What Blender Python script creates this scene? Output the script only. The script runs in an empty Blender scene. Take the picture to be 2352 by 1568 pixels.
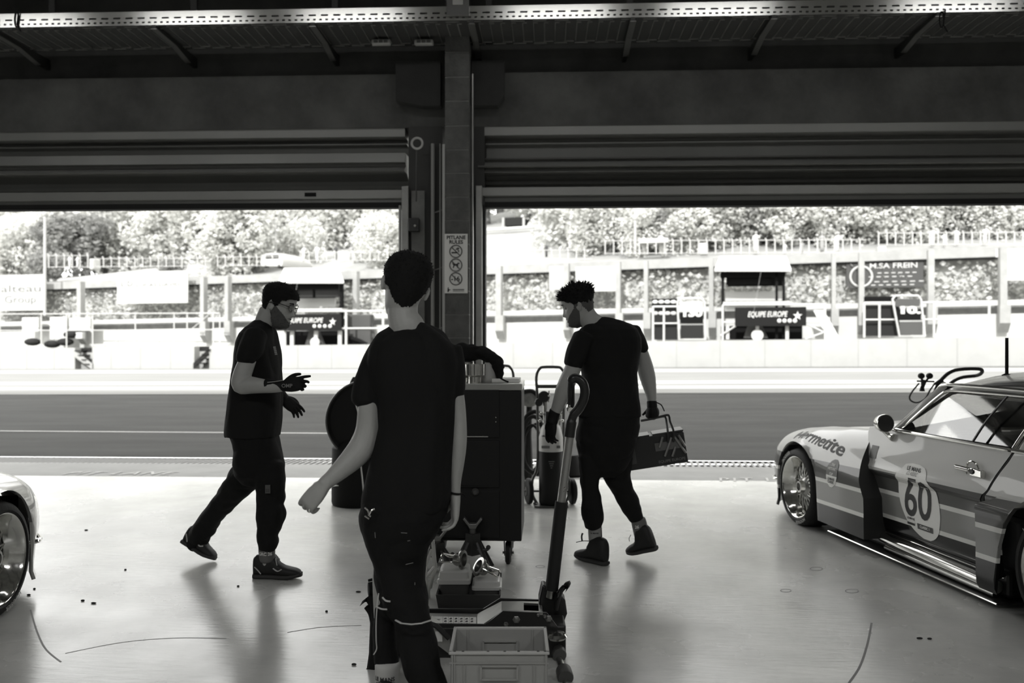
import bpy, math, random
from mathutils import Vector, Matrix, noise
from math import sin, cos, pi, radians, sqrt, atan2
random.seed(7)
scene = bpy.context.scene
COL = scene.collection
# ------------------------------------------------------------------ camera frame
FPX = 1960.0; CX = 1176.0; CY = 784.0; CAMZ = 1.43; YAW = radians(2.45)
CAM = Vector((0, 0, CAMZ))
RV = Vector((cos(YAW), sin(YAW), 0)); FV = Vector((-sin(YAW), cos(YAW), 0)); UV = Vector((0, 0, 1))
def P(px, py, d):
    return CAM + (FV + RV*((px-CX)/FPX) - UV*((py-CY)/FPX))*d
def D(py, z=0.0):                 # depth of a point of height z seen at row py
    return (CAMZ-z)*FPX/(py-CY)
def G(px, py, z=0.0):
    return P(px, py, D(py, z))
def YP(px, py, Y):                # where the sight line meets the vertical plane y = Y
    d = FV + RV*((px-CX)/FPX) - UV*((py-CY)/FPX)
    return CAM + d*(Y/d.y)
# ------------------------------------------------------------------ materials
MATS = {}
def tint(v): return (v, v*0.995, v*0.955, 1)
def mat(name, v=0.5, rough=0.5, metal=0.0, spec=0.5, var=0.0, vscale=4.0, bump=0.0, bscale=30.0, coat=0.0, emit=0.0, ior=None, trans=0.0, alpha=1.0, stretch=None):
    if name in MATS: return MATS[name]
    m = bpy.data.materials.new(name); m.use_nodes = True; MATS[name] = m
    nt = m.node_tree; b = nt.nodes['Principled BSDF']
    b.inputs['Base Color'].default_value = tint(v)
    b.inputs['Roughness'].default_value = rough; b.inputs['Metallic'].default_value = metal
    b.inputs['Specular IOR Level'].default_value = spec
    b.inputs['Coat Weight'].default_value = coat; b.inputs['Coat Roughness'].default_value = 0.04
    if ior: b.inputs['IOR'].default_value = ior
    if trans: b.inputs['Transmission Weight'].default_value = trans
    if alpha < 1: b.inputs['Alpha'].default_value = alpha
    if emit:
        b.inputs['Emission Color'].default_value = (1, 1, .98, 1); b.inputs['Emission Strength'].default_value = emit
    if var or bump:
        tc = nt.nodes.new('ShaderNodeTexCoord'); mp = nt.nodes.new('ShaderNodeMapping')
        nt.links.new(tc.outputs['Object'], mp.inputs['Vector'])
        if stretch: mp.inputs['Scale'].default_value = stretch
    if var:
        n = nt.nodes.new('ShaderNodeTexNoise'); n.inputs['Scale'].default_value = vscale; n.inputs['Detail'].default_value = 6; n.inputs['Roughness'].default_value = .62
        r = nt.nodes.new('ShaderNodeMapRange'); r.inputs['From Min'].default_value = .3; r.inputs['From Max'].default_value = .7
        r.inputs['To Min'].default_value = v*(1-var); r.inputs['To Max'].default_value = v*(1+var)
        c = nt.nodes.new('ShaderNodeCombineColor')
        mu = nt.nodes.new('ShaderNodeMath'); mu.operation = 'MULTIPLY'; mu.inputs[1].default_value = .955
        nt.links.new(mp.outputs[0], n.inputs['Vector']); nt.links.new(n.outputs[0], r.inputs['Value'])
        nt.links.new(r.outputs[0], c.inputs[0]); nt.links.new(r.outputs[0], c.inputs[1]); nt.links.new(r.outputs[0], mu.inputs[0]); nt.links.new(mu.outputs[0], c.inputs[2])
        nt.links.new(c.outputs[0], b.inputs['Base Color'])
    if bump:
        n2 = nt.nodes.new('ShaderNodeTexNoise'); n2.inputs['Scale'].default_value = bscale; n2.inputs['Detail'].default_value = 4
        bp = nt.nodes.new('ShaderNodeBump'); bp.inputs['Strength'].default_value = bump; bp.inputs['Distance'].default_value = .02
        nt.links.new(mp.outputs[0], n2.inputs['Vector']); nt.links.new(n2.outputs[0], bp.inputs['Height']); nt.links.new(bp.outputs[0], b.inputs['Normal'])
    return m
# ------------------------------------------------------------------ mesh building
def frame(t, ref=None):
    t = t.normalized()
    ref = ref or (UV if abs(t.z) < .95 else Vector((1, 0, 0)))
    a = t.cross(ref)
    if a.length < 1e-5: a = t.cross(Vector((1, .3, .1)))
    a.normalize(); return a, a.cross(t).normalized()
class M:
    def __init__(s): s.v = []; s.f = []; s.mi = []; s.cur = 0
    def add(s, vs, fs):
        o = len(s.v); s.v += [tuple(v) for v in vs]
        for f in fs: s.f.append(tuple(i+o for i in f)); s.mi.append(s.cur)
        return s
    def box(s, c, size, ax=None, ay=None, az=None):
        c = Vector(c); ax = Vector(ax) if ax else Vector((1, 0, 0)); ay = Vector(ay) if ay else Vector((0, 1, 0)); az = Vector(az) if az else UV
        vs = [c+ax*(size[0]*.5*i)+ay*(size[1]*.5*j)+az*(size[2]*.5*k) for k in (-1, 1) for j in (-1, 1) for i in (-1, 1)]
        return s.add(vs, [(0, 2, 3, 1), (4, 5, 7, 6), (0, 1, 5, 4), (2, 6, 7, 3), (0, 4, 6, 2), (1, 3, 7, 5)])
    def bb(s, x0, x1, y0, y1, z0, z1):
        return s.box(((x0+x1)/2, (y0+y1)/2, (z0+z1)/2), (abs(x1-x0), abs(y1-y0), abs(z1-z0)))
    def loft(s, rings, cap=True, closed=True):
        n = len(rings[0]); o = []
        for r in rings: o += r
        fs = []
        for k in range(len(rings)-1):
            for i in range(n if closed else n-1):
                j = (i+1) % n
                fs.append((k*n+i, k*n+j, (k+1)*n+j, (k+1)*n+i))
        if cap and closed:
            fs.append(tuple(reversed(range(n)))); fs.append(tuple((len(rings)-1)*n+i for i in range(n)))
        return s.add(o, fs)
    def tube(s, pts, r, n=10, cap=True, closed=False, flat=1.0, ref=None):
        pts = [Vector(p) for p in pts]; k = len(pts)
        if not isinstance(r, (list, tuple)): r = [r]*k
        rings = []; pa = None
        for i, p in enumerate(pts):
            if closed: t = pts[(i+1) % k]-pts[i-1]
            else: t = pts[min(i+1, k-1)]-pts[max(i-1, 0)]
            if t.length < 1e-7: t = Vector((0, 0, 1))
            t.normalize()
            if pa is None: a, b = frame(t, ref)
            else:
                a = pa - t*pa.dot(t)
                if a.length < 1e-5: a, b = frame(t, ref)
                a.normalize(); b = a.cross(t)
            pa = a
            rings.append([p+a*(cos(2*pi*j/n)*r[i])+b*(sin(2*pi*j/n)*r[i]*flat) for j in range(n)])
        if closed: rings.append(rings[0]); return s.loft(rings, cap=False)
        return s.loft(rings, cap)
    def cyl(s, p0, p1, r0, r1=None, n=20): return s.tube([p0, p1], [r0, r0 if r1 is None else r1], n)
    def lathe(s, prof, o, axis=(0, 0, 1), n=28, cap=True):
        o = Vector(o); ax = Vector(axis).normalized(); a, b = frame(ax)
        rings = [[o+ax*h+(a*cos(2*pi*j/n)+b*sin(2*pi*j/n))*max(r, 1e-4) for j in range(n)] for r, h in prof]
        return s.loft(rings, cap)
    def prism(s, poly, o, ux, uy, dv):
        o = Vector(o); ux = Vector(ux); uy = Vector(uy); dv = Vector(dv); n = len(poly)
        vs = [o+ux*p[0]+uy*p[1] for p in poly]; vs += [v+dv for v in vs]
        fs = [tuple(range(n)), tuple(reversed(range(n, 2*n)))]+[(i, i+n, (i+1) % n+n, (i+1) % n) for i in range(n)]
        return s.add(vs, fs)
    def sphere(s, c, r, n=16, m=10):
        c = Vector(c); r = r if isinstance(r, (list, tuple)) else (r, r, r)
        rings = []
        for k in range(m+1):
            t = pi*k/m; q = max(sin(t), .01)
            rings.append([c+Vector((cos(2*pi*j/n)*q*r[0], sin(2*pi*j/n)*q*r[1], cos(t)*r[2])) for j in range(n)])
        return s.loft(rings)
    def build(s, name, m=None, parent=None, smooth=35, bevel=0, solid=0):
        me = bpy.data.meshes.new(name); me.from_pydata(s.v, [], s.f)
        ms = m if isinstance(m, (list, tuple)) else [m]
        for q in ms: me.materials.append(q)
        if len(ms) > 1: me.polygons.foreach_set('material_index', s.mi)
        me.validate(); me.update()
        fixn(me)
        if smooth:
            me.polygons.foreach_set('use_smooth', [True]*len(me.polygons))
            if smooth < 180: me.set_sharp_from_angle(angle=radians(smooth))
        o = bpy.data.objects.new(name, me); COL.objects.link(o)
        if parent: o.parent = parent
        if solid:
            d = o.modifiers.new('solid', 'SOLIDIFY'); d.thickness = abs(solid); d.offset = -1 if solid > 0 else 1
        if bevel:
            d = o.modifiers.new('bevel', 'BEVEL'); d.width = bevel; d.segments = 2; d.limit_method = 'ANGLE'; d.angle_limit = radians(40)
        return o
import bmesh
def fixn(me):
    bm = bmesh.new(); bm.from_mesh(me); bmesh.ops.recalc_face_normals(bm, faces=bm.faces); bm.to_mesh(me); bm.free(); me.update()
def tag(o, label=None, cat=None, group=None, kind=None):
    if label: o['label'] = label
    if cat: o['category'] = cat
    if group: o['group'] = group
    if kind: o['kind'] = kind
    return o
def thing(name, loc, label, cat, group=None):
    o = bpy.data.objects.new(name, None); COL.objects.link(o); o.location = loc; o.empty_display_size = .1
    return tag(o, label, cat, group)
def keep(o, parent):              # parent while the mesh stays where it was built (parent has only a location)
    o.parent = parent; o.matrix_parent_inverse = Matrix.Translation(-parent.location); return o
def struct(o, kind='structure'): o['kind'] = kind; return o
def copy_tree(o, parent=None):
    c = o.copy(); COL.objects.link(c)
    if parent: c.parent = parent
    for ch in list(o.children): copy_tree(ch, c)
    return c
def bake(o):
    dg = bpy.context.evaluated_depsgraph_get(); dg.update()
    me = bpy.data.meshes.new_from_object(o.evaluated_get(dg)); old = o.data
    o.modifiers.clear(); o.data = me; me.name = o.name
    bpy.data.meshes.remove(old); return o
def text2d(txt, size, bold=0.0, align='CENTER', shear=0.0, spacing=1.0, ext=0.0):
    c = bpy.data.curves.new('t', 'FONT'); c.body = txt; c.size = size; c.offset = bold*size; c.align_x = align; c.align_y = 'CENTER'; c.shear = shear
    c.space_character = spacing; c.resolution_u = 4; c.extrude = ext
    o = bpy.data.objects.new('t', c); COL.objects.link(o)
    dg = bpy.context.evaluated_depsgraph_get(); dg.update()
    me = bpy.data.meshes.new_from_object(o.evaluated_get(dg))
    vs = [v.co.copy() for v in me.vertices]; fs = [tuple(p.vertices) for p in me.polygons]
    bpy.data.objects.remove(o); bpy.data.meshes.remove(me); bpy.data.curves.remove(c)
    return vs, fs
def finer(vs, fs, L):
    bm = bmesh.new(); bv = [bm.verts.new(v) for v in vs]
    for f in fs:
        try: bm.faces.new([bv[i] for i in f])
        except ValueError: pass
    bmesh.ops.triangulate(bm, faces=bm.faces)
    for _ in range(3):
        ed = [e for e in bm.edges if e.calc_length() > L]
        if not ed: break
        bmesh.ops.subdivide_edges(bm, edges=ed, cuts=1)
        bmesh.ops.triangulate(bm, faces=bm.faces)
    bm.verts.index_update(); r = [v.co.copy() for v in bm.verts], [tuple(v.index for v in f.verts) for f in bm.faces]; bm.free(); return r
def text(txt, size, fn, m, parent=None, name='lettering', **kw):
    vs, fs = text2d(txt, size, **kw)
    q = M(); q.add([fn(v.x, v.y) for v in vs], fs)
    o = q.build(name, m, None, smooth=0)
    if parent is not None: keep(o, parent) if parent.type == 'EMPTY' and not parent.get('local') else setattr(o, 'parent', parent)
    return o
def flatfn(o, ux, uy):
    o = Vector(o); ux = Vector(ux); uy = Vector(uy)
    return lambda x, y: o+ux*x+uy*y
def smoothpath(pts, n=6):
    pts = [Vector(p) for p in pts]; out = []
    for i in range(len(pts)-1):
        p0 = pts[max(i-1, 0)]; p1 = pts[i]; p2 = pts[i+1]; p3 = pts[min(i+2, len(pts)-1)]
        for k in range(n):
            t = k/n; out.append(.5*((2*p1)+(p2-p0)*t+(2*p0-5*p1+4*p2-p3)*t*t+(3*p1-p0-3*p2+p3)*t**3))
    out.append(pts[-1]); return out
def lerp(a, b, t): return a+(b-a)*t
def interp(tab, x):               # tab: sorted list of (x, v...) -> v tuple, linear
    if x <= tab[0][0]: return tab[0][1:]
    for i in range(len(tab)-1):
        if x <= tab[i+1][0]:
            t = (x-tab[i][0])/(tab[i+1][0]-tab[i][0]); return tuple(lerp(a, b, t) for a, b in zip(tab[i][1:], tab[i+1][1:]))
    return tab[-1][1:]
# common materials
BLK = mat('matte black', .010, .75, spec=.2); BLKG = mat('gloss black', .02, .3); RUB = mat('rubber', .014, .65, spec=.25, bump=.1, bscale=60)
CHR = mat('chrome', .75, .12, 1.0); STL = mat('steel', .5, .32, 1.0, var=.15, vscale=30); GALV = mat('galvanised', .62, .38, 1.0, var=.25, vscale=9)
WHT = mat('white paint', .8, .5); CONC = mat('concrete', .17, .9, var=.35, vscale=2.2, bump=.25, bscale=25)
LET = mat('light lettering', .75, .6); DLET = mat('dark lettering', .03, .6); GRY = mat('grey paint', .25, .5)
# ================================================================== the garage
YW = 8.86                          # plane of the door openings
def wbox(m, px0, px1, py0, py1, Y0, Y1):      # box whose camera-facing side (plane Y0) spans those pixels
    a = YP(px0, py0, Y0); b = YP(px1, py1, Y0)
    return m.bb(a.x, b.x, Y0, Y1, b.z, a.z)
ZT = lambda py, Y=YW, px=1176: YP(px, py, Y).z
XT = lambda px, Y=YW: YP(px, 784, Y).x
# floor: pale sealed concrete, glossy
fm = mat('sealed floor', .52, .22, var=.13, vscale=2.5, spec=.5, ior=1.46)
nt = fm.node_tree; bs = nt.nodes['Principled BSDF']
tc = nt.nodes.new('ShaderNodeTexCoord'); n1 = nt.nodes.new('ShaderNodeTexNoise'); n1.inputs['Scale'].default_value = 1.3; n1.inputs['Detail'].default_value = 8
mr = nt.nodes.new('ShaderNodeMapRange'); mr.inputs['To Min'].default_value = .18; mr.inputs['To Max'].default_value = .33; mr.inputs['From Min'].default_value = .3; mr.inputs['From Max'].default_value = .7
nt.links.new(tc.outputs['Object'], n1.inputs['Vector']); nt.links.new(n1.outputs[0], mr.inputs['Value']); nt.links.new(mr.outputs[0], bs.inputs['Roughness'])
n2 = nt.nodes.new('ShaderNodeTexNoise'); n2.inputs['Scale'].default_value = 22; n2.inputs['Detail'].default_value = 5
mpn = nt.nodes.new('ShaderNodeMapping'); mpn.inputs['Scale'].default_value = (.35, 1.6, 1); mpn.inputs['Rotation'].default_value = (0, 0, .5)
bp = nt.nodes.new('ShaderNodeBump'); bp.inputs['Strength'].default_value = .10; bp.inputs['Distance'].default_value = .01
nt.links.new(tc.outputs['Object'], mpn.inputs['Vector']); nt.links.new(mpn.outputs[0], n2.inputs['Vector']); nt.links.new(n2.outputs[0], bp.inputs['Height']); nt.links.new(bp.outputs[0], bs.inputs['Normal'])
GX0, GX1, GY0, ZC = -8.6, 8.6, -4.2, 5.3
FLOOR = struct(M().bb(GX0, GX1, GY0, YW, -.15, 0).build('floor', fm, smooth=0))
# scratches and little rings worn into the floor
fmk = mat('floor scratch', .12, .5)
def arc_mark(pts, w=.004):
    pts = smoothpath([G(*p) for p in pts], 10); m = M(); L = []
    for i, p in enumerate(pts):
        t = pts[min(i+1, len(pts)-1)]-pts[max(i-1, 0)]; a = Vector((-t.y, t.x, 0)).normalized()*w
        L.append([p+a+UV*.0009, p-a+UV*.0009])
    for i in range(len(L)-1): m.add([L[i][0], L[i][1], L[i+1][1], L[i+1][0]], [(0, 1, 2, 3)])
    return m.build('scratch', fmk, FLOOR, smooth=0)
arc_mark([(1950, 1568), (1975, 1530), (1992, 1480), (2002, 1430)], .005)
arc_mark([(70, 1400), (85, 1450), (105, 1490), (140, 1520)], .004)
arc_mark([(150, 1500), (280, 1475), (400, 1465), (520, 1466)], .003)
arc_mark([(660, 1452), (740, 1440), (830, 1436)], .003)
for cx, cy, w in ((1875, 1306, 14), (1957, 1357, 15), (1805, 1356, 12), (1241, 1301, 10)):
    q = [(cx+w*cos(t*.5), cy+w*.28*sin(t*.5)) for t in range(13)]
    arc_mark(q, .003)
pebm = mat('grit', .02, .8)
for i, (px, py) in enumerate(((79, 1353), (66, 1367), (198, 1218), (288, 1309), (190, 1380), (215, 1386), (547, 1347), (813, 1527), (823, 1360), (750, 1405), (2135, 1468), (2112, 1467))):
    p = G(px, py)
    o = M().sphere(p+UV*.004, (.008+.004*(i % 3), .006, .005), 7, 5).build('grit_crumb', pebm, smooth=180)
    tag(o, 'tiny dark crumb of grit lying on the pale garage floor', 'grit', 'grit crumbs on the garage floor')
# ceiling, side walls and rear wall
wallm = mat('plaster', .30, .9, var=.25, vscale=1.5)
struct(M().bb(GX0, GX1, GY0, YW+.5, ZC, ZC+.3).build('ceiling', mat('ceiling concrete', .2, .9, var=.3, vscale=1.2), smooth=0))
struct(M().bb(GX0-.25, GX0, GY0, YW+.5, -.15, ZC).build('wall_left', wallm, smooth=0))
struct(M().bb(GX1, GX1+.25, GY0, YW+.5, -.15, ZC).build('wall_right', wallm, smooth=0))
m = M(); m.bb(GX0, GX1, GY0-.25, GY0, 0, ZC)
struct(m.build('wall_rear', wallm, smooth=0))
# front wall: band recessed to imitate tray shadow, concrete lintel beam, corbels
zb0, zb1 = ZT(291), ZT(168)
struct(M().bb(GX0, GX1, YW-.02, YW+.45, zb0, zb1).build('wall_front', mat('lintel concrete', .085, .9, var=.4, vscale=1.6, bump=.3, bscale=14), smooth=0))
struct(M().bb(GX0, GX1, YW+.25, YW+.5, zb1, ZC).build('wall_front_upper', mat('upper wall concrete', .10, .9, var=.3, vscale=1.6), smooth=0))
m = M()
for a, b in ((915, 1016), (1086, 1160)):
    x0, x1 = XT(a), XT(b); zz0, zz1 = ZT(250), ZT(150)
    m.prism([(x0, zz1), (x1, zz1), (x1, zz0+.09 if b > 1100 else zz0), (lerp(x0, x1, .8 if b > 1100 else .6), zz0 if b > 1100 else zz0), (x0, zz0 if b > 1100 else zz0+.06)], (0, YW-.16, 0), (1, 0, 0), (0, 0, 1), (0, .14, 0))
struct(m.build('trim_1', mat('corbel concrete', .032, .9, var=.2), smooth=0))
# centre column of concrete blocks with pale joints
blk = mat('block work', .10, .9, var=.3, vscale=6, bump=.3, bscale=40)
mort = mat('mortar', .26, .9)
x0, x1 = XT(1022, YW-.3), XT(1078, YW-.3); m = M(); y = -410; zs = []
c0 = ZT(120, YW-.3)
jz = [ZT(p, YW-.3) for p in (118, 175, 230, 287, 342, 396, 451, 505, 560, 615, 668, 722, 776, 830, 884, 938, 992, 1046, 1100)]
m.cur = 0
tops = [ZC]+[z-.006 for z in jz]; bots = [z+.006 for z in jz]+[0]
for a, b in zip(tops, bots):
    if a > b: m.bb(x0, x1, YW-.3, YW-.02, b, a)
m.cur = 1; m.bb(x0+.004, x1-.004, YW-.294, YW-.03, 0, ZC)
struct(m.build('trim_2', [blk, mort], smooth=0))
m = M(); m.bb(XT(1016, YW-.3), x0, YW-.31, YW-.02, 0, ZT(330, YW-.3)); struct(m.build('trim_3', mat('lit column edge', .4, .4, .6), smooth=0))  # pale strip painted where light catches the column's left edge
# dark infill either side of the column, grey panel strip
m = M(); m.bb(XT(940), XT(1016, YW-.05), YW-.05, YW+.3, 0, zb0); m.bb(XT(1080, YW-.05), XT(1113), YW-.02, YW+.3, 0, zb0); struct(m.build('wall_centre', mat('dark recess', .05, .8), smooth=0))
struct(M().bb(XT(945, YW-.1), XT(975, YW-.1), YW-.1, YW-.05, 0, ZT(440)).build('trim_4', mat('panel strip', .16, .8, var=.3), smooth=0))
# door guide rails
railm = mat('rail steel', .34, .4, .7, var=.15)
m = M(); m.bb(XT(922, YW-.12), XT(938, YW-.12), YW-.12, YW+.1, 0, ZT(430)); m.bb(XT(916), XT(922), YW-.02, YW+.12, 0, ZT(470)); struct(m.build('trim_5', railm, smooth=0, bevel=.006))
m = M(); m.bb(XT(1092, YW-.12), XT(1107, YW-.12), YW-.12, YW+.1, 0, ZT(430)); m.bb(XT(1107), XT(1113), YW-.02, YW+.12, 0, ZT(470)); struct(m.build('trim_6', railm, smooth=0, bevel=.006))
# raised sectional doors: profiled panels hanging in the top of each opening
doorm = mat('door panel', .30, .38, .35, var=.06, vscale=2)
def sect_door(name, X0, X1, zbot, ztop, rows):
    m = M(); prof = []
    H = ztop-zbot
    for f, yo in rows: prof.append((YW+yo, ztop-f*H))
    pts = prof+[(YW+.36, zbot), (YW+.36, ztop)]
    m.prism(pts, (X0, 0, 0), (0, 1, 0), (0, 0, 1), (X1-X0, 0, 0))
    o = struct(m.build(name, doorm, smooth=20))
    # bottom rubber seal and recessed grip
    M().bb(X0, X1, YW-.0, YW+.12, zbot-.055, zbot).build('seal', RUB, o, smooth=0)
    M().bb(X1-1.05 if X1 < .5 else X1-1.6, X1-.93 if X1 < .5 else X1-1.48, YW-.036, YW-.02, zbot+.06, zbot+.10).build('grip', BLK, o, smooth=0)
    return o
zd = ZT(470); zt = zb0
rowsL = [(0, .0), (.115, .0), (.12, .20), (.165, .22), (.17, .12), (.19, .12), (.195, .24), (.325, .26), (.33, .02), (.465, -.02), (.47, .05), (.50, .07), (.585, -.05), (.59, .14), (.66, .26), (.735, .24), (.74, .16), (.79, .14), (.795, .24), (.835, .24), (.84, -.03), (.95, -.03), (.955, .03), (1, .03)]
rowsR = [(0, -.01), (.115, -.01), (.12, .20), (.17, .22), (.175, .14), (.195, .14), (.2, .26), (.36, .26), (.37, .16), (.425, .02), (.43, .08), (.455, .06), (.54, -.05), (.545, .05), (.575, .03), (.61, -.02), (.615, .16), (.66, .24), (.70, .16), (.74, .12), (.745, .22), (.81, .24), (.815, -.03), (.92, -.03), (.925, .05), (1, .04)]
sect_door('door_1', GX0, XT(930), zd+.035, zt, rowsL)
sect_door('door_2', XT(1098), GX1, zd+.03, zt, rowsR)
# pipes and cables on the column
def vpipe(px, r, y0, y1, Y, m): return M().tube([YP(px, y0, Y), YP(px, y1, Y)], r, 10)
m = M(); m.tube([YP(994, 330, YW-.1), YP(994, 790, YW-.1), YP(994, 1100, YW-.1)], .02, 12)
o = m.build('drain_pipe', mat('pipe grey', .3, .5)); tag(o, 'grey vertical pipe left of the block column', 'pipe')
m = M(); m.tube([YP(1011, 330, YW-.08), YP(1011, 1000, YW-.08)], .008, 8)
for yy in (485, 617, 755): m.tube([YP(995, yy+4, YW-.08), YP(1008, yy, YW-.08), YP(1014, yy-3, YW-.08)], .006, 6)
tag(m.build('conduit', mat('conduit grey', .3, .5)), 'thin conduit with clips running beside the grey pipe', 'conduit')
m = M(); m.tube([YP(1085, 170, YW-.2), YP(1085, 780, YW-.2), YP(1085, 1100, YW-.2)], .014, 10)
tag(m.build('cable_conduit', mat('conduit steel', .4, .35, .8)), 'steel conduit down the right edge of the block column', 'conduit')
m = M(); m.tube([YP(1073+6*cos(a)*0, 310, YW-.31) for a in (0,)]+[YP(1081, 520, YW-.31)], .003, 6)
# hanging pull ring and strap left of the column
t = thing('door_pull', YP(958, 345, YW-.2), 'pale pull ring with a hanging strap left of the block column', 'pull')
c = YP(958, 329, YW-.22); m = M(); m.tube([c+Vector((.055*cos(a), 0, .055*sin(a))) for a in [2*pi*i/24 for i in range(24)]], .012, 8, closed=True); keep(m.build('ring', mat('pull plastic', .45, .4)), t)
m = M(); m.tube([YP(957, 342, YW-.2), YP(956, 400, YW-.2)], .008, 8); m.tube([YP(957, 395, YW-.2), YP(956, 462, YW-.2)], .02, 10, flat=.4); keep(m.build('strap', mat('strap grey', .09, .6)), t)
t = thing('switch_box', YP(950, 525, YW-.13), 'small dark switch box beside the left door rail', 'switch box')
m = M(); wbox(m, 938, 962, 500, 530, YW-.2, YW-.1); keep(m.build('housing', BLKG, bevel=.006), t)
m = M(); m.tube([YP(953, 518, YW-.2), YP(953, 518, YW-.235)], .012, 12); keep(m.build('knob', STL), t)
# pit lane rules sign
t = thing('rules_sign', YP(1048, 605, YW-.31), 'white sign with black lettering and three prohibition symbols on the block column', 'sign')
ys = YW-.312
m = M(); wbox(m, 1021, 1074, 537, 673, ys, ys+.008); keep(m.build('board', mat('sign white', .75, .5)), t)
sc = (YP(1100, 784, ys).x-YP(1000, 784, ys).x)/100
def sfn(px, py): return flatfn(YP(px, py, ys-.002), (1, 0, 0), (0, 0, 1))
text('PITLANE', 11.5*sc, sfn(1047.5, 545.5), DLET, t, bold=.03)
text('RULES', 11.5*sc, sfn(1047.5, 556), DLET, t, bold=.03)
text('-16', 15*sc, sfn(1046, 640.5), DLET, t, bold=.03)
sg = mat('symbol grey', .09, .6)
for cy, nm in ((577, 'smoke'), (608.5, 'dog'), (640, 'age')):
    c = YP(1047, cy, ys-.003); r = 14*sc; m = M()
    m.tube([c+Vector((r*cos(a), 0, r*sin(a))) for a in [2*pi*i/28 for i in range(28)]], r*.09, 6, closed=True)
    m.tube([c+Vector((-r*.7, 0, r*.7)), c+Vector((r*.7, 0, -r*.7))], r*.08, 6)
    keep(m.build('prohibition_ring', sg), t)
c = YP(1047, 577, ys-.002); m = M(); m.box(c+Vector((-3*sc, 0, -3*sc)), (14*sc, .002, 3*sc))
m.tube(smoothpath([c+Vector((x*sc, -.001, z*sc)) for x, z in ((5, -2), (7, 1), (4, 4), (7, 7), (3, 7), (0, 3))], 4), sc*.9, 5); keep(m.build('cigarette_symbol', DLET), t)
c = YP(1047, 608, ys-.002)
m = M(); m.prism([(x*sc, z*sc) for x, z in ((-7, 1), (-8, 4), (-7, 4.5), (-5, 2.5), (3, 2.5), (5, 6), (6, 4.5), (9, 4), (8, 2.2), (5.5, 1.5), (5, -7), (3, -7), (3, -2), (-3, -2), (-5, -7), (-7, -7), (-5.5, -1))], c, (1, 0, 0), (0, 0, 1), (0, .002, 0)); keep(m.build('dog_symbol', DLET), t)
m = M(); c = YP(1032, 665, ys-.002); m.prism([(x*sc, z*sc) for x, z in ((-2, 6), (-4, 3), (0, 1), (4, 0), (0, -2), (-4, -5), (-1, -5), (-2, -1))], c, (1, 0, 0), (0, 0, 1), (0, .002, 0)); m.box(YP(1053, 665, ys-.002), (26*sc, .002, 2*sc)); m.box(YP(1053, 668.5, ys-.002), (26*sc, .002, .8*sc)); keep(m.build('emblem', sg), t)
# overhead perforated cable tray on brackets
zt0 = 4.5
dz_far = (CAMZ-zt0)*FPX/(103-CY); dz_near = (CAMZ-zt0)*FPX/(45-CY)
Yf, Yn = dz_far-.01, dz_near-.01
t = thing('cable_tray', (0, (Yn+Yf)/2, zt0), 'perforated metal cable tray running across the wall above the doors', 'cable tray')
trm = mat('tray steel', .6, .27, 1.0); trd = mat('tray underside shade', .05, .6)  # underside of the same tray, toned dark for its shade
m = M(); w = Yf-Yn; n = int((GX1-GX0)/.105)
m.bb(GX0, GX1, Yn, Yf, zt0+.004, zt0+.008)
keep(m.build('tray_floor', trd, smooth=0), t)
m = M()                                              # rolled slot edges standing proud, toned bright as lit edges
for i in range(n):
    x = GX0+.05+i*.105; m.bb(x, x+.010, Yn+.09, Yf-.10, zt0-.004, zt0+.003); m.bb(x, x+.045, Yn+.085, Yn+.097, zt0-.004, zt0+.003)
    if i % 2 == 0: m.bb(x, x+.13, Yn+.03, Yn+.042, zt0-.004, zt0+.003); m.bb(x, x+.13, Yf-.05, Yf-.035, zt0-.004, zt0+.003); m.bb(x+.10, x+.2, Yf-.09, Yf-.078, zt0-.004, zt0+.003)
keep(m.build('slot_edges', mat('lit slot edge steel', .7, .35, .9), smooth=0), t)
# side lip: strips around two rows of slots
m = M(); hl = .13
for a, b in ((0, .02), (.036, .062), (.078, hl)): m.bb(GX0, GX1, Yn-.004, Yn, zt0+a, zt0+b)
x = GX0
while x < GX1: m.bb(x, x+.034, Yn-.004, Yn, zt0+.02, zt0+.036); x += .06
x = GX0
while x < GX1: m.bb(x, x+.05, Yn-.004, Yn, zt0+.062, zt0+.078); x += .12
m.bb(GX0, GX1, Yn-.004, Yn+.02, zt0+hl, zt0+hl+.004)
keep(m.build('tray_lip', trm, smooth=0), t)
m = M(); m.bb(GX0, GX1, Yf, Yf+.004, zt0, zt0+.11); keep(m.build('tray_back', trm, smooth=0), t)
brm = mat('bracket dark', .05, .6); pos = ['far left', 'second from the left', 'left of the column', 'just right of the column', 'third from the right', 'second from the right', 'far right']
for i, px in enumerate((68, 418, 757, 1096, 1440, 1740, 2090)):
    X = XT(px, YW-.1)
    t = thing('tray_bracket', (X, YW, zt0), 'dark tapered steel arm carrying the cable tray, '+pos[i], 'bracket', 'brackets under the cable tray')
    zf = ZT(133, YW+.05); zk = ZT(92, YW-.3); q = [(YW+.24, zt0), (Yn-.01, zt0), (Yn-.01, zt0-.035), (YW-.3, zk), (YW+.05, zf), (YW+.24, zf)]
    m = M(); m.prism(q, (X-.02, 0, 0), (0, 1, 0), (0, 0, 1), (.04, 0, 0)); keep(m.build('arm', brm, smooth=0), t)
    m = M(); m.prism([(Yn-.01, zt0-.035), (YW-.3, zk), (YW+.05, zf), (YW+.05, zf-.006), (YW-.3, zk-.006), (Yn-.01, zt0-.041)], (X-.03, 0, 0), (0, 1, 0), (0, 0, 1), (.06, 0, 0)); keep(m.build('flange', mat('flange steel', .3, .4, .8), smooth=0), t)
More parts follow.
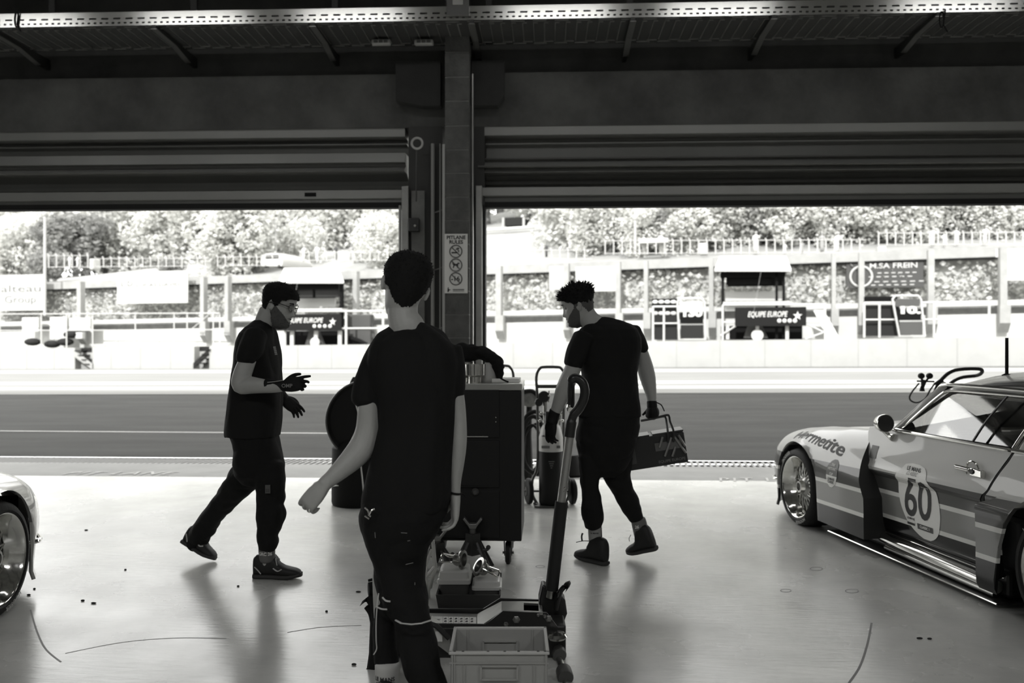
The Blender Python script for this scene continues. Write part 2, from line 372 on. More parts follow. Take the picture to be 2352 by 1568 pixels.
for i, px in enumerate((98, 430, 760, 1120, 1450)):
    X = XT(px, Yn); m = M(); m.bb(X-.03, X+.03, Yn+.15, Yn+.19, zt0+.004, ZC)
    tag(m.build('tray_hanger', brm, smooth=0), 'dark upright hanger between ceiling and cable tray, '+('leftmost', 'second from the left', 'third, left of the column', 'just right of the column', 'rightmost')[i], 'hanger', 'hangers over the cable tray')
for i, px in enumerate((876, 974)):
    c = YP(px, 98, Yf-.25); m = M(); m.box(c, (.19, .07, .05)); o = m.build('socket_box', mat('socket plastic', .4, .5), bevel=.012)
    tag(o, ('left', 'right')[i]+' of the two small pale socket boxes under the cable tray', 'socket', 'sockets under the tray')
    m = M(); [m.bb(c.x-.07+k*.05, c.x-.03+k*.05, c.y-.038, c.y-.034, c.z-.012, c.z+.015) for k in range(3)]; keep_p = m.build('socket_outlet', mat('outlet grey', .12, .5), smooth=0); keep_p.parent = o
m = M(); wbox(m, 1026, 1077, -40, 34, Yn-.05, Yn-.008); o = tag(m.build('junction_plate', mat('plate grey', .14, .5)), 'grey junction plate on the cable tray above the block column', 'plate')
m = M(); wbox(m, 1039, 1063, -30, 10, Yn-.065, Yn-.05); m.build('cover', mat('cover pale', .45, .4), o, bevel=.004)
for i, (a, b) in enumerate(((38, 55), (2163, 2172))):
    c = YP(a, 45, Yn-.01); m = M(); m.tube([c+Vector((.02*cos(q), .02*sin(q)*0, .075*sin(q))) for q in [2*pi*k/14 for k in range(14)]], .006, 6, closed=True); m.tube([c+Vector((.03, -.01, .09)), c+Vector((.01, -.01, -.05)), c+Vector((.05, -.01, -.12))], .006, 6)
    tag(m.build('cable_tie', BLK), ('thin black tie looped round the tray lip at far left', 'thin black tie looped round the tray lip at far right')[i], 'cable tie')
# ceiling joists seen above the tray
m = M(); [m.bb(x-.04, x+.04, GY0, YW+.2, ZC-.12, ZC) for x in [GX0+.8+i*1.5 for i in range(12)]]; struct(m.build('trim_7', mat('joist', .06, .8), smooth=0))
# fluorescent battens: front row read off tray glints, rear row added as unseen fill
lm = mat('tube glow', .9, .5, emit=2.0)
LAMPS = [(x, 6.75) for x in (-5.9, -4.0, -2.2, .1, 1.85, 4.4)]+[(-5, -1.8), (0, -1.8), (5, -1.8)]
for i, (x, y) in enumerate(LAMPS):
    t = thing('ceiling_light', (x, y, ZC-.2), 'long twin tube ceiling light, '+(('far left', 'second', 'third', 'fourth', 'fifth', 'far right')[i]+' of the front row' if i < 6 else ('left', 'middle', 'right')[i-6]+' of the added rear row'), 'light', 'ceiling lights')
    q_ = .55 if i < 6 else .8; keep(M().bb(x-q_, x+q_, y-.09, y+.09, ZC-.2, ZC-.13).build('housing', WHT, smooth=0), t)
    m = M(); m.cyl((x-q_+.02, y-.05, ZC-.22), (x+q_-.02, y-.05, ZC-.22), .018); m.cyl((x-q_+.02, y+.05, ZC-.22), (x+q_-.02, y+.05, ZC-.22), .018); keep(m.build('tubes', lm), t)
# building above: upper storey and slab that shade the pit lane
struct(M().bb(-40, 40, -8, YW+.55, ZC+.3, 11.6).build('wall_storey', mat('facade', .4, .8), smooth=0))
m = M(); m.bb(-40, GX0-.25, -8, YW+.55, 0, ZC+.3); m.bb(GX1+.25, 40, -8, YW+.55, 0, ZC+.3); struct(m.build('wall_wings', mat('facade wing', .4, .8), smooth=0))
# ================================================================== outside: pit lane, pit wall, bank, trees
Lp = P(400, 784, 44.5); Rp = P(2000, 784, 35.3)
PE = Vector((0, 0, 0)); EE = (Rp-Lp); EE.z = 0; EL = EE.length; EE.normalize(); EN = Vector((-EE.y, EE.x, 0))
PE = Lp.copy(); PE.z = 0
def gz(a): return a/EL*.386        # ground height along the pit wall
def E(px, py, off=0.0):
    d = FV + RV*((px-CX)/FPX) - UV*((py-CY)/FPX); o = PE+EN*off
    return CAM + d*((o-CAM).dot(EN)/d.dot(EN))
def ea(px, off=0.0): return (E(px, 784, off)-PE).dot(EE)
def ep(a, off, z): return PE+EE*a+EN*off+UV*z
def ebox(m, px0, px1, py0, py1, o0, o1):
    p = E(px0, py0, o0); q = E(px1, py1, o0); a0 = (p-PE).dot(EE); a1 = (q-PE).dot(EE)
    return m.box(ep((a0+a1)/2, (o0+o1)/2, (p.z+q.z)/2), (abs(a1-a0), abs(o1-o0), abs(p.z-q.z)), EE, EN, UV)
def ebeam(m, pxa, pya, pxb, pyb, o0, o1, th):  # long level member seen between two pixels, thickness th
    p = E(pxa, pya, o0); q = E(pxb, pyb, o0); off = EN*((o1-o0)/2); c = (p+q)/2+off-UV*(th/2); d = q-p
    return m.box(c, (d.length, abs(o1-o0), th), d.normalized(), EN, d.normalized().cross(EN)*1)
asph = mat('asphalt', .034, .95, spec=.15, var=.25, vscale=1.4, bump=.4, bscale=60, stretch=(.25, 1, 1))
# ground in strips: concrete apron, grating, pit lane, far strip up to the pit wall
yG0, yG1, yG2 = YP(1176, 1068, 8).y*0+G(1176, 1069).y, G(1176, 1055).y, 0
struct(M().bb(-32, 32, YW, yG0, -.2, -.002).build('apron', mat('apron concrete', .15, .75, var=.15, vscale=2), smooth=0))
gm = mat('grating', .14, .5, .3)
m = M(); m.bb(-32, 32, yG0, yG1, -.2, -.05); gr = struct(m.build('drain_channel', mat('drain dark', .03, .8), smooth=0))
m = M(); x = -9.0
while x < 12: m.prism([(x, yG0), (x+.03, yG0), (x+.085, yG1), (x+.055, yG1)], (0, 0, -.02), (1, 0, 0), (0, 1, 0), (0, 0, .014)); x += .07
m.bb(-32, 32, yG0, yG0+.03, -.03, -.004); m.bb(-32, 32, yG1-.03, yG1, -.03, -.004)
m.build('grating', gm, gr, smooth=0)
m = M(); far = 1.2; A0, A1 = -60, 75
N = 48; vs = []; fs = []
for i in range(N+1):
    a = lerp(A0, A1, i/N); q = ep(a, 70, gz(a)); b = ep(a, 0, gz(a)); near = Vector((lerp(-45, 45, i/N), yG1, 0)); vs += [near, b, q]
for i in range(N): k = i*3; fs += [(k, k+3, k+4), (k, k+4, k+1), (k+1, k+4, k+5), (k+1, k+5, k+2)]
m.add(vs, fs); struct(m.build('pit_lane', asph, smooth=0))
lw = mat('line paint', .30, .7, var=.08, vscale=3)
def gline(pa, pb, w, zf=None):
    a, b = pa, pb; t = (b-a).normalized(); n = Vector((-t.y, t.x, 0))*w/2; u = UV*.006
    return M().add([a-n+u, b-n+u, b+n+u, a+n+u], [(0, 1, 2, 3)])
struct(gline(G(-300, 988), G(2700, 1009), .085).build('lane_line', lw, smooth=0))
from mathutils.bvhtree import BVHTree
LANE = BVHTree.FromPolygons([tuple(v) for v in vs], [tuple(f) for f in fs])
def lanept_old(px, py):                # point on the tilted lane near the wall
    p = E(px, py, 0); f = (py-784)
    d = FV + RV*((px-CX)/FPX) - UV*((py-CY)/FPX)
    t = CAMZ/(-d.z)
    for _ in range(4):
        q = CAM+d*t; a = (q-PE).dot(EE); w = (q-PE).dot(EN); fr = max(0, min(1, 1+w/30)); t = (CAMZ-gz(a)*fr)/(-d.z)
    return CAM+d*t
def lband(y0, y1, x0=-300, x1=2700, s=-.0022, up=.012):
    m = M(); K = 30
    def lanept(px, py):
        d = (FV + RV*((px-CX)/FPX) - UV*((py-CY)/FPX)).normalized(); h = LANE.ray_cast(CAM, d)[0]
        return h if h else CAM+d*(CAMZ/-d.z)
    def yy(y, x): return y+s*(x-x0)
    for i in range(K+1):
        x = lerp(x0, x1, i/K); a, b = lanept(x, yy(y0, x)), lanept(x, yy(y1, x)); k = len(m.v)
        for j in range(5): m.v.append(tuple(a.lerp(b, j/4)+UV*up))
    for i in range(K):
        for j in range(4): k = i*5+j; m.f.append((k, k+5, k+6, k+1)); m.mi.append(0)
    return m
flm = mat('sunlit far tarmac', .15, .9, spec=.15, var=.12, vscale=1.2, stretch=(.2, 1, 1)); mm = M()  # paler than the asphalt: part of the sunlight is put into the colour
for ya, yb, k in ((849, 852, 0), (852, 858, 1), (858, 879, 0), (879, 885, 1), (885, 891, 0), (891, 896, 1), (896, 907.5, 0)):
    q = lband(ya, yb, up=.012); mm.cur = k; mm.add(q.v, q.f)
struct(mm.build('sunlit_far_lane', [flm, lw], smooth=0))
# PIT LANE painted on the apron
pl = mat('pit lane lettering', .28, .7)
for x0, x1, yy, tt in ((145, 398, 1087, 'PIT LANE'), (1642, 1895, 1102, 'PIT LANE')):
    a, b = G(x0, yy), G(x1, yy); ux = (b-a).normalized(); uy = Vector((-ux.y, ux.x, 0)); L = (b-a).length
    vs, fs = text2d(tt, 1, bold=.01, shear=.3, spacing=1.25); w = max(v.x for v in vs)-min(v.x for v in vs); h = .18
    c = (a+b)/2+UV*.004; q = M(); q.add([c+ux*(v.x/w*L)+uy*(v.y*.30) for v in vs], fs)
    tag(q.build('painted_lettering', pl, smooth=0), 'worn white PIT LANE lettering painted on the apron at '+('left' if x0 < 500 else 'right'), 'lettering', 'painted pit lane lettering')
# ---------------------------------------------------------------- pit wall and stands
WHO = mat('far white', .4, .7)
cw = mat('sunlit concrete', .26, .85, var=.06, vscale=1.5); wp = mat('white panel', .36, .7, var=.04); gp = mat('light grey concrete', .23, .8, var=.12, vscale=2)
dk = mat('far dark', .006, .8, spec=.05); dg = mat('far dark grey', .018, .7, spec=.05); mg = mat('far mid grey', .06, .8, spec=.05); seam = mat('seam grey', .35, .8)
m = M()
def wslab(m, a0, a1, o0, o1, h0, h1): return m.add([ep(a, o, gz(a)+h) for h in (h0, h1) for o in (o0, o1) for a in (a0, a1)], [(0, 2, 3, 1), (4, 5, 7, 6), (0, 1, 5, 4), (2, 6, 7, 3), (0, 4, 6, 2), (1, 3, 7, 5)])
gaps = [(ea(172), ea(214)), (ea(446), ea(481))]
ht = 1.16
struct(wslab(M(), -40, gaps[0][0], 0, .45, -.3, ht).build('wall_pit_left', cw, smooth=0)); struct(wslab(M(), gaps[0][1], gaps[1][0], 0, .45, -.3, ht).build('wall_pit_middle', cw, smooth=0)); pw = struct(wslab(M(), gaps[1][1], 70, 0, .45, -.3, ht).build('wall_pit_right', cw, smooth=0))
for nm, lo_, hi_ in (('wall_pit_left', -40, gaps[0][0]), ('wall_pit_middle', gaps[0][1], gaps[1][0]), ('wall_pit_right', gaps[1][1], 70)):
    m = M(); a = -30.0
    while a < 62:
        if lo_ < a < hi_-.04: m.add([ep(a+i, -.006, gz(a)+h) for h in (0, ht) for i in (0, .035)], [(0, 1, 3, 2)])
        a += 1.86
    m.build('wall_joints', mat('joint grey', .21, .8), bpy.data.objects[nm], smooth=0)

# little stairs in the gaps
for px, nm in ((172, 'left'), (446, 'right')):
    t = thing('access_stair', E(px+20, 847, .2), 'small metal stair in the '+nm+' gap of the pit wall', 'stair', 'stairs through the pit wall')
    a0, a1 = ea(px), ea(px+(42 if px < 300 else 35)); m = M()
    for k in range(4):
        f = k/4; m.box(ep(lerp(a0, a1, .2+f*.75 if px < 300 else .95-f*.75), .3, gz(a0)+1.0-f*.95), (.28, .9, .05), EE, EN, UV)
    keep(m.build('treads', dg, smooth=0), t); m = M()
    s = 1 if px < 300 else -1; p0 = ep(a0 if s > 0 else a1, -.08, gz(a0)+1.05); p1 = ep(a1 if s > 0 else a0, -.08, gz(a0)+.0)
    m.add([p0, p0-UV*.35, p1, p1+UV*.3]+[v+EN*.05 for v in (p0, p0-UV*.35, p1, p1+UV*.3)], [(0, 1, 2, 3), (7, 6, 5, 4), (0, 4, 5, 1), (1, 5, 6, 2), (2, 6, 7, 3), (3, 7, 4, 0)]); keep(m.build('stringer', gp if px < 300 else dg, smooth=0), t)
    keep(wslab(M(), a0-.05, a1+.05, .5, .55, 0, ht).build('back_plate', dg, smooth=0), t)
# back wall with upper rail
m = M(); p = E(0, 728, 2.2); q = E(2352, 697, 2.2); hl = p.z-gz((p-PE).dot(EE))
wslab(m, -40, 70, 2.2, 2.6, 0, 2.15); struct(m.build('wall_bank', wp, smooth=0))
struct(wslab(M(), -40, 70, .45, 2.2, -.3, .9).build('stand_deck', gp, smooth=0))
m = M(); wslab(m, -40, 70, 2.55, 2.6, 2.15, 2.55); struct(m.build('wall_shade_strip', mat('rail shadow grey', .13, .8, var=.2), smooth=0))  # the guard rail's shadow, drawn as a darker strip
o = wslab(M(), -40, 70, 2.0, 2.2, 2.50, 2.72).build('guard_rail', wp, smooth=0); tag(o, 'long white guard rail above the white wall behind the pit stands', 'guard rail')
# bay frame: posts and lintel with the shade under the slab painted dark, hedge behind
a_l = lambda px: ea(px, 2.8)
p = E(0, 629, 2.8); q = E(2290, 590, 2.8)
hL = p.z-gz(a_l(0)); hR = q.z-gz(a_l(2290))
m = M(); wslab(m, -40, 70, 2.62, 4.4, hR, hR+.42); ln = struct(m.build('terrace_slab', gp, smooth=0))
wslab(M(), -40, 70, 2.66, 4.3, hR-.05, hR).build('soffit', mat('soffit shade', .01, .9), ln, smooth=0)  # dark sheet standing for the shade beneath the slab
postw = ((216, 9), (494, 8), (549, 8), (838, 9), (1160, 12), (1312, 11), (1428, 10), (1490, 9), (1636, 10), (1910, 9), (1972, 12), (2127, 14), (2288, 16))
names = ['first', 'second', 'third', 'fourth', 'fifth', 'sixth', 'seventh', 'eighth', 'ninth', 'tenth', 'eleventh', 'twelfth', 'thirteenth']
for i, (px, w) in enumerate(postw):
    a0, a1 = ea(px-w/2, 2.8), ea(px+w/2, 2.8)
    t = thing('bay_post', ep(a0, 2.9, gz(a0)), 'pale concrete post of the far bays, '+names[i]+' from the left', 'post', 'concrete posts of the far bays')
    keep(wslab(M(), a0, a1, 1.62, 1.98, 1.75, hR+.3).build('shaft', gp, smooth=0), t)
    m = M(); zz = gz(a0); m.add([ep(a, o, zz+h) for a in (a0-.02, a1+.12) for o, h in ((1.60, 2.5), (1.98, 2.5), (1.98, 1.35), (1.60, 1.75))], [(0, 1, 2, 3), (4, 7, 6, 5), (0, 4, 5, 1), (1, 5, 6, 2), (2, 6, 7, 3), (3, 7, 4, 0)]); keep(m.build('foot', gp, smooth=0), t)
# hedge growing behind the bays: uncountable leaves
def leaves(m, pts, s0, s1, rnd):
    for p in pts:
        s = rnd.uniform(s0, s1); a = Vector((rnd.gauss(0, 1), rnd.gauss(0, 1), rnd.gauss(0, 1))).normalized(); b, c = frame(a)
        m.add([p+b*s, p+c*s*.8, p-b*s, p-c*s*.7], [(0, 1, 2, 3)])
rnd = random.Random(3)
lf = mat('hedge leaf', .55, .8, var=.35, vscale=2.0); lf2 = mat('tree leaf', .55, .8, var=.2, spec=.1, vscale=.8); lf3 = mat('tree leaf dark', .24, .8, var=.3, spec=.1, vscale=.8)
def leafy(m):                      # thin leaves let light through
    nt = m.node_tree; b = nt.nodes['Principled BSDF']; o = nt.nodes['Material Output']; tr = nt.nodes.new('ShaderNodeBsdfTranslucent'); mx = nt.nodes.new('ShaderNodeMixShader'); mx.inputs[0].default_value = .45
    nt.links.new(b.inputs['Base Color'].links[0].from_socket, tr.inputs['Color']); nt.links.new(b.outputs[0], mx.inputs[1]); nt.links.new(tr.outputs[0], mx.inputs[2]); nt.links.new(mx.outputs[0], o.inputs['Surface'])
for q in (lf, lf2, lf3): leafy(q)
m = M(); wslab(m, -40, 70, 3.3, 3.6, 2.0, hR); struct(m.build('bank_face', mat('bank earth', .32, .9, var=.3, vscale=1.5), smooth=0))
m = M()
pts = [ep(rnd.uniform(-16, 48), 2.98+rnd.gauss(0, .10)+.15*noise.noise(Vector((rnd.random()*9, 0, 0))), rnd.uniform(2.5, hR+.1)+gz(16)) for _ in range(9000)]
leaves(m, pts, .05, .16, rnd); o = m.build('hedge', lf, smooth=0); tag(o, 'mottled leafy hedge behind the concrete bays', 'hedge', kind='stuff')
# billboards
def board(px0, px1, py0, py1, off, m_, label, name='billboard', th=.08):
    o = ebox(M(), px0, px1, py0, py1, off, off+th).build(name, m_, smooth=0); return tag(o, label, 'billboard')
def etext(txt, px, py, hpx, off, m_, par, wpx=None, **kw):
    k = (E(px+50, py, off)-E(px, py, off)).length/50
    kz = (E(px, py-50, off)-E(px, py, off)).length/50
    vs, fs = text2d(txt, 1, **kw); w = max(v.x for v in vs)-min(v.x for v in vs); sx = (wpx*k/w) if wpx else hpx*k*1.4
    c = E(px, py, off); q = M(); q.add([c+EE*(v.x*sx)+UV*(v.y*hpx*kz*1.4) for v in vs], fs); o = q.build('lettering', m_, smooth=0)
    if par: o.parent = par; o.matrix_parent_inverse = Matrix.Translation(-par.location)
    return o
fl = mat('faint lettering', .10, .7)
b = board(-30, 101, 633, 712, 1.9, wp, 'white board with faint grey lettering at the far left')
etext('alteau', 48, 663, 17, 1.88, fl, b, 92); etext('Group', 46, 688, 17, 1.88, fl, b, 72)
b = board(269, 431, 625, 695, 1.9, wp, 'wide white board with faint grey name lettering in the bay left of the walking man')
etext('LUCAS DAVID', 362, 654, 8, 1.88, fl, b, 100); etext('L D', 291, 652, 12, 1.88, fl, b, 26)
board(1262, 1304, 612, 664, 1.9, wp, 'small white board directly above the head of the man with the toolbox'); board(1322, 1422, 613, 668, 1.9, wp, 'wider white board above and right of the man with the toolbox')
b = board(1944, 2121, 597, 659, 2.75, mg, 'grey board with white lettering in a far bay on the right')
etext('M.SA FREIN', 2052, 610, 12, 2.73, WHO, b, 110, bold=.012)
for px, py, w in ((2060, 625, 90), (2045, 634, 100), (2065, 645, 115), (2050, 653, 100)): etext('- - - - - -', px, py, 8, 2.73, wp, b, w, bold=.05)
m = M(); c = E(1978, 635, 2.72); m.tube([c+EE*(.45*cos(q))+UV*(.45*sin(q)) for q in [2*pi*k/20 for k in range(20)]], .05, 6, closed=True); o = m.build('emblem', wp); o.parent = b
board(2296, 2400, 590, 643, 1.9, wp, 'white board in the bay at the far right'); board(2287, 2400, 572, 588, 2.6, wp, 'narrow white board on the terrace edge at the far right')
for px0, px1, py0, py1, off, lab in ((114, 152, 728, 780, 1.2, 'white leaning panel beside the far left railing'), (158, 207, 730, 758, 1.2, 'white box panel right of the leaning panel at far left'), (50, 88, 729, 762, 1.3, 'white cabinet panel at the far left of the pit wall'), (172, 188, 763, 778, .9, 'small pale box on the pit wall near the left stair')):
    tag(ebox(M(), px0, px1, py0, py1, off, off+.25).build('leaning_board', wp, smooth=0, bevel=.03), lab, 'panel')
# dark kit under the panels at far left
m = M()
for px, py in ((75, 785), (120, 790), (150, 785), (165, 768)): m.sphere(E(px, py, 1.0), (.5, .3, .22), 10, 6)
tag(m.build('equipment_pile', dg, smooth=180), 'dark heap of kit under the white panels at far left', 'equipment')
# railing on the pit wall, in sections
rlm = mat('railing white', .34, .5)
def railing(xs, ytop, ybot, label, diag=None, r=.05, off=.3, mid=True):
    t = thing('railing', E(xs[0], ybot, off), label, 'railing')
    for px in xs: keep(M().tube([E(px, ytop, off), E(px, ybot+2, off)], r, 8).build('post', rlm), t)
    m = M(); m.tube([E(xs[0], ytop, off), E(xs[-1], ytop-(xs[-1]-xs[0])*.004, off)], r*.8, 8); keep(m.build('top_rail', rlm), t)
    if mid: m = M(); m.tube([E(xs[0], (ytop+ybot)/2, off), E(xs[-1], (ytop+ybot)/2-(xs[-1]-xs[0])*.004, off)], r*.7, 8); keep(m.build('middle_rail', rlm), t)
    for d in diag or (): m = M(); m.tube([E(x, y, off) for x, y in d], r*.7, 8); keep(m.build('brace', rlm), t)
railing([0, 95, 153, 213, 311, 400, 430, 490, 505], 721, 797, 'pale railing on the pit wall at far left', [((430, 764), (478, 724)), ((180, 730), (213, 764), (213, 845)), ((430, 764), (430, 845))], .035)
railing([655, 795, 880], 715, 794, 'white railing on the pit wall between the stand and the front man', None, .06)
railing([1500, 1525, 1620], 704, 781, 'white railing carrying the pit boards right of the toolbox man', None, .05)
railing([1660, 1895], 700, 779, 'white railing below the right pit stand', [((1655, 770), (1700, 742)), ((1855, 745), (1895, 764)), ((1850, 778), (1890, 764))], .05)
railing([1985, 2020, 2145, 2272], 695, 773, 'white railing of the pit wall at the far right', None, .05)
# two pit stands with canopy, screens and lettered banner
can = mat('canopy', .34, .7); ban = mat('banner dark', .010, .7, spec=.05); scr = mat('screen grey', .02, .4, spec=.1)
def stand(x0, x1, yt, ye, yb, label, screens, bx0, bx1, by0, by1, skew, post):
    t = thing('pit_stand', E((x0+x1)/2, yb, 1.0), label, 'pit stand', 'pit stands on the pit wall')
    def kp(o): return keep(o, t)
    p0, p1 = E(x0, ye, .1), E(x1, ye, .1); q0, q1 = E(x0+12, yt, 1.6), E(x1-12, yt, 1.6); th = UV*.10
    m = M(); m.add([p0, p1, q1, q0, p0-th, p1-th, q1-th, q0-th], [(0, 1, 2, 3), (7, 6, 5, 4), (0, 4, 5, 1), (1, 5, 6, 2), (2, 6, 7, 3), (3, 7, 4, 0)]); kp(m.build('canopy', can, smooth=0))
    kp(ebox(M(), x0+14, x1-14, ye+6, ye+17, .6, .7).build('canopy_truss', dk, smooth=0))
    for px in post:
        kp(ebox(M(), px-3, px+3, ye+2, yb, .6, .8).build('post', dk, smooth=0))
    for a, b, c, d in screens:
        s = kp(ebox(M(), a, b, c, d, .8, .95).build('monitor', dk if x0 > 1000 else scr, smooth=0, bevel=.02))
    kp(ebox(M(), x0+30, x1-20, ye+10, ye+38, 1.7, 1.75).build('back_panel', dk, smooth=0))
    kp(ebox(M(), x0+25, x1-20, by0-36, by0-16, 1.5, 1.6).build('back_board', can, smooth=0))
    kp(ebox(M(), x0+20, x1-5, by0-13, by0-8, .3, .9).build('desk', can, smooth=0))
    o = kp(ebox(M(), bx0, bx1, by0, by1, .12, .16).build('banner', ban, smooth=0))
    cx = (bx0+bx1)/2; h = (by1-by0)
    etext('EQUIPE EUROPE', cx-8, by0+h*.38, h*.30, .10, WHO, t, (bx1-bx0)*.72, bold=.012, shear=.25)
    c = E(bx1-20, by0+h*.45, .1); m = M(); r = .20
    m.prism([(r*(1 if k % 2 == 0 else .4)*cos(pi*k/5+.3), r*(1 if k % 2 == 0 else .4)*sin(pi*k/5+.3)) for k in range(10)], c, EE, UV, EN*.01); kp(m.build('star_emblem', WHO, smooth=0))
    for k in range(4): kp(M().sphere(E(bx1-62+k*12, by0+h*.72, .1), (.09, .02, .09), 8, 6).build('badge', WHO))
    kp(ebox(M(), x0+15, x1+25, by1+1, yb, 1.5, 1.6).build('lower_back', dk, smooth=0))
    for k in range(3):
        px = lerp(x0+30, x1-10, k/2); kp(ebox(M(), px-4, px+4, by1, yb, .4, .5).build('leg', can, smooth=0))
    m = M(); c = E((x0+x1)/2+10, yb-9, .5); m.lathe([(.02, 0), (.24, 0), (.26, .06), (.24, .12), (.06, .13)], c, -EN, 18); kp(m.build('reel', WHO))
    m = M(); m.prism([(-.5, 0), (.55, 0), (.2, .75), (-.25, .75)], E((x0+x1)/2+5, yb-2, .7), EE, UV, EN*.3); kp(m.build('seat', mg, smooth=0, bevel=.04))
    return t
stand(640, 790, 615, 646, 795, 'left pit stand with white canopy and dark lettered banner behind the man with glasses', [(668, 718, 653, 683), (724, 778, 652, 682)], 626, 784, 722, 759, 0, (672, 783))
stand(1641, 1818, 588, 618, 779, 'right pit stand with white canopy and dark lettered banner', [(1668, 1772, 622, 652)], 1688, 1852, 706, 748, 0, (1660, 1784, 1800))
tag(ebox(M(), 797, 850, 722, 792, 1.4, 1.9).build('equipment_cabinet', mg, smooth=0, bevel=.05), 'grey shaded cabinet beside the left pit stand, left of the front man', 'cabinet')
m = M(); m.tube(smoothpath([E(800, 775, .8), E(825, 783, .8), E(842, 792, .8)], 6), .12, 8); m.tube(smoothpath([E(800, 785, .9), E(830, 790, .9)], 4), .1, 8); tag(m.build('cable_bundle', dk), 'dark cable bundle on the pit wall beside the left pit stand', 'cable')
m = M(); m.prism([(-.35, 0), (.35, 0), (.18, .9), (-.05, .95)], E(846, 775, 1.6), EE, UV, EN*.1); tag(m.build('wedge_plate', mg, smooth=0), 'grey wedge plate standing behind the left railing', 'plate')
# pit boards hung on the railing
def pitboard(x0, x1, yt, yb, lab, num, dots, skew):
    t = thing('pit_board', E((x0+x1)/2, yb, .1), lab, 'pit board', 'pit boards on the railing')
    A, B, Cc, Dd = E(x0, yt+8, .12), E(x1, yt+8, .12), E(x0+skew, yb, .0), E(x1+skew*.6, yb, .0)
    m = M(); m.tube([A, Cc, Dd, B, E(x1-6, yt, .12), E(x0+7, yt, .12), A], .045, 8); keep(m.build('frame', rlm), t)
    h = yb-yt
    for f0, f1, nm, mm in ((.08, .26, 'header_panel', can if skew < 10 else mg), (.34, .60, 'number_panel', dk), (.64, .97, 'lower_panel', dg if skew < 10 else mg)):
        s0 = skew*(f0+f1)/2*.9; keep(ebox(M(), x0+4+s0, x1-4+s0*.7, yt+h*f0, yt+h*f1, .06, .10).build(nm, mm, smooth=0), t)
    cx = (x0+x1)/2+skew*.4; etext(num, cx, yt+h*.36, h*.17, .03, WHO, t, (x1-x0)*.72, bold=.06)
pitboard(1556, 1618, 685, 780, 'pit board with white numbers hung on the railing right of the toolbox man', '130', 0, 4)
pitboard(2050, 2115, 679, 772, 'slanted pit board with white numbers on the far right railing', '10.', 0, 16)
t = thing('name_board', E(1523, 780, .5), 'dark board with rows of white letters left of the numbered pit board', 'board')
keep(ebox(M(), 1497, 1556, 686, 702, .45, .5).build('upper_panel', dk, smooth=0), t); keep(ebox(M(), 1497, 1556, 706, 780, .45, .5).build('lower_panel', dg, smooth=0), t)
for k in range(4):
    for yy in (693, 719): keep(M().sphere(E(1505+k*14, yy, .42), (.13, .02, .08), 10, 6).build('letter_tile', WHO), t)
t = thing('dark_locker', E(2020, 772, .6), 'dark locker behind the slanted pit board on the far right', 'locker'); keep(ebox(M(), 1986, 2062, 681, 695, .55, .8).build('upper_box', dk, smooth=0), t); keep(ebox(M(), 1986, 2066, 700, 771, .55, .8).build('lower_box', dg, smooth=0), t)
t = thing('sloped_panel', E(1900, 779, .3), 'white sloping panel right of the right pit stand', 'panel')
m = M(); pts = [E(1868, 712, 1.2), E(1892, 712, 1.2), E(1930, 779, .5), E(1902, 779, .5)]; m.add(pts+[p+EN*.1 for p in pts], [(0, 1, 2, 3), (7, 6, 5, 4), (0, 4, 5, 1), (1, 5, 6, 2), (2, 6, 7, 3), (3, 7, 4, 0)]); keep(m.build('sheet', wp, smooth=0), t)
tag(ebox(M(), 1300, 1330, 733, 752, 1.0, 1.2).build('control_box', mg, smooth=0, bevel=.03), 'small grey box under the chin of the man with the toolbox', 'box')
# ---------------------------------------------------------------- terrace, bank, fence
m = M(); W = 70; H = 44; vs = []; fs = []
def bankz(a, o):
    base = hR+.42+gz(a); t = max(0, o-4.2); s = t*.16+ (max(0, t-4))*.16
    return base+min(s, 9.5)*(1+.012*(a-15))*(.9+.1*noise.noise(Vector((a*.1, o*.1, 0))))
for i in range(W+1):
    for j in range(H+1):
        a = lerp(-55, 85, i/W); o = 4.2+(j/H)**1.4*75; vs.append(ep(a, o, bankz(a, o)))
for i in range(W):
    for j in range(H): k = i*(H+1)+j; fs.append((k, k+H+1, k+H+2, k+1))
m.add(vs, fs); struct(m.build('grass_bank', mat('dry grass', .20, .9, var=.18, vscale=.7), smooth=180))
# slanting service road with a pale edge on the bank
def bankpt(px, py):
    d = FV + RV*((px-CX)/FPX) - UV*((py-CY)/FPX); t = 40.0
    while t < 140:
        q = CAM+d*t; a = (q-PE).dot(EE); o = (q-PE).dot(EN)
        if o > 4.2 and bankz(a, o) > q.z: return q
        t += .25
    return CAM+d*90
for k, pts in enumerate((((0, 571), (90, 569), (200, 563), (330, 560), (480, 556)), ((230, 594), (350, 586), (470, 580)), ((1115, 540), (1200, 535), (1290, 528), (1370, 520)), ((720, 545), (820, 543), (910, 540)))):
    m = M(); m.tube([bankpt(*p)+UV*.35 for p in pts], .13, 6); tag(m.build('road_barrier', wp), 'pale low barrier along the service road on the bank, '+('upper left', 'lower left', 'right of the block column', 'above the left pit stand')[k], 'barrier')
fnm = mat('fence pale', .3, .6)
def fence(x0, x1, y0, y1, step, hpx, off, label, slope):
    t = thing('terrace_fence', E(x0, y1, off), label, 'fence'); x = x0
    f = lambda px, py: E(px, py+slope*(px-x0), off)
    while x <= x1+.1:
        m = M(); m.tube([f(x, y0+2), f(x, y1)], .035, 6); m.tube([f(x, y0+2), f(x-3, y0-3)], .03, 5); keep(m.build('post', fnm), t); x += step
    for yy in (y0+2, y1-2): m = M(); m.tube([f(x0, yy), f(x1, yy)], .02, 5); keep(m.build('rail', fnm), t)
fence(112, 205, 585, 615, 18, 30, 5.2, 'short stretch of terrace fence at the upper left', -.002)
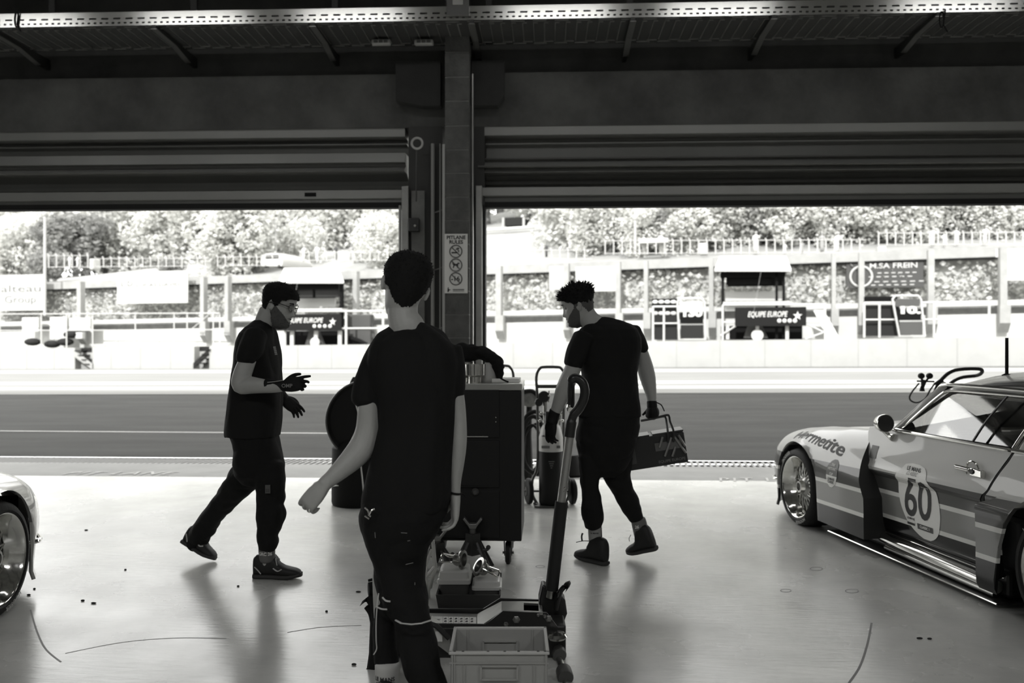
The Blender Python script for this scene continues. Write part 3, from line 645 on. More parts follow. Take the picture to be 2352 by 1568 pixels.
fence(220, 480, 592, 614, 18, 25, 5.2, 'low terrace fence in the middle of the left opening', -.004)
fence(500, 640, 588, 612, 18, 25, 5.2, 'terrace fence left of the parked white car', -.004)
fence(690, 905, 578, 600, 20, 25, 5.2, 'terrace fence above the left pit stand', -.003)
fence(1115, 1360, 573, 598, 19, 25, 5.2, 'low terrace fence right of the block column', -.004)
fence(1390, 1990, 551, 584, 19.5, 33, 5.0, 'long terrace fence with pale posts across the right opening', -.004)
fence(2018, 2390, 533, 564, 19.5, 33, 5.6, 'taller terrace fence at the upper right', -.004)
# spectators on the terrace
pm = [mat('spectator pale', .4, .8), mat('spectator mid', .2, .8), mat('spectator dark', .03, .8)]
def spectator(px, py_feet, hpx, off, mi, pose, label, grp):
    b = E(px, py_feet, off); k = (E(px, py_feet-20, off)-b).length/20; h = hpx*k; s = h/1.75
    t = thing('person', b, label, 'person', grp)
    r = lambda x, y, z: b+EE*(x*s)+EN*(y*s)+UV*(z*s)
    def ring(z, w, d, x=0): return [r(x+w*cos(q), d*sin(q), z) for q in [2*pi*i/10 for i in range(10)]]
    m = M(); lean = pose*.12
    m.loft([ring(.0, .16, .1), ring(.45, .17, .11), ring(.88, .18, .13), ring(1.0, .17, .12), ring(1.25, .2, .13, lean*.6), ring(1.42, .21, .12, lean), ring(1.5, .08, .07, lean*1.1), ring(1.56, .06, .06, lean*1.2)])
    for sd in (-1, 1):
        hand = (sd*.3+pose*.25, -.25, 1.0+(.45 if pose and sd == (1 if pose > 0 else -1) else 0))
        m.tube([r(sd*.2+lean, 0, 1.4), r(sd*.27+lean, -.05, 1.15), r(*hand)], [.055*s, .045*s, .035*s], 8)
    keep(m.build('body', pm[mi], smooth=180), t)
    keep(M().sphere(r(lean*1.3, -.02, 1.65), (.09*s, .1*s, .125*s), 10, 8).build('head', pm[1], smooth=180), t)
    keep(M().sphere(r(lean*1.3, .01, 1.69), (.1*s, .11*s, .1*s), 10, 6).build('hair', pm[0 if mi == 0 else 2], smooth=180), t)
sp = [(160, 613, 26, 0, 0, 'spectator in white with companions at the fence, upper left'), (178, 613, 26, 0, .4, 'second white-clad spectator at the fence, upper left'), (203, 614, 34, 2, 0, 'spectator in dark clothes right of the pair in white, upper left'),
      (697, 600, 36, 0, .5, 'spectator in white leaning on the fence above the left pit stand'), (728, 600, 38, 0, 0, 'spectator in white standing square above the left pit stand'), (771, 598, 36, 2, 0, 'spectator with dark trousers above the right end of the left canopy'), (806, 598, 36, 1, .3, 'spectator in grey left of the front man\'s head'),
      (1255, 590, 30, 2, 0, 'lone figure in dark clothes on the grass bank right of the column'), (1480, 585, 46, 0, -.4, 'spectator in white under the awning table right of the lamp pole'), (1518, 583, 48, 0, 0, 'second spectator under the awning table'),
      (1735, 580, 48, 0, .4, 'spectator in white left of the right canopy at the long fence'), (1803, 584, 26, 0, 0, 'seated spectator in white above the right canopy'), (1842, 582, 28, 1, .3, 'smaller spectator in grey right of the seated one'), (1888, 578, 44, 1, 0, 'tall spectator in grey at the long fence above the right stand'), (1922, 580, 46, 0, .9, 'spectator in white pointing right at the long fence'),
      (2142, 566, 42, 0, .7, 'spectator in white at the taller fence, leftmost of four'), (2169, 566, 32, 0, 0, 'seated spectator in white at the taller fence'), (2198, 564, 40, 0, -.3, 'spectator in pale shirt third along the taller fence'), (2262, 562, 42, 0, .9, 'spectator in white stretching an arm at the taller fence')]
for px, py, h, mi, po, lb in sp: spectator(px, py, h, 6.6, mi, po, lb, 'spectators on the terrace')
t = thing('awning_table', E(1500, 580, 6.2), 'white folding awning among the spectators right of the lamp pole', 'awning'); keep(ebox(M(), 1466, 1534, 548, 556, 6.0, 7.0).build('top', wp, smooth=0), t)
for px in (1470, 1530): keep(M().tube([E(px, 556, 6.4), E(px, 585, 6.4)], .03, 6).build('leg', wp), t)
for px0, px1, py0, py1, lb in ((1606, 1625, 558, 584, 'white cabinet standing at the long terrace fence'), (2016, 2036, 565, 580, 'white box at the step between the two right fences'), (205, 215, 594, 618, 'white post box at the end of the left fence')):
    tag(ebox(M(), px0, px1, py0, py1, 5.6, 6.2).build('utility_cabinet', wp, smooth=0, bevel=.05), lb, 'cabinet')
# parked white van on the terrace
t = thing('parked_car', E(625, 611, 7.0), 'white parked car seen from behind on the terrace, left opening', 'car')
def ec(px, py, o): return E(px, py, o)
m = M(); R1 = []
for o, dx, dy in ((6.2, 0, 0), (6.5, -1, -1), (8.2, -1, -1), (9.8, 2, 4)):
    pts = [(602, 611), (598, 603), (601, 592), (610, 583), (621, 581), (643, 582), (648, 590), (649, 603), (646, 611)]
    R1.append([E(x+(dx if x < 625 else -dx), y+(dy if y < 595 else 0), 6.2)+EN*(o-6.2) for x, y in pts])
m.loft(R1); keep(m.build('body', WHO, smooth=40), t)
keep(ebox(M(), 610, 640, 586, 593, 6.17, 6.2).build('rear_window', dg, smooth=0), t); keep(ebox(M(), 606, 612, 607, 614, 6.2, 6.5).build('wheel', dk), t); keep(ebox(M(), 638, 644, 607, 614, 6.2, 6.5).build('wheel', dk), t)
# lamp poles
pom = mat('pole pale', .28, .5)
for px, y0, y1, off, r, lb in ((103, 430, 725, 1.4, .085, 'tall pale pole at the far left of the pit wall'), (633, 508, 582, 9.5, .09, 'pale lamp pole rising behind the parked white car'), (1459, 440, 584, 5.6, .07, 'pale lamp pole on the terrace in the right opening'), (794, 478, 540, 26, .16, 'pale mast beside the dark hut above the left stand'), (1240, 492, 530, 22, .12, 'pale mast on the bank right of the column'), (1200, 500, 533, 22, .09, 'thin pale mast left of another on the bank right of the column')):
    t = thing('lamp_pole', E(px, y1, off), lb, 'pole'); keep(M().tube([E(px, y0, off), E(px, y1, off)], [r*.8, r], 10).build('shaft', pom), t)
    keep(M().sphere(E(px, y0+ (0 if y0 > 450 else 60), off), (r*1.6, r*1.6, r*2.6), 8, 6).build('fitting', pom), t)
t = thing('marshal_hut', E(785, 542, 25), 'dark hut with pale roof rail among the trees above the left stand', 'hut')
keep(ebox(M(), 756, 812, 525, 542, 25, 28).build('walls', mg, smooth=0), t); keep(ebox(M(), 754, 814, 521, 525, 24.8, 28).build('roof', wp, smooth=0), t); keep(ebox(M(), 779, 796, 508, 522, 25.5, 26).build('chimney_box', wp, smooth=0), t)
t = thing('marshal_hut', E(1180, 525, 20), 'dark boxed shelter under the trees right of the block column', 'hut')
keep(ebox(M(), 1158, 1200, 500, 517, 21, 23).build('walls', dg, smooth=0), t); 
for px in (1156, 1203): keep(M().tube([E(px, 500, 21), E(px, 533, 21)], .1, 6).build('post', pom), t)
# ---------------------------------------------------------------- trees
def make_tree(seed, lm_, label):
    rn = random.Random(seed); t = thing('tree', (0, 0, 0), label, 'tree', 'trees on the bank')
    m = M(); blobs = []
    for _ in range(34):
        q = Vector((rn.gauss(0, 1), rn.gauss(0, 1), rn.gauss(0, 1))).normalized()*rn.uniform(.45, 1); blobs.append((Vector((q.x*3.1, q.y*2.6, 4.6+q.z*3.6)), rn.uniform(.7, 1.4)))
    pts = []
    for c, r in blobs:
        for _ in range(150):
            q = Vector((rn.gauss(0, 1), rn.gauss(0, 1), rn.gauss(0, 1))).normalized()*r*rn.uniform(.75, 1.05); pts.append(c+q)
    leaves(m, pts, .10, .24, rn)
    m.build('crown', lm_, t, smooth=0)
    m = M(); m.tube([(0, 0, -1), (0.1, 0, 2), (-.1, .1, 5)], [.28, .22, .1], 8); m.build('trunk', mat('bark', .12, .9), t)
    return t
protos = [make_tree(11, lf2, ''), make_tree(12, lf2, ''), make_tree(13, lf3, '')]
used = [False]*3
spots = []
rt = random.Random(5)
side = {0: 'left', 1: 'right'}
def place_tree(px, py_base, off, sc, kind, label, sink=0):
    global used
    p = E(px, py_base, off); a = (p-PE).dot(EE)
    if not -52 < a < 82: return
    p.z = bankz(a, off)-.3-sink
    o = protos[kind] if not used[kind] else copy_tree(protos[kind]); used[kind] = True
    o.location = p; o.scale = (sc, sc, sc*rt.uniform(.9, 1.1)); o.rotation_euler = (0, 0, rt.uniform(0, 6.28)); o['label'] = label
rowl = []
for px in range(-60, 960, 88): rowl.append((px, 30+rt.uniform(-2, 3), 'L'))
for px in range(1120, 2460, 95): rowl.append((px, 27+rt.uniform(-2, 3), 'R'))
for i, (px, off, sd) in enumerate(rowl):
    kind = 2 if i in (0, 3, 7, 12, 15) else i % 2
    place_tree(px, 540, off, rt.uniform(.95, 1.35), kind, ('dark' if kind == 2 else 'pale')+' leafy tree in the '+('left' if sd == 'L' else 'right')+' opening, number %d from the %s' % ((i+1, 'far left') if sd == 'L' else (i-11, 'block column')))
for i, px in enumerate(range(-150, 2600, 130)):
    place_tree(px, 520, 46+rt.uniform(-3, 3), rt.uniform(1.7, 2.3), i % 3, 'large hazy tree of the back row behind the bank trees, number %d from the left' % (i+1))
for i, px in enumerate(range(1335, 2440, 34)):
    place_tree(px, 580, 9.5+rt.uniform(-.8, 1.5), rt.uniform(.42, .58), (0, 1, 1, 0, 1, 2, 0)[i % 7], 'leafy shrub at the back of the long terrace fence, number %d from the left' % (i+1), .5)
for i, px in enumerate(range(1330, 2440, 62)):
    place_tree(px, 560, 15+rt.uniform(-1.5, 2.5), rt.uniform(.75, 1.0), (0, 1, 1, 0, 1, 2)[i % 6], 'taller leafy tree above the shrubs of the long fence, number %d from the left' % (i+1), 1.6)
for i, px in enumerate(range(-40, 930, 70)):
    place_tree(px, 540, 22+rt.uniform(-1.5, 2), rt.uniform(.8, 1.1), (0, 1, 1, 2, 0, 1)[i % 6], 'leafy tree along the upper road in the left opening, number %d from the left' % (i+1), 1.2)
for i, (px, off, sc, k) in enumerate(((110, 10, .42, 2), (520, 8.5, .62, 0), (560, 9, .7, 1), (590, 9.5, .75, 0), (390, 9, .3, 2), (690, 12, .5, 1), (890, 9, .55, 1), (845, 11, .45, 0), (1420, 14, .5, 0), (1560, 12, .5, 1), (1700, 13, .55, 0), (1830, 13, .5, 1), (1990, 12, .55, 0), (2230, 13, .6, 1))):
    place_tree(px, 580, off, sc, k, 'bushy young tree low on the bank, bush number %d from the left' % (i+1), .6)
# ================================================================== racing coupe (local: X rearward, Y towards the far side, Z up)
CYM = .925
def band_mat(name, stops, rough=.35, coat=.42):
    m = bpy.data.materials.new(name); m.use_nodes = True; nt = m.node_tree; b = nt.nodes['Principled BSDF']
    tc = nt.nodes.new('ShaderNodeTexCoord'); sx = nt.nodes.new('ShaderNodeSeparateXYZ'); r = nt.nodes.new('ShaderNodeValToRGB'); r.color_ramp.interpolation = 'CONSTANT'
    ml = nt.nodes.new('ShaderNodeMath'); ml.operation = 'MULTIPLY_ADD'; ml.inputs[1].default_value = -.022; nt.links.new(tc.outputs['Object'], sx.inputs[0])
    nt.links.new(sx.outputs['X'], ml.inputs[0]); nt.links.new(sx.outputs['Z'], ml.inputs[2]); nt.links.new(ml.outputs[0], r.inputs[0])
    el = r.color_ramp.elements
    while len(el) > 1: el.remove(el[-1])
    el[0].position = 0; el[0].color = tint(stops[0][1])
    for p, v in stops[1:]: e = el.new(p); e.color = tint(v)
    nt.links.new(r.outputs[0], b.inputs['Base Color']); b.inputs['Specular IOR Level'].default_value = .15; b.inputs['Roughness'].default_value = rough; b.inputs['Coat Weight'].default_value = coat; b.inputs['Coat Roughness'].default_value = .03
    return m
PAINT = band_mat('striped car paint', [(0, .008), (.235, .75), (.262, .26), (.395, .75), (.422, .085), (.545, .58)])
PLAIN = mat('silver car paint', .42, .25, .35, coat=1.0)
GLASS = mat('car glass', .9, .02, trans=1.0, ior=2.0)
DARKI = mat('car interior', .02, .7)
KEYS = [(-.80, (.46, .20), (.42, .33), (.42, .46), (.46, .54), (.55, .585), (.66, .60), (.80, .605), (.925, .605)),
 (-.74, (.32, .17), (.26, .33), (.27, .48), (.34, .575), (.45, .62), (.60, .635), (.78, .64), (.925, .64)),
 (-.60, (.16, .12), (.11, .35), (.13, .52), (.21, .615), (.34, .665), (.54, .675), (.75, .68), (.925, .68)),
 (-.38, (.04, .10), (.02, .42), (.045, .57), (.13, .665), (.30, .715), (.48, .71), (.70, .72), (.925, .72)),
 (0, (.0, .10), (.0, .50), (.03, .625), (.13, .715), (.30, .765), (.47, .74), (.70, .755), (.925, .76)),
 (.35, (.0, .10), (.0, .47), (.03, .59), (.12, .70), (.29, .79), (.44, .765), (.52, .83), (.925, .845)),
 (.72, (.0, .10), (.0, .43), (.03, .535), (.115, .66), (.26, .80), (.42, .81), (.56, .855), (.925, .87)),
 (.95, (.0, .10), (.0, .40), (.03, .51), (.12, .66), (.25, .81), (.42, .825), (.6, .86), (.925, .875))]
def low_front(s):
    R = .352
    return max(.115, .30+sqrt(max(0, R*R-s*s))) if abs(s) < R else .115
def low_rear(s):
    c, R = 2.66, .385
    return max(.12, .31+sqrt(max(0, R*R-(s-c)**2))) if abs(s-c) < R else .12
def section(s):
    for i in range(len(KEYS)-1):
        if s <= KEYS[i+1][0] or i == len(KEYS)-2:
            a, b = KEYS[i], KEYS[i+1]; t = min(1, max(0, (s-a[0])/(b[0]-a[0]))); return [Vector((s, lerp(p[0], q[0], t), lerp(p[1], q[1], t))) for p, q in zip(a[1:], b[1:])]
def shear_front(v):
    if v.x > .36: v.x += min(1, (v.x-.36)/.36)*max(0, min(1, (.80-v.z)/.42))*.30
    return v
def mirror_mod(o):
    d = o.modifiers.new('mirror', 'MIRROR'); d.use_axis = (False, True, False); d.use_clip = False
    e = None
    return d
def mirrored(m):
    n = len(m.v); m.v += [(x, 2*CYM-y, z) for x, y, z in m.v]; fs = list(m.f); mi = list(m.mi)
    m.f += [tuple(i+n for i in reversed(f)) for f in fs]; m.mi += mi; return m
def quadgrid(m, rows):
    n = len(rows[0]); o = len(m.v); vs = [v for r in rows for v in r]
    return m.add(vs, [(i*n+j, i*n+j+1, (i+1)*n+j+1, (i+1)*n+j) for i in range(len(rows)-1) for j in range(n-1)])
DOORP = [(.83, .222), (.80, .21), (.75, .188), (.70, .166), (.65, .15), (.615, .142), (.60, .132), (.585, .118), (.56, .116), (.545, .125), (.53, .142), (.50, .144), (.45, .143), (.40, .143), (.35, .143), (.30, .144), (.25, .15), (.20, .158), (.17, .17)]
def door_y(z):
    for (a, b), (c, d) in zip(DOORP, DOORP[1:]):
        if z >= c: return lerp(d, b, (z-c)/(a-c))
    return DOORP[-1][1]
def fender_pt(s, z):               # point of the front wing side at station s, height z
    pts = smoothpath(section(s)[:6], 8)
    for a, b in zip(pts, pts[1:]):
        if a.z <= z <= b.z and b.z > a.z: p = a.lerp(b, (z-a.z)/(b.z-a.z)); return shear_front(p.copy())
    return shear_front(pts[-1].copy())
def build_car(paint, root, decals=True):
    def part(m, name, mt, sm=35, par=None, mir=False, **k):
        o = m.build(name, mt, par or root, smooth=sm, **k)
        if mir:
            r = M(); r.v = [(x, 2*CYM-y, z) for x, y, z in m.v]; r.f = [tuple(reversed(f)) for f in m.f]; r.mi = list(m.mi); r.build(name, mt, par or root, smooth=sm, **k)
        return o
    # front wings and bonnet
    rows = []; ss = [-.80+i*1.75/2/1 for i in (0,)]
    ss = [-.80, -.78, -.76, -.74, -.71, -.68, -.64, -.6, -.55, -.5, -.45, -.4]+[-.36+i*.03 for i in range(25)]+[.38, .42, .46, .5, .54, .58, .62, .66, .70]
    for s in sorted(ss):
        sp_ = smoothpath(section(s), 6); lo = low_front(s)
        base = sp_[0]; r = []
        zs1 = [p for p in sp_]
        # lift everything below the arch line onto it
        out = []
        for p in zs1: out.append(Vector((p.x, p.y, max(p.z, lo))) if p.z < lo else p)
        rows.append([shear_front(p.copy()) for p in out])
    m = M(); quadgrid(m, rows)
    nose = rows[0]; m.add([Vector((nose[0].x+.02, p.y, p.z)) for p in nose]+[Vector((nose[0].x+.02, CYM, nose[0].z))], [tuple(range(len(nose)+1))])
    part(m, 'front_wings', paint, 30, mir=True)
    # inner face behind the wing (the vent gap)
    tail = rows[-1][:26]; m = M(); quadgrid(m, [[p for p in tail], [Vector((p.x-.03, max(p.y, .24), p.z)) for p in tail]]); m.bb(.62, .9, .25, .27, .12, .7)
    part(m, 'vent_liner', DARKI, 0, mir=True)
    m = M()
    for c, w in ((0, .36), (2.66, .39)): m.tube([(c+w*cos(a), .16, .31+w*sin(a)) for a in [pi*k/14 for k in range(15)]], .012, 6)
    part(m, 'arch_lip', DARKI, mir=True)
    # doors
    m = M(); rows = []
    for i in range(15):
        f = i/14; r = []
        for z, y in DOORP:
            a = shear_front(Vector((.70, y, z))).x-.03+.012 if z > .6 else shear_front(Vector((.70, y, z))).x-.10
            b = 2.075-(.83-z)*.42; b = max(b, 1.955)
            r.append(Vector((lerp(a, b, f), y, z)))
        rows.append(r)
    quadgrid(m, rows); part(m, 'door', paint, 25, mir=True)
    # dark gap behind the door edge
    m = M(); m.tube([(max(2.085-(.83-z)*.42, 1.965), y+.016, z) for z, y in DOORP], .014, 6); part(m, 'door_gap', DARKI, mir=True)
    # rear quarter with boxed flare
    m = M(); rows = []
    for s in [2.0, 2.05, 2.10, 2.112, 2.14, 2.2, 2.25]+[2.28+.04*i for i in range(21)]+[3.15, 3.3, 3.5, 3.65, 3.72]:
        fl = 0 if s < 2.105 else 1; r = []; tp = max(0, (s-3.2)/.52); lo = low_rear(s) if fl else .17
        st = [(.83, .222), (.78, .205), (.72, .175), (.66, .152), (.62, .142)]
        if fl: st += [(.60, .13), (.585, .06), (.575, .0), (.565, -.022), (.55, -.026), (.50, -.024), (.44, -.022), (.38, -.02), (.32, -.02), (.26, -.02), (.2, -.02), (.15, -.015), (.12, 0)]
        else: st += [(.60, .132), (.585, .118), (.575, .117), (.565, .118), (.55, .122), (.50, .144), (.44, .143), (.38, .143), (.32, .144), (.26, .148), (.2, .158), (.19, .16), (.17, .17)]
        for z, y in st:
            x = max(s, 2.075-(.83-z)*.42+.02, 1.98) if s < 2.1 else s
            r.append(Vector((x, y+tp*.12, max(z, lo))))
        rows.append(r)
    quadgrid(m, rows)
    part(m, 'rear_quarter', paint, 25, mir=True)
    # boot, shelf between windows
    m = M(); rows = []
    for s, zc in ((2.02, .83), (2.9, .86), (3.25, .90), (3.5, .895), (3.68, .87), (3.72, .80)): rows.append([Vector((s, y, lerp(.83 if s < 3.6 else zc-.04, zc, sin(pi/2*min(1, (y-.222)/.4))))) for y in (.222, .3, .4, .55, .75, .925)])
    rows.append([Vector((3.72, y, .2)) for y in (.26, .3, .4, .55, .75, .925)])
    quadgrid(m, rows); part(m, 'boot', paint, 30, mir=True)
    # roof
    m = M(); rows = []
    for s, k in ((1.345, 0), (1.40, .55), (1.5, .82), (1.65, .95), (1.9, 1), (2.2, 1), (2.5, .96), (2.7, .85), (2.8, .72)):
        zd = 1.15-.03*(1-k)*1 if s < 1.5 else 1.15-.06*(1-k); zc = lerp(1.165, 1.262, k)
        rows.append([Vector((s+.0*(1-k), y, lerp(zd, zc, sin(pi/2*min(1, (y-.33)/.50)**.8)))) for y in (.33, .345, .36, .385, .42, .48, .56, .68, .8, .925)])
    quadgrid(m, rows); part(m, 'roof', paint, 40, mir=True, solid=.012)
    # pillars and drip rail
    m = M(); m.tube([(.98, .235, .83), (1.15, .28, .98), (1.345, .33, 1.15)], .019, 8); m.tube([(.945, .25, .84), (1.33, .345, 1.165)], .016, 8); part(m, 'front_pillar', paint, 180, mir=True)
    m = M(); m.tube(smoothpath([(2.12, .235, .83), (2.2, .30, 1.03), (2.32, .33, 1.14)], 5), .016, 8)
    part(m, 'centre_pillar', paint, 180, mir=True); m = M()
    m.add([(2.72, .335, 1.14), (2.8, .35, 1.13), (3.2, .25, .86), (2.75, .23, .84)], [(0, 1, 2, 3)])
    part(m, 'rear_pillar', paint, 180, mir=True)
    m = M(); m.tube(smoothpath([(1.30, .318, 1.125), (1.345, .318, 1.155), (1.5, .318, 1.163), (2.0, .318, 1.163), (2.6, .325, 1.15), (2.78, .34, 1.12)], 5), .011, 8); part(m, 'drip_rail', CHR, mir=True)
    m = M(); m.tube(smoothpath([(1.02, .243, .845), (1.2, .275, .985), (1.345, .306, 1.095), (1.40, .316, 1.122), (1.5, .32, 1.13), (2.0, .32, 1.132), (2.25, .32, 1.125)], 5), .010, 8)
    m.tube(smoothpath([(2.07, .235, .85), (2.13, .275, .97), (2.27, .32, 1.125)], 5), .010, 8); m.tube(smoothpath([(2.11, .232, .85), (2.19, .28, .99), (2.31, .322, 1.128)], 5), .009, 8)
    m.tube([(1.0, .218, .842), (2.06, .218, .842)], .012, 8); m.tube([(2.085, .218, .842), (2.7, .225, .842)], .012, 8)
    part(m, 'window_trim', CHR, mir=True)
    m = M(); m.tube(smoothpath([(1.73, .238, .84), (1.80, .275, .97), (1.92, .318, 1.125)], 5), .007, 6); part(m, 'window_divider', BLKG, mir=True)
    # glass
    m = M(); m.prism([(1.03, .845), (1.345, 1.10), (1.42, 1.13), (2.25, 1.128), (2.06, .845)], (0, 0, 0), (1, .0, 0), (0, .30, 1), (0, .004, 0)); 
    for i in range(len(m.v)): x, y, z = m.v[i]; m.v[i] = (x, .232+(z-.84)*.30+(y-z*.30)+.08*max(0, x-1.1), z)
    part(m, 'side_window', GLASS, 0, mir=True)
    m = M(); m.add([(2.13, .236, .845), (2.7, .236, .845), (2.76, .32, 1.125), (2.32, .322, 1.128)], [(0, 1, 2, 3)]); part(m, 'quarter_window', GLASS, 0, mir=True)
    m = M(); rows = [[Vector((lerp(.94, 1.34, t)-.10*(1-t)*sin(pi/2*(y-.25)/.675), lerp(y, .33+(y-.25)*.88, t), lerp(.84, 1.165, t)+.0)) for y in (.25, .35, .5, .7, .925)] for t in (0, .25, .5, .75, 1)]
    quadgrid(m, rows); part(m, 'windscreen', GLASS, 180, mir=True)
    m = M(); quadgrid(m, [[Vector((2.8, .35, 1.13)), Vector((2.8, .6, 1.2)), Vector((2.8, .925, 1.22))], [Vector((3.22, .27, .875)), Vector((3.25, .6, .89)), Vector((3.26, .925, .9))]]); part(m, 'rear_window', GLASS, 180, mir=True)
    # sills, splitter edge and side exhaust
    m = M(); m.bb(.55, 2.12, .17, .30, .05, .20); part(m, 'sill', BLKG, 0, mir=True, bevel=.02)
    m = M(); m.bb(.36, 2.14, .085, .30, .028, .04); part(m, 'side_skirt', BLKG, 0, mir=True)
    m = M(); m.tube([(.36, .083, .034), (2.14, .083, .034)], .0055, 6); m.tube([(.92, .155, .165), (2.10, .155, .158)], .004, 6); part(m, 'skirt_edge', CHR, mir=True)
    m = M(); m.tube(smoothpath([(.94, .16, .125), (1.2, .14, .122), (1.9, .13, .115), (2.09, .12, .11)], 4), .036, 16); part(m, 'side_pipe', CHR, mir=True)
    m = M(); m.tube(smoothpath([(1.0, .155, .062), (1.3, .15, .062), (2.06, .14, .062)], 4), .022, 12); part(m, 'lower_pipe', mat('dark steel', .25, .25, 1.0), mir=True)
    # underbody
    m = M(); m.bb(-.62, 3.6, .34, 2*CYM-.34, .10, .46); m.bb(.45, 2.2, .24, 2*CYM-.24, .06, .45); m.bb(-.74, -.5, .3, 2*CYM-.3, .14, .5); m.bb(3.2, 3.68, .25, 2*CYM-.25, .18, .7); part(m, 'underbody', DARKI, 0)
    # air dam and front bumper blade
    m = M(); q = smoothpath([(-.36, .03, .14), (-.5, .10, .14), (-.66, .25, .14), (-.78, .45, .14), (-.82, .925, .14)], 6)
    quadgrid(m, [[p+UV*-.05+Vector((-.03, 0, 0)) for p in q], [p+UV*.0 for p in q], [p+UV*.12 for p in q]]); part(m, 'air_dam', paint, 40, mir=True, solid=.02)
    m = M(); q = smoothpath([(-.37, .06, .30), (-.40, .025, .30), (-.5, .06, .30), (-.66, .2, .30), (-.80, .42, .30), (-.83, .925, .30)], 6); m.tube(q, .012, 8); part(m, 'bumper_strip', CHR, mir=True)
    m = M()
    for y in (.52, .70): m.lathe([(.0, -.03), (.06, -.028), (.085, 0), (.09, .02)], (-.80, y, .50), (1, 0, 0), 20)
    part(m, 'headlight', CHR, mir=True)
    # wheels
    for nm, s, side, rr, yo in (('f', 0, 0, .30, .0), ('f', 0, 1, .30, .0), ('r', 2.66, 0, .315, .0), ('r', 2.66, 1, .315, .0)):
        y0 = yo+.0 if side == 0 else 2*CYM-yo; dy = 1 if side == 0 else -1; k = rr/.30; ax = (0, dy, 0); o = Vector((s, y0, rr))
        wdt = .26 if nm == 'f' else .33
        m = M(); m.lathe([(.236*k, .012), (.25*k, .0), (.275*k, .006), (.291*k, .022), (.3*k, .05), (.3*k, wdt-.05), (.285*k, wdt), (.236*k, wdt-.01)], o, ax, 56, cap=False)
        ty = part(m, 'tyre', RUB, 50)
        fn = lambda x, y, a0=0, R=.268: None
        for a0 in (radians(125), radians(-70)):
            vs, fs = text2d('HOOSIER', .034, bold=.03, spacing=1.15); q = M(); R = .268*k
            q.add([(s+(R+v.y)*cos(a0-v.x/R)*1, y0-dy*.0015+dy*.002*0, rr+(R+v.y)*sin(a0-v.x/R)) if dy > 0 else (s+(R+v.y)*cos(pi-(a0-v.x/R)), y0+.0015, rr+(R+v.y)*sin(pi-(a0-v.x/R))) for v in vs], fs)
            q.build('tyre_lettering', mat('tyre lettering', .4, .7), ty, smooth=0)
        m = M(); m.lathe([(.24*k, .016), (.236*k, .006), (.228*k, .010), (.226*k, .03), (.212*k, .04), (.208*k, .085), (.196*k, .10), (.19*k, .13), (.19*k, wdt-.03)], o, ax, 56, cap=False)
        rim = part(m, 'rim', CHR, 60)
        m = M(); nsp = 18; hub = o+Vector((0, dy*.085, 0))
        for q in range(nsp):
            for tw in (-1, 1):
                a = 2*pi*q/nsp; b = a+tw*2*pi/nsp*1.5
                p0 = o+Vector((.062*k*cos(a), dy*.082, .062*k*sin(a))); p1 = o+Vector((.197*k*cos(b), dy*.102, .197*k*sin(b)))
                m.tube([p0, p1], .0052, 6)
        part(m, 'spokes', mat('spoke silver', .62, .3, .9), 60, par=rim)
        m = M(); m.lathe([(.075*k, .115), (.078*k, .085), (.066*k, .072), (.05*k, .062), (.044*k, .03), (.03*k, .028), (.028*k, .045), (.0, .05)], o, ax, 28); part(m, 'hub', mat('hub dull', .38, .3, .9), 40, par=rim)
        m = M(); m.lathe([(0, .16), (.15*k, .16), (.15*k, .185), (0, .185)], o, ax, 28); part(m, 'brake_disc', mat('disc dark', .05, .5, .5), 40)
    # mirrors and handles
    m = M(); m.lathe([(.0, -.085), (.03, -.078), (.052, -.05), (.062, 0), (.060, .012)], (.985, .15, .885), (1, 0, .03), 24); m.tube([(.93, .16, .85), (.96, .195, .80), (1.0, .20, .79)], [.018, .016, .026], 10); mr = part(m, 'door_mirror', CHR, 60)
    m = M(); m.lathe([(.0, .014), (.056, .0145), (.058, .008)], (.985, .15, .885), (1, 0, .03), 24); part(m, 'mirror_glass', mat('mirror dark', .03, .15), par=mr)
    m = M(); m.tube([(1.73, .135, .705), (1.86, .13, .705)], .015, 10); m.box((1.91, .14, .695), (.10, .03, .045)); hd = part(m, 'door_handle', CHR, 40, bevel=.006)
    m = M(); m.lathe([(0, -.012), (.014, -.012), (.02, .01)], (1.885, .13, .7), (0, 1, 0), 16); part(m, 'lock', BLKG, par=hd)
    m = M(); m.tube([(1.84+.055*cos(a), door_y(.7)-.004, .70+.05*sin(a)) for a in [2*pi*k/18 for k in range(18)]], .006, 6, closed=True); part(m, 'handle_recess', CHR, par=hd)
    # interior
    m = M(); m.bb(1.75, 2.1, .38, .78, .35, .62); m.box((2.12, .58, .86), (.12, .42, .62), (1, 0, .25), None, None); m.box((2.16, .58, 1.07), (.08, .24, .16)); part(m, 'seat', mat('seat grey', .12, .7), 30, bevel=.03)
    m = M(); m.bb(1.0, 1.25, .3, 2*CYM-.3, .62, .83); part(m, 'dashboard', DARKI, 30, bevel=.03)
    m = M(); m.tube([(1.27+.0, .6+.16*cos(a), .84+.16*sin(a)) for a in [2*pi*k/20 for k in range(20)]], .014, 8, closed=True); m.tube([(1.2, .6, .82), (1.27, .6, .84)], .02, 8); part(m, 'steering_wheel', DARKI)
    m = M()
    for y in (.36, 2*CYM-.36): m.tube(smoothpath([(1.08, y, .3), (1.1, y, .85), (1.40, y+(.02 if y < 1 else -.02), 1.11), (2.25, y+(.03 if y < 1 else -.03), 1.12), (2.3, y, .3)], 5), .02, 8)
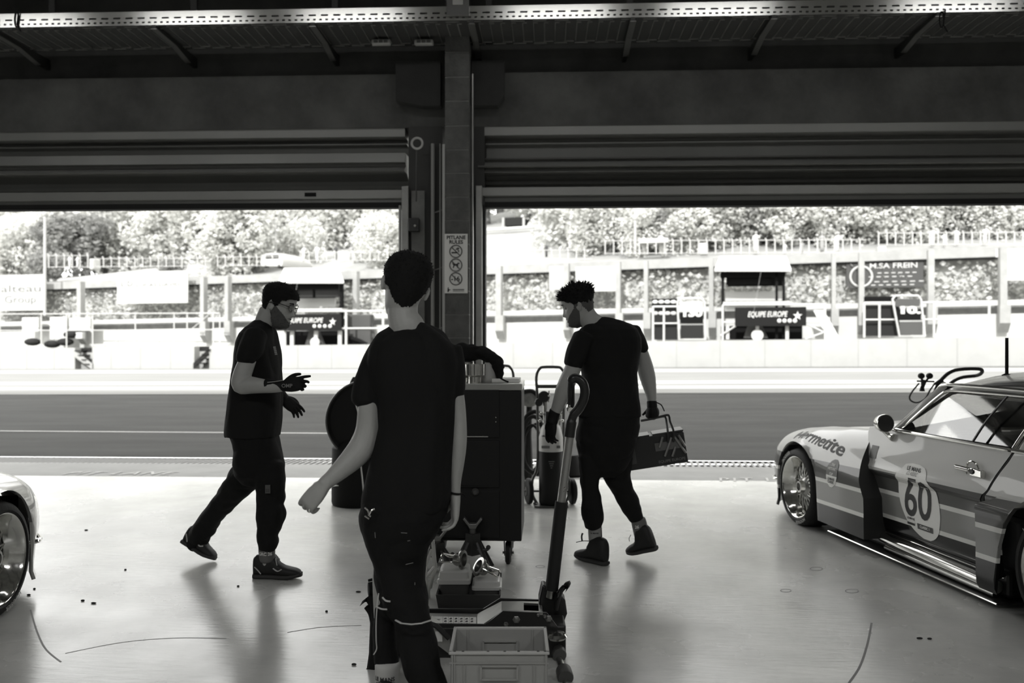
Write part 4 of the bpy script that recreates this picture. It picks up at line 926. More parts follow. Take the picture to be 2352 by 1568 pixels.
    m.tube([(1.41, .38, 1.1), (1.41, 2*CYM-.38, 1.1)], .02, 8); m.tube([(2.25, .39, 1.1), (2.25, 2*CYM-.39, 1.1)], .02, 8); m.tube([(1.2, .37, .55), (2.28, .37, .95)], .02, 8); part(m, 'roll_cage', mat('cage grey', .06, .4))
    if not decals: return
    m = M(); m.tube([(1.55, .60, 1.19), (1.55, .60, 1.452)], [.010, .009], 8); m.lathe([(.03, 0), (.028, .012), (.012, .02)], (1.55, .60, 1.215), (0, 0, 1), 14); part(m, 'antenna', BLK)
    # roundel with number, small sponsor marks, fender name
    rc = (1.36, .45)
    sc_ = 1.0
    out = [(-.13, .205), (-.03, .215), (.06, .20), (.10, .15), (.17, .09), (.21, .0), (.22, -.10), (.19, -.19), (.10, -.24), (.0, -.225), (-.10, -.165), (-.175, -.07), (-.205, .03), (-.195, .13)]
    out = [(p.x, p.y) for p in smoothpath([Vector((a, b, 0)) for a, b in out+out[:1]], 4)][:-1]
    dfn = lambda off: (lambda x, z: Vector((rc[0]+x, door_y(rc[1]+z-.0)-off, rc[1]+z)))
    f1 = dfn(.003)
    m = M(); zs = [-.25+i*.0125 for i in range(40)]
    def span(z):
        xs = []
        for (a, b), (c, d) in zip(out, out[1:]+out[:1]):
            if (b <= z) != (d <= z): xs.append(a+(c-a)*(z-b)/(d-b))
        return (min(xs), max(xs)) if len(xs) >= 2 else None
    rows = []
    for z in zs:
        s_ = span(z)
        if s_: rows.append([f1(lerp(s_[0], s_[1], t/6), z) for t in range(7)])
    quadgrid(m, rows); rd = part(m, 'number_roundel', mat('roundel pale', .8, .5), 0)
    vs, fs = finer(*text2d('60', .335, bold=.012), .03); q = M(); q.add([dfn(.005)(v.x*.86+.0, v.y*.98-.015) for v in vs], fs); part(q, 'number', DLET, 0, par=rd)
    for tt, sz, x, z, mt in (('LE MANS', .036, -.04, .178, DLET), ('CLASSIC', .03, -.04, .15, mat('decal grey', .4, .6))):
        vs, fs = text2d(tt, sz, bold=.02); q = M(); q.add([dfn(.005)(v.x+x, v.y+z) for v in vs], fs); part(q, 'lettering', mt, 0, par=rd)
    def dbox(x0, x1, z0, z1, off): return M().add([dfn(off)(x, z) for x, z in ((x0, z0), (x1, z0), (x1, z1), (x0, z1))], [(0, 1, 2, 3)])
    part(dbox(-.06, .02, .105, .125, .005), 'sponsor_mark', DLET, 0, par=rd); part(dbox(-.005, .15, -.185, -.15, .005), 'sponsor_plate', mat('plate dark', .06, .5), 0, par=rd); part(dbox(-.11, -.03, -.175, -.16, .005), 'sponsor_mark', DLET, 0, par=rd)
    vs, fs = text2d('LE MANS', .02, bold=.03); q = M(); q.add([dfn(.005)(v.x-.07, v.y-.135) for v in vs], fs); part(q, 'lettering', DLET, 0, par=rd)
    vs, fs = text2d('CLASSIC 1', .022, bold=.03); q = M(); q.add([dfn(.006)(v.x+.07, v.y-.167) for v in vs], fs); part(q, 'lettering', mat('roundel pale', .8, .5), 0, par=rd)
    # smaller round sticker on the wing
    m = M(); c = (.56, .49)
    def ff(x, z, off=.003): p = fender_pt_s(c[0]+x, c[1]+z); return Vector((p.x, p.y-off, p.z))
    def fender_pt_s(X, z):
        s = X
        for _ in range(6):
            p = fender_pt(min(s, .70), z); s += (X-p.x)*.7
        return p
    rows = []
    for i in range(13):
        z = -.098+i*.0163; w = .075*sqrt(max(.0001, 1-(z/.1)**2)); rows.append([ff(lerp(-w, w, t/4), z) for t in range(5)])
    quadgrid(m, rows[:6]); stk = part(m, 'wing_sticker', mat('roundel pale', .8, .5), 0); m = M(); quadgrid(m, rows[5:]); part(m, 'sticker_top', mat('sticker grey', .16, .5), 0, par=stk)
    for tt, z, mt in (('THE', .06, LET), ('HISTORIC', .032, LET), ('CUP', -.004, LET), ('LE MANS', -.04, DLET), ('CLASSIC', -.062, DLET)):
        vs, fs = text2d(tt, .024, bold=.03); q = M(); q.add([ff(v.x, v.y+z, .006) for v in vs], fs); part(q, 'lettering', mt, 0, par=stk)
    vs, fs = finer(*text2d('Hermetite', .165, bold=.017, align='CENTER'), .018); q = M()
    def hf(x, y):
        X = .165+x*1.06; pts = smoothpath(section(X)[2:6], 10); L = .105+y*.95; acc = 0
        for a, b in zip(pts, pts[1:]):
            d = (b-a).length
            if acc+d >= L or b is pts[-1]: p = a.lerp(b, (L-acc)/d); break
            acc += d
        t = (b-a).normalized(); n = Vector((0, -t.z, t.y)); return shear_front(p.copy())+n*.004
    # subdivide large letter triangles a little by using the curve points directly
    q.add([hf(v.x, v.y) for v in vs], fs); part(q, 'wing_lettering', DLET, 0)
    vs, fs = text2d('ECURIE', .03, bold=.02); q = M(); q.add([Vector((1.2+v.x, door_y(.775+v.y)-.004, .775+v.y)) for v in vs], fs); 
    part(dbox(-.50, -.43, .10, .17, .004) if False else M().add([Vector((x, door_y(z)-.004, z)) for x, z in ((.80, .635), (.88, .635), (.88, .72), (.80, .72))], [(0, 1, 2, 3)]), 'door_badge', mat('sticker grey', .16, .5), 0)
A_CAR = radians(7.8)
def cam_to_world(r, f): v = RV*r+FV*f; return Vector((v.x, v.y, 0))
def place_car(root, r, f, ang, ylocal=0.0):
    d = RV*sin(ang)-FV*cos(ang); n = RV*cos(ang)+FV*sin(ang)
    root.matrix_world = Matrix(((d.x, n.x, 0, 0), (d.y, n.y, 0, 0), (0, 0, 1, 0), (0, 0, 0, 1)))
    o = cam_to_world(r, f)-n*ylocal; root.location = o
car = thing('racing_car', (0, 0, 0), 'glossy striped vintage racing coupe with number 60 roundel on its door, parked at right', 'car'); car['local'] = 1
build_car(PAINT, car); place_car(car, 2.202, 6.64, A_CAR)
car2 = copy_tree(car); car2['label'] = 'silver racing car with only its front wing and deep dished wheel showing at left'; 
for ch in list(car2.children):
    nm = ch.name.split('.')[0]
    if nm in ('number_roundel', 'wing_sticker', 'wing_lettering', 'door_badge', 'antenna'):
        for g in list(ch.children): bpy.data.objects.remove(g)
        bpy.data.objects.remove(ch); continue
    if ch.type == 'MESH' and ch.data.materials and ch.data.materials[0] == PAINT:
        ch.data = ch.data.copy(); ch.data.materials[0] = PLAIN
fdep = 1.43*FPX/(1416-784)
place_car(car2, (10-1176)/FPX*fdep, fdep, radians(3.5), 2*CYM)
# ================================================================== people
SKIN = mat('skin', .40, .5, var=.06, vscale=12, bump=.06, bscale=90); HAIR = mat('dark hair', .011, .85, spec=.2)
BEARD = mat('beard stubble', .085, .8, bump=.2, bscale=150)
SHIRT = mat('black shirt', .010, .85, bump=.12, bscale=160, spec=.25); TROU = mat('black trousers', .009, .85, bump=.15, bscale=120, spec=.25)
GLOVE = mat('black glove', .008, .7, bump=.15, bscale=140, spec=.3); SHOEM = mat('shoe black', .016, .6, spec=.4); SOLEM = mat('shoe sole', .035, .7); SOCKW = mat('sock pale', .55, .8); SOCKG = mat('sock grey', .14, .8)
def sup(t, n=2.4): c, s = cos(t), sin(t); return (abs(c)**(2/n))*(1 if c >= 0 else -1), (abs(s)**(2/n))*(1 if s >= 0 else -1)
def rows_loft(m, rows, d, n=40, e=2.5):       # horizontal rings given by left and right silhouette pixels
    rings = []
    for r in rows:
        y, xl, xr, hd = r[:4]; dd = d+(r[4] if len(r) > 4 else 0); tl = r[5] if len(r) > 5 else 0
        c = P((xl+xr)/2, y, dd); w = (xr-xl)/2/FPX*dd; q = []
        for i in range(n):
            a, b = sup(2*pi*i/n, e); q.append(c+RV*(a*w)+FV*(b*hd)+UV*(tl*a*w))
        rings.append(q)
    m.loft(rings); return m
def limb(m, pts, d, n=20, fl=1.0, ref=None, sub=4):  # pts: px, py, radius px, depth offset
    ps = [P(a, b, d+(q[0] if q else 0)) for a, b, r, *q in pts]; rs = [r/FPX*(d+(q[0] if q else 0)) for a, b, r, *q in pts]
    P2 = smoothpath(ps, sub); R2 = [v.x for v in smoothpath([Vector((r, 0, 0)) for r in rs], sub)]
    # ring frame: one axis across the picture, the other along the depth
    rings = []
    for i, p in enumerate(P2):
        t = (P2[min(i+1, len(P2)-1)]-P2[max(i-1, 0)]).normalized(); a = t.cross(FV)
        if a.length < .2: a = t.cross(UV)
        a.normalize(); b = a.cross(t).normalized()
        rings.append([p+a*(cos(2*pi*k/n)*R2[i])+b*(sin(2*pi*k/n)*R2[i]*fl) for k in range(n)])
    # rounded ends
    t0 = (P2[0]-P2[1]).normalized(); t1 = (P2[-1]-P2[-2]).normalized()
    def capr(ring, c, t, r): return [[c+(v-c)*q+t*(r*h) for v in ring] for q, h in ((.92, .18), (.7, .32), (.35, .42))]
    rings = list(reversed(capr(rings[0], P2[0], t0, R2[0])))+rings+capr(rings[-1], P2[-1], t1, R2[-1])
    m.loft(rings); return m
HT = [(-.012, .045, -.015, .022), (.0, .078, -.03, .036), (.012, .090, -.045, .046), (.03, .094, -.06, .055), (.05, .094, -.072, .060), (.075, .094, -.082, .066), (.10, .092, -.089, .0705), (.125, .093, -.094, .074), (.15, .099, -.098, .0765), (.172, .098, -.099, .077), (.195, .088, -.093, .072), (.213, .069, -.076, .060), (.226, .042, -.050, .042), (.234, .012, -.018, .02), (.2355, .0, -.003, .004)]
class Head:
    def __init__(s, anchor, fw, up, sc=1.0, jaw=1.0):
        s.f = Vector(fw).normalized(); s.u = Vector(up); s.u = (s.u-s.f*s.u.dot(s.f)).normalized(); s.l = s.u.cross(s.f); s.sc = sc; s.o = Vector(anchor)-s.u*(.118*sc)
    def w(s, x, y, z): return s.o+(s.f*x+s.l*y+s.u*z)*s.sc
    def loc(s, z, th):
        f, b, w = interp(HT, z); cx = (f+b)/2; a = (f-b)/2; cs, sn = sup(th, 2.15)
        x = cx+a*cs; y = w*sn*(1-.10*max(0, cs))
        if cs > 0:
            g = lambda yc, sy, zc, sz: math.exp(-((abs(y)-yc)/sy)**2-((z-zc)/sz)**2)
            nose = interp([(.055, 0), (.066, .004), (.072, .018), (.08, .026), (.09, .022), (.105, .014), (.125, .006), (.138, .002), (.15, 0)], z)[0]
            x += nose*math.exp(-(y/(.0125 if z > .09 else .016))**2)
            x += -.010*g(.031, .015, .122, .011)+.004*g(.03, .02, .143, .007)+.005*g(0, .022, .053, .006)+.005*g(0, .02, .040, .006)-.004*g(0, .022, .0465, .003)-.004*g(0, .02, .03, .006)+.006*g(0, .02, .012, .012)+.004*g(.048, .014, .098, .014)
        return x, y, z
    def grid(s, n=72, k=56):
        rings = []
        for i in range(k+1):
            z = -.012+(.2475)*i/k; rings.append([s.w(*s.loc(z, 2*pi*j/n)) for j in range(n)])
        return rings
    def shell(s, m): m.loft(s.grid()); 
    def ears(s, m, out=0.0, k=1.0):
        ph = radians(28)+out*26
        for sd in (-1, 1):
            def Q(u, w, t):      # u: back along the ear, w: up, t: through its thickness
                return s.w(.006-(u*cos(ph)-t*sin(ph))*k, sd*(.068+(u*sin(ph)+t*cos(ph))*k), .112+(w-u*.18)*k)
            R = lambda f, t, dw=0: [Q(.016+.017*f*cos(q)*(1+.22*sin(q)), .031*f*sin(q)+dw, t) for q in [2*pi*j/24 for j in range(24)]]
            m.loft([R(.55, -.007), R(.88, -.005), R(1.0, .0), R(.96, .004), R(.8, .005), R(.62, .001), R(.3, .0)])
            m.tube([Q(.016+.0155*cos(q)*(1+.22*sin(q)), .029*sin(q), .003) for q in [radians(-70+25*j) for j in range(11)]], .0030*s.sc, 8)
            m.tube([Q(.004, -.012, .002), Q(.003, 0, .003), Q(.004, .01, .001)], .004*s.sc, 8)
    def region(s, name, mask, thick, m_, parent, nz=.004, spikes=0, slen=.02, seed=1, under=.004, clip=None, srad=.0026):
        rn = random.Random(seed); n, k = 150, 110; vs = {}; q = M(); base = []
        idx = {}; jm = {}
        for i in range(k+1):
            z = -.012+.2475*i/k
            for j in range(n):
                th = 2*pi*j/n
                x, y, zz = s.loc(z, th); a = th if th <= pi else th-2*pi
                jt = noise.noise(Vector((x*140, y*140, zz*140)))*.0035; idx[(i, j)] = (x, y, zz, a); jm[(i, j)] = (x, y, zz+jt, a*(1+jt*6))
        def nor(i, j):
            p = Vector(idx[(i, j)][:3]); c = Vector((0, 0, min(.15, max(.05, p.z)))); return (p-c).normalized()
        vm = {}; ring = []
        faces = []
        for i in range(k):
            for j in range(n):
                cs_ = [(i, j), (i, (j+1) % n), (i+1, (j+1) % n), (i+1, j)]
                if all(mask(*jm[c]) for c in cs_): faces.append(cs_)
        pos = []; pos_n = []
        for f in faces:
            for c in f:
                if c not in vm:
                    x, y, z, a = idx[c]; nr = nor(*c); d = thick(x, y, z, a)+nz*noise.noise(Vector((x*60, y*60, z*60+seed)))
                    vm[c] = len(pos); pos.append(s.w(x+nr.x*d, y+nr.y*d, z+nr.z*d)); pos_n.append((s.f*nr.x+s.l*nr.y+s.u*nr.z))
        q.add(pos, [tuple(vm[c] for c in f) for f in faces])
        # close the shell against the scalp
        nb = len(pos); q.add([p-nn*(under+.012)*s.sc for p, nn in zip(pos, pos_n)], [tuple(reversed([vm[c] for c in f])) for f in faces])
        ed = {}
        for f in faces:
            for a, b in zip(f, f[1:]+f[:1]): ed[(a, b)] = 1
        for (a, b) in list(ed):
            if (b, a) not in ed: q.f.append((vm[a], vm[b], vm[b]+nb, vm[a]+nb)); q.mi.append(0)
        for _ in range(spikes):
            f = rn.choice(faces); c = rn.choice(f); i = vm[c]; x, y, z, a = idx[c]
            dr = (pos_n[i]+Vector((rn.uniform(-.5, .5), rn.uniform(-.5, .5), rn.uniform(-.3, .6)))).normalized(); L = slen*(rn.uniform(.3, 1))*(clip(x, y, z, a) if clip else 1)
            if L < .002: continue
            q.tube([pos[i]-pos_n[i]*.004, pos[i]+dr*L*.6, pos[i]+dr*L+Vector((rn.uniform(-.3, .3), 0, rn.uniform(-.2, .2)))*L*.4], [srad, srad*.75, srad*.2], 4)
        return q.build(name, m_, parent, smooth=180)
def hand(m, wr, d, n, thumb, curl, sc=1.0, rad=1.0, spread=.12, tcurl=.5, tv=(.62, .72, .25)):
    d = Vector(d).normalized(); n = Vector(n); n = (n-d*n.dot(d)).normalized(); l = Vector(thumb); l = (l-d*l.dot(d)-n*l.dot(n)).normalized(); wr = Vector(wr)
    W = lambda a, b, c: wr+(d*a+l*b+n*c)*sc
    rings = []
    for a, w, h in ((-.03, .026, .02), (-.01, .028, .0205), (.015, .035, .02), (.045, .041, .018), (.075, .042, .0155), (.092, .040, .0125), (.1, .034, .008)):
        q = []
        for i in range(18): x, y = sup(2*pi*i/18, 2.6); q.append(W(a, x*w*rad**.5, y*h*rad**.5))
        rings.append(q)
    m.loft(rings)
    for i, (b, L, r) in enumerate(((.031, .074, .0088), (.0105, .082, .0092), (-.0105, .077, .0088), (-.030, .060, .0078))):
        c = curl[i] if isinstance(curl, (list, tuple)) else curl; a0 = spread*(1.2-i*.8)
        p = W(.086, b, -.002); dr = (d+l*a0).normalized(); pts = [W(.06, b*.95, -.002), p]; ang = 0
        for fr, kk in ((.44, .85), (.31, 1.15), (.25, .75)):
            ang += c*kk; v = dr*cos(ang)+n*sin(ang); p = p+v*(L*fr*sc); pts.append(p)
        rr = [r*1.0, r*1.05, r*.98, r*.9, r*.78]
        pp = smoothpath(pts, 3); R = [v.x for v in smoothpath([Vector((x, 0, 0)) for x in rr], 3)]
        m.tube(pp, [x*sc*rad for x in R], 10); m.sphere(pp[-1], R[-1]*sc*rad, 10, 6)
    p = W(.018, .030, .006); v = (l*tv[0]+d*tv[1]+n*tv[2]).normalized(); pts = [W(.005, .015, .004), p]
    for L, k in ((.038, 0), (.030, tcurl), (.024, tcurl*.8)):
        v = (v+(n*.5-l*.55)*k).normalized(); p = p+v*L*sc; pts.append(p)
    pp = smoothpath(pts, 3); m.tube(pp, [x*sc*rad for x in [v.x for v in smoothpath([Vector((q, 0, 0)) for q in (.014, .0135, .011, .0098, .0082)], 3)]], 10); m.sphere(pp[-1], .0082*sc*rad, 10, 6)
def skinned(m, name, mt, parent, vox=.005, it=4, wr=0.0, wsc=(9, 9, 4), seed=0, fac=.5):
    o = m.build(name, mt, None, smooth=180)
    r = o.modifiers.new('r', 'REMESH'); r.mode = 'VOXEL'; r.voxel_size = vox; r.adaptivity = 0
    s = o.modifiers.new('s', 'SMOOTH'); s.factor = fac; s.iterations = it
    bake(o)
    me = o.data
    if wr:
        co = [0.0]*(len(me.vertices)*3); me.vertices.foreach_get('co', co); no = [0.0]*(len(me.vertices)*3); me.vertices.foreach_get('normal', no)
        for i in range(0, len(co), 3):
            p = Vector((co[i]*wsc[0]+seed, co[i+1]*wsc[1], co[i+2]*wsc[2]))
            k = abs(noise.noise(p))*2-.6+.5*noise.noise(p*2.3)
            for j in range(3): co[i+j] += no[i+j]*k*wr
        me.vertices.foreach_set('co', co); me.update()
    me.materials.clear(); me.materials.append(mt)
    me.polygons.foreach_set('use_smooth', [True]*len(me.polygons))
    return keep(o, parent) if parent else o
def shoe(parent, heel, toe, up, accent=True, laces=True, sc=1.0, high=0.026):
    heel = Vector(heel); toe = Vector(toe); d = toe-heel; L = d.length; d.normalize(); u = Vector(up); u = (u-d*u.dot(d)).normalized(); l = u.cross(d)
    W = lambda s, b, z: heel+d*(s*L)+l*b+u*z
    def sec(s, w, z0, z1, e=2.6, n=20): return [W(s, sup(2*pi*i/n, e)[0]*w, (z0+z1)/2+sup(2*pi*i/n, e)[1]*(z1-z0)/2) for i in range(n)]
    m = M(); m.loft([sec(s, w, .018, h+.02) for s, w, h in ((-.005, .018, .05), (.01, .03, .080+high), (.06, .036, .094+high), (.15, .040, .100+high), (.28, .041, .102+high), (.38, .041, .102+high), (.46, .042, .092+high*.6), (.54, .045, .072+high*.15), (.64, .048, .058), (.75, .050, .050), (.87, .046, .043), (.95, .036, .034), (.995, .018, .022))])
    o = keep(m.build('shoe', SHOEM, None, smooth=60), parent); keep_o = o
    m = M(); tr = lambda s: .0 if s < .7 else (s-.7)*.05
    m.loft([[W(s, sup(2*pi*i/20, 3.2)[0]*w, .014+tr(s)+sup(2*pi*i/20, 3.2)[1]*.014) for i in range(20)] for s, w in ((-.015, .02), (.0, .033), (.06, .039), (.2, .040), (.4, .041), (.58, .049), (.75, .053), (.88, .048), (.96, .037), (1.01, .018))])
    m.build('sole', SOLEM, o, smooth=50)
    if laces:
        m = M()
        for k in range(4): s = .40+k*.055; z = lerp(.104+high, .07, min(1, k/2.6))+.012; m.tube([W(s, -.026, z-.008), W(s+.01, 0, z+.004), W(s+.03, .026, z-.008)], .0035, 6)
        m.tube(smoothpath([W(.46, 0, .11+high*.5), W(.42, .03, .12+high*.5), W(.48, .05, .10)], 4), .003, 6); m.tube(smoothpath([W(.46, 0, .11+high*.5), W(.5, -.03, .115), W(.55, -.05, .09)], 4), .003, 6)
        q = m.build('laces', mat('lace pale', .4, .7) if accent else SHOEM, o); 
    if accent:
        m = M()
        for sd in (-1, 1): m.tube(smoothpath([W(.06, sd*.041, .075), W(.14, sd*.043, .055), W(.2, sd*.044, .035)], 4), .005, 6, flat=.6); m.tube(smoothpath([W(.46, sd*.044, .07), W(.56, sd*.050, .056), W(.64, sd*.046, .066)], 4), .006, 6, flat=.6)
        m.build('shoe_stripe', mat('shoe stripe', .5, .5), o)
    return o
# ------------------------------------------------------------ man A, walking right, glasses and gauntlet gloves
dA = 5.28
A = thing('person', G(610, 1322), 'man in black shirt and glasses walking right on the left, wearing black gauntlet gloves', 'person')
hA = Head(P(640, 699, dA), RV*.96-FV*.16-UV*.30, UV*.95+RV*.27, 1.06)
b = M(); hA.shell(b); hA.ears(b)
limb(b, [(617, 716, 22), (609, 735, 22), (603, 752, 21), (600, 775, 20)], dA)
rows_loft(b, [(755, 575, 618, .08), (775, 562, 622, .15), (810, 556, 626, .17), (880, 552, 628, .15), (950, 550, 628, .15), (1010, 548, 630, .15), (1050, 560, 630, .10)], dA)
armA = [(588, 785, 17, -.15), (571, 822, 19, -.21), (556, 862, 21, -.24), (553, 884, 20, -.25), (575, 884, 20, -.26), (600, 886, 17, -.26), (630, 888, 14, -.27), (650, 887, 12, -.27)]
limb(b, armA, dA); limb(b, [(600, 790, 20, .18), (615, 850, 19, .22), (630, 885, 17, .22), (650, 915, 12, .2)], dA)
limb(b, [(606, 1060, 12, -.02), (620, 1140, 18, -.1), (618, 1200, 16, -.13), (613, 1240, 15, -.14), (612, 1275, 13, -.13), (612, 1300, 12, -.125)], dA)
limb(b, [(590, 1040, 20, .08), (542, 1122, 18, .12), (497, 1174, 14, .2), (462, 1226, 14, .27), (445, 1250, 13, .29)], dA)
skinned(b, 'body', SKIN, A, .0055, 3)
s = M()
rows_loft(s, [(734, 588, 610, .06), (742, 578, 622, .09), (752, 567, 627, .14), (765, 556, 631, .185), (785, 549, 634, .21), (810, 545, 639, .215), (840, 542, 643, .21), (880, 533, 645, .19), (921, 527, 646, .18), (959, 523, 645, .18), (990, 521, 641, .185), (1001, 522, 640, .185)], dA)
limb(s, [(588, 768, 26, -.14), (576, 800, 29, -.19), (566, 820, 25, -.225), (563, 829, 22.5, -.235)], dA, fl=1.05); limb(s, [(606, 775, 26, .15), (612, 825, 25, .22)], dA)
skinned(s, 'shirt', SHIRT, A, .006, 5, wr=.006, seed=3)
tA = M()
rows_loft(tA, [(985, 529, 636, .17), (1003, 534, 636, .175), (1030, 541, 642, .18), (1062, 540, 650, .175), (1090, 543, 650, .155), (1112, 560, 635, .09)], dA)
limb(tA, [(618, 1070, 33, -.09), (620, 1110, 34, -.1), (622, 1140, 34.5, -.1), (621, 1160, 32, -.11), (623, 1178, 34, -.12), (619, 1205, 30.5, -.13), (615, 1228, 25.5, -.14), (615, 1244, 26.5, -.145), (612, 1258, 20, -.14)], dA)
limb(tA, [(583, 1075, 40, .08), (560, 1100, 37, .1), (536, 1128, 32, .13), (515, 1152, 27, .16), (494, 1178, 24, .2), (474, 1206, 26, .25), (458, 1230, 25, .28), (452, 1238, 22, .29)], dA)
skinned(tA, 'trousers', TROU, A, .006, 4, wr=.008, wsc=(7, 7, 9), seed=8)
g = M(); limb(g, [(612, 885, 16.5, -.262), (630, 886.5, 15, -.265), (650, 886, 13, -.27)], dA); hand(g, P(652, 886, dA-.27), RV*.98+UV*.16-FV*.05, FV*.9-UV*.25, UV, [.25, .55, .75, .9], 1.0, 1.14)
gl = skinned(g, 'glove', GLOVE, A, .0036, 2)
m = M(); m.tube([P(614, 878, dA-.312), P(632, 876, dA-.308), P(649, 873, dA-.30)], .003, 6); o = keep(m.build('cuff_stripe', mat('stripe grey', .3, .6)), A); o.parent = gl; o.matrix_parent_inverse = Matrix()
vs, fs = text2d('OMP', .03, bold=.02); q = M(); c = P(659, 886, dA-.315); q.add([c+RV*v.x+UV*v.y for v in vs], fs); o = q.build('lettering', mat('glove letters', .22, .6), gl, smooth=0)
g = M(); limb(g, [(630, 890, 17, .21), (642, 906, 15, .2), (652, 916, 13, .2)], dA); hand(g, P(650, 915, dA+.2), RV*.78-UV*.62, FV*.6-UV*.5-RV*.3, UV*.7+RV*.6, [.25, .3, .35, .4], 1.0, 1.14); skinned(g, 'glove', GLOVE, A, .0036, 2)
hA.region('hair', lambda x, y, z, a: z > interp([(0, .172), (.7, .168), (.95, .152), (1.15, .148), (1.3, .112), (1.5, .105), (1.62, .125), (1.8, .118), (2.0, .08), (2.4, .05), (3.14, .04)], abs(a))[0], lambda x, y, z, a: .004+.010*max(0, min(1, (z-.10)/.1)), HAIR, A, nz=.0015, spikes=500, slen=.010, srad=.0015, seed=2).matrix_parent_inverse = Matrix.Translation(-A.location)
hA.region('beard', lambda x, y, z, a: abs(a) < 1.72 and (z < interp([(0, .036), (.3, .040), (.5, .052), (.75, .068), (1.1, .088), (1.4, .112), (1.6, .124)], abs(a))[0] or (abs(a) < .42 and .0525 < z < .066-.02*abs(a))), lambda x, y, z, a: .002+.006*max(0, (.05-z)/.06), BEARD, A, nz=.002, spikes=120, slen=.006, seed=4).matrix_parent_inverse = Matrix.Translation(-A.location)
def glasses(h, par):
    m = M()
    for sd in (-1, 1):
        m.tube([h.w(.104-.012*abs(cos(q)), sd*.034+.027*cos(q), .122+.021*sin(q)) for q in [2*pi*k/20 for k in range(20)]], .0022*h.sc, 6, closed=True)
        m.tube([h.w(.094, sd*.061, .126), h.w(.05, sd*.082, .128), h.w(-.01, sd*.087, .122), h.w(-.03, sd*.085, .112)], .0026*h.sc, 6)
    m.tube([h.w(.106, -.009, .124), h.w(.112, 0, .127), h.w(.106, .009, .124)], .0022*h.sc, 6)
    o = keep(m.build('glasses', BLKG), par)
    m = M()
    for sd in (-1, 1): m.add([h.w(.103-.012*abs(cos(q)), sd*.034+.026*cos(q), .122+.020*sin(q)) for q in [2*pi*k/16 for k in range(16)]], [tuple(range(16))])
    m.build('lens', mat('clear lens', .9, .02, trans=1.0, ior=1.05), o, smooth=0)
glasses(hA, A)
EYE = mat('eye white', .3, .3); 
def eyes(h, par):
    for sd in (-1, 1):
        o = keep(M().sphere(h.w(.074, sd*.031, .122), .0105*h.sc, 14, 10).build('eye', EYE, smooth=180), par); M().sphere(h.w(.0815, sd*.031, .122), .0048*h.sc, 10, 6).build('pupil', BLKG, o, smooth=180)
        m = M(); m.tube([h.w(.094, sd*.014, .143), h.w(.098, sd*.03, .149), h.w(.086, sd*.05, .145)], .004*h.sc, 6, flat=.6); keep(m.build('eyebrow', HAIR), par)
eyes(hA, A)
m = M(); limb(m, [(613, 1252, 19, -.143), (613, 1268, 18.5, -.135), (614, 1284, 17.5, -.13)], dA); band = keep(m.build('ankle_sock', SOCKG, smooth=60), A)
def wraptext(txt, size, c, r, dep, par, mt, a0=0, tilt=0.0):
    vs, fs = text2d(txt, size, bold=.03); q = M(); q.add([c+RV*(sin((v.x)/r+a0)*r)-FV*(cos((v.x)/r+a0)*r)+UV*(v.y+tilt*v.x) for v in vs], fs); o = q.build('lettering', mt, smooth=0); o.parent = par; o.matrix_parent_inverse = Matrix(); return o
wraptext('GRC 26', .026, P(614, 1268, dA-.135), .0525, 0, band, LET)
wraptext('26', .03, P(614, 1268, dA-.162), .0525, 0, band, LET, a0=1.25) if False else None
m = M(); c = P(615, 1123, dA-.20); m.box(c, (.03, .006, .05), RV, FV); o = keep(m.build('leg_patch', mat('patch grey', .09, .7), smooth=0), A)
vs, fs = text2d('22', .022, bold=.02); q = M(); q.add([c-FV*.004+RV*v.x+UV*(v.y-.008) for v in vs], fs); q.build('lettering', DLET, o, smooth=0).matrix_parent_inverse = Matrix()
m = M(); limb(m, [(458, 1230, 16, .28), (447, 1247, 15.5, .29), (440, 1254, 14, .295)], dA); keep(m.build('ankle_sock', TROU, smooth=60), A)
# printed badge on the chest
m = M(); 
for k in range(5): m.box(P(633.5+k*.9, 797+k*4, dA-.15)-RV*.008, (.012, .01, .008))
keep(m.build('shirt_print', mat('print pale', .3, .7), smooth=0), A)
shoe(A, G(584, 1326), G(692, 1329), UV); shoe(A, P(418, 1247, dA+.32), G(489, 1291), UV*.62+RV*.8)
# ------------------------------------------------------------ man B, standing in front with his back to us
dB = 3.36
B = thing('person', G(960, 1690), 'man in black shirt seen from behind in the foreground, centre left', 'person')
hB = Head(P(931, 656, dB), FV*.93-RV*.30-UV*.12, UV*.97+RV*.22+FV*.1, 1.05)
b = M(); hB.shell(b); hB.ears(b, .012)
limb(b, [(931, 680, 32, .0), (925, 705, 35, -.01), (926, 728, 35.5, -.02), (934, 750, 42, -.02), (938, 775, 50)], dB)
rows_loft(b, [(752, 895, 985, .06), (768, 878, 1012, .085), (800, 868, 1030, .09), (860, 872, 1028, .10), (930, 880, 1028, .10), (1030, 872, 1025, .11), (1130, 850, 1020, .12), (1200, 855, 1000, .10), (1240, 880, 975, .07)], dB)
limb(b, [(882, 815, 22), (862, 870, 26), (851, 930, 28, -.01), (846, 985, 29, -.01), (834, 1022, 31, -.02), (812, 1050, 28, -.05), (785, 1076, 23, -.08), (762, 1097, 18.5, -.1), (744, 1112, 17, -.11)], dB, fl=.95)
hand(b, P(742, 1116, dB-.115), -RV*.66-UV*.75-FV*.05, FV*.85+RV*.2-UV*.4, -RV*.15+UV*.2+FV*.95, [.62, .75, .88, 1.0], .97, 1.0, spread=.16, tcurl=.5, tv=(.12, .75, .7))
limb(b, [(1036, 820, 17), (1043, 870, 17), (1052, 925, 16.5), (1054, 985, 18.5), (1053, 1025, 18.5), (1049, 1065, 17), (1047, 1100, 13), (1046, 1122, 11.8), (1046, 1140, 12)], dB, fl=1.25)
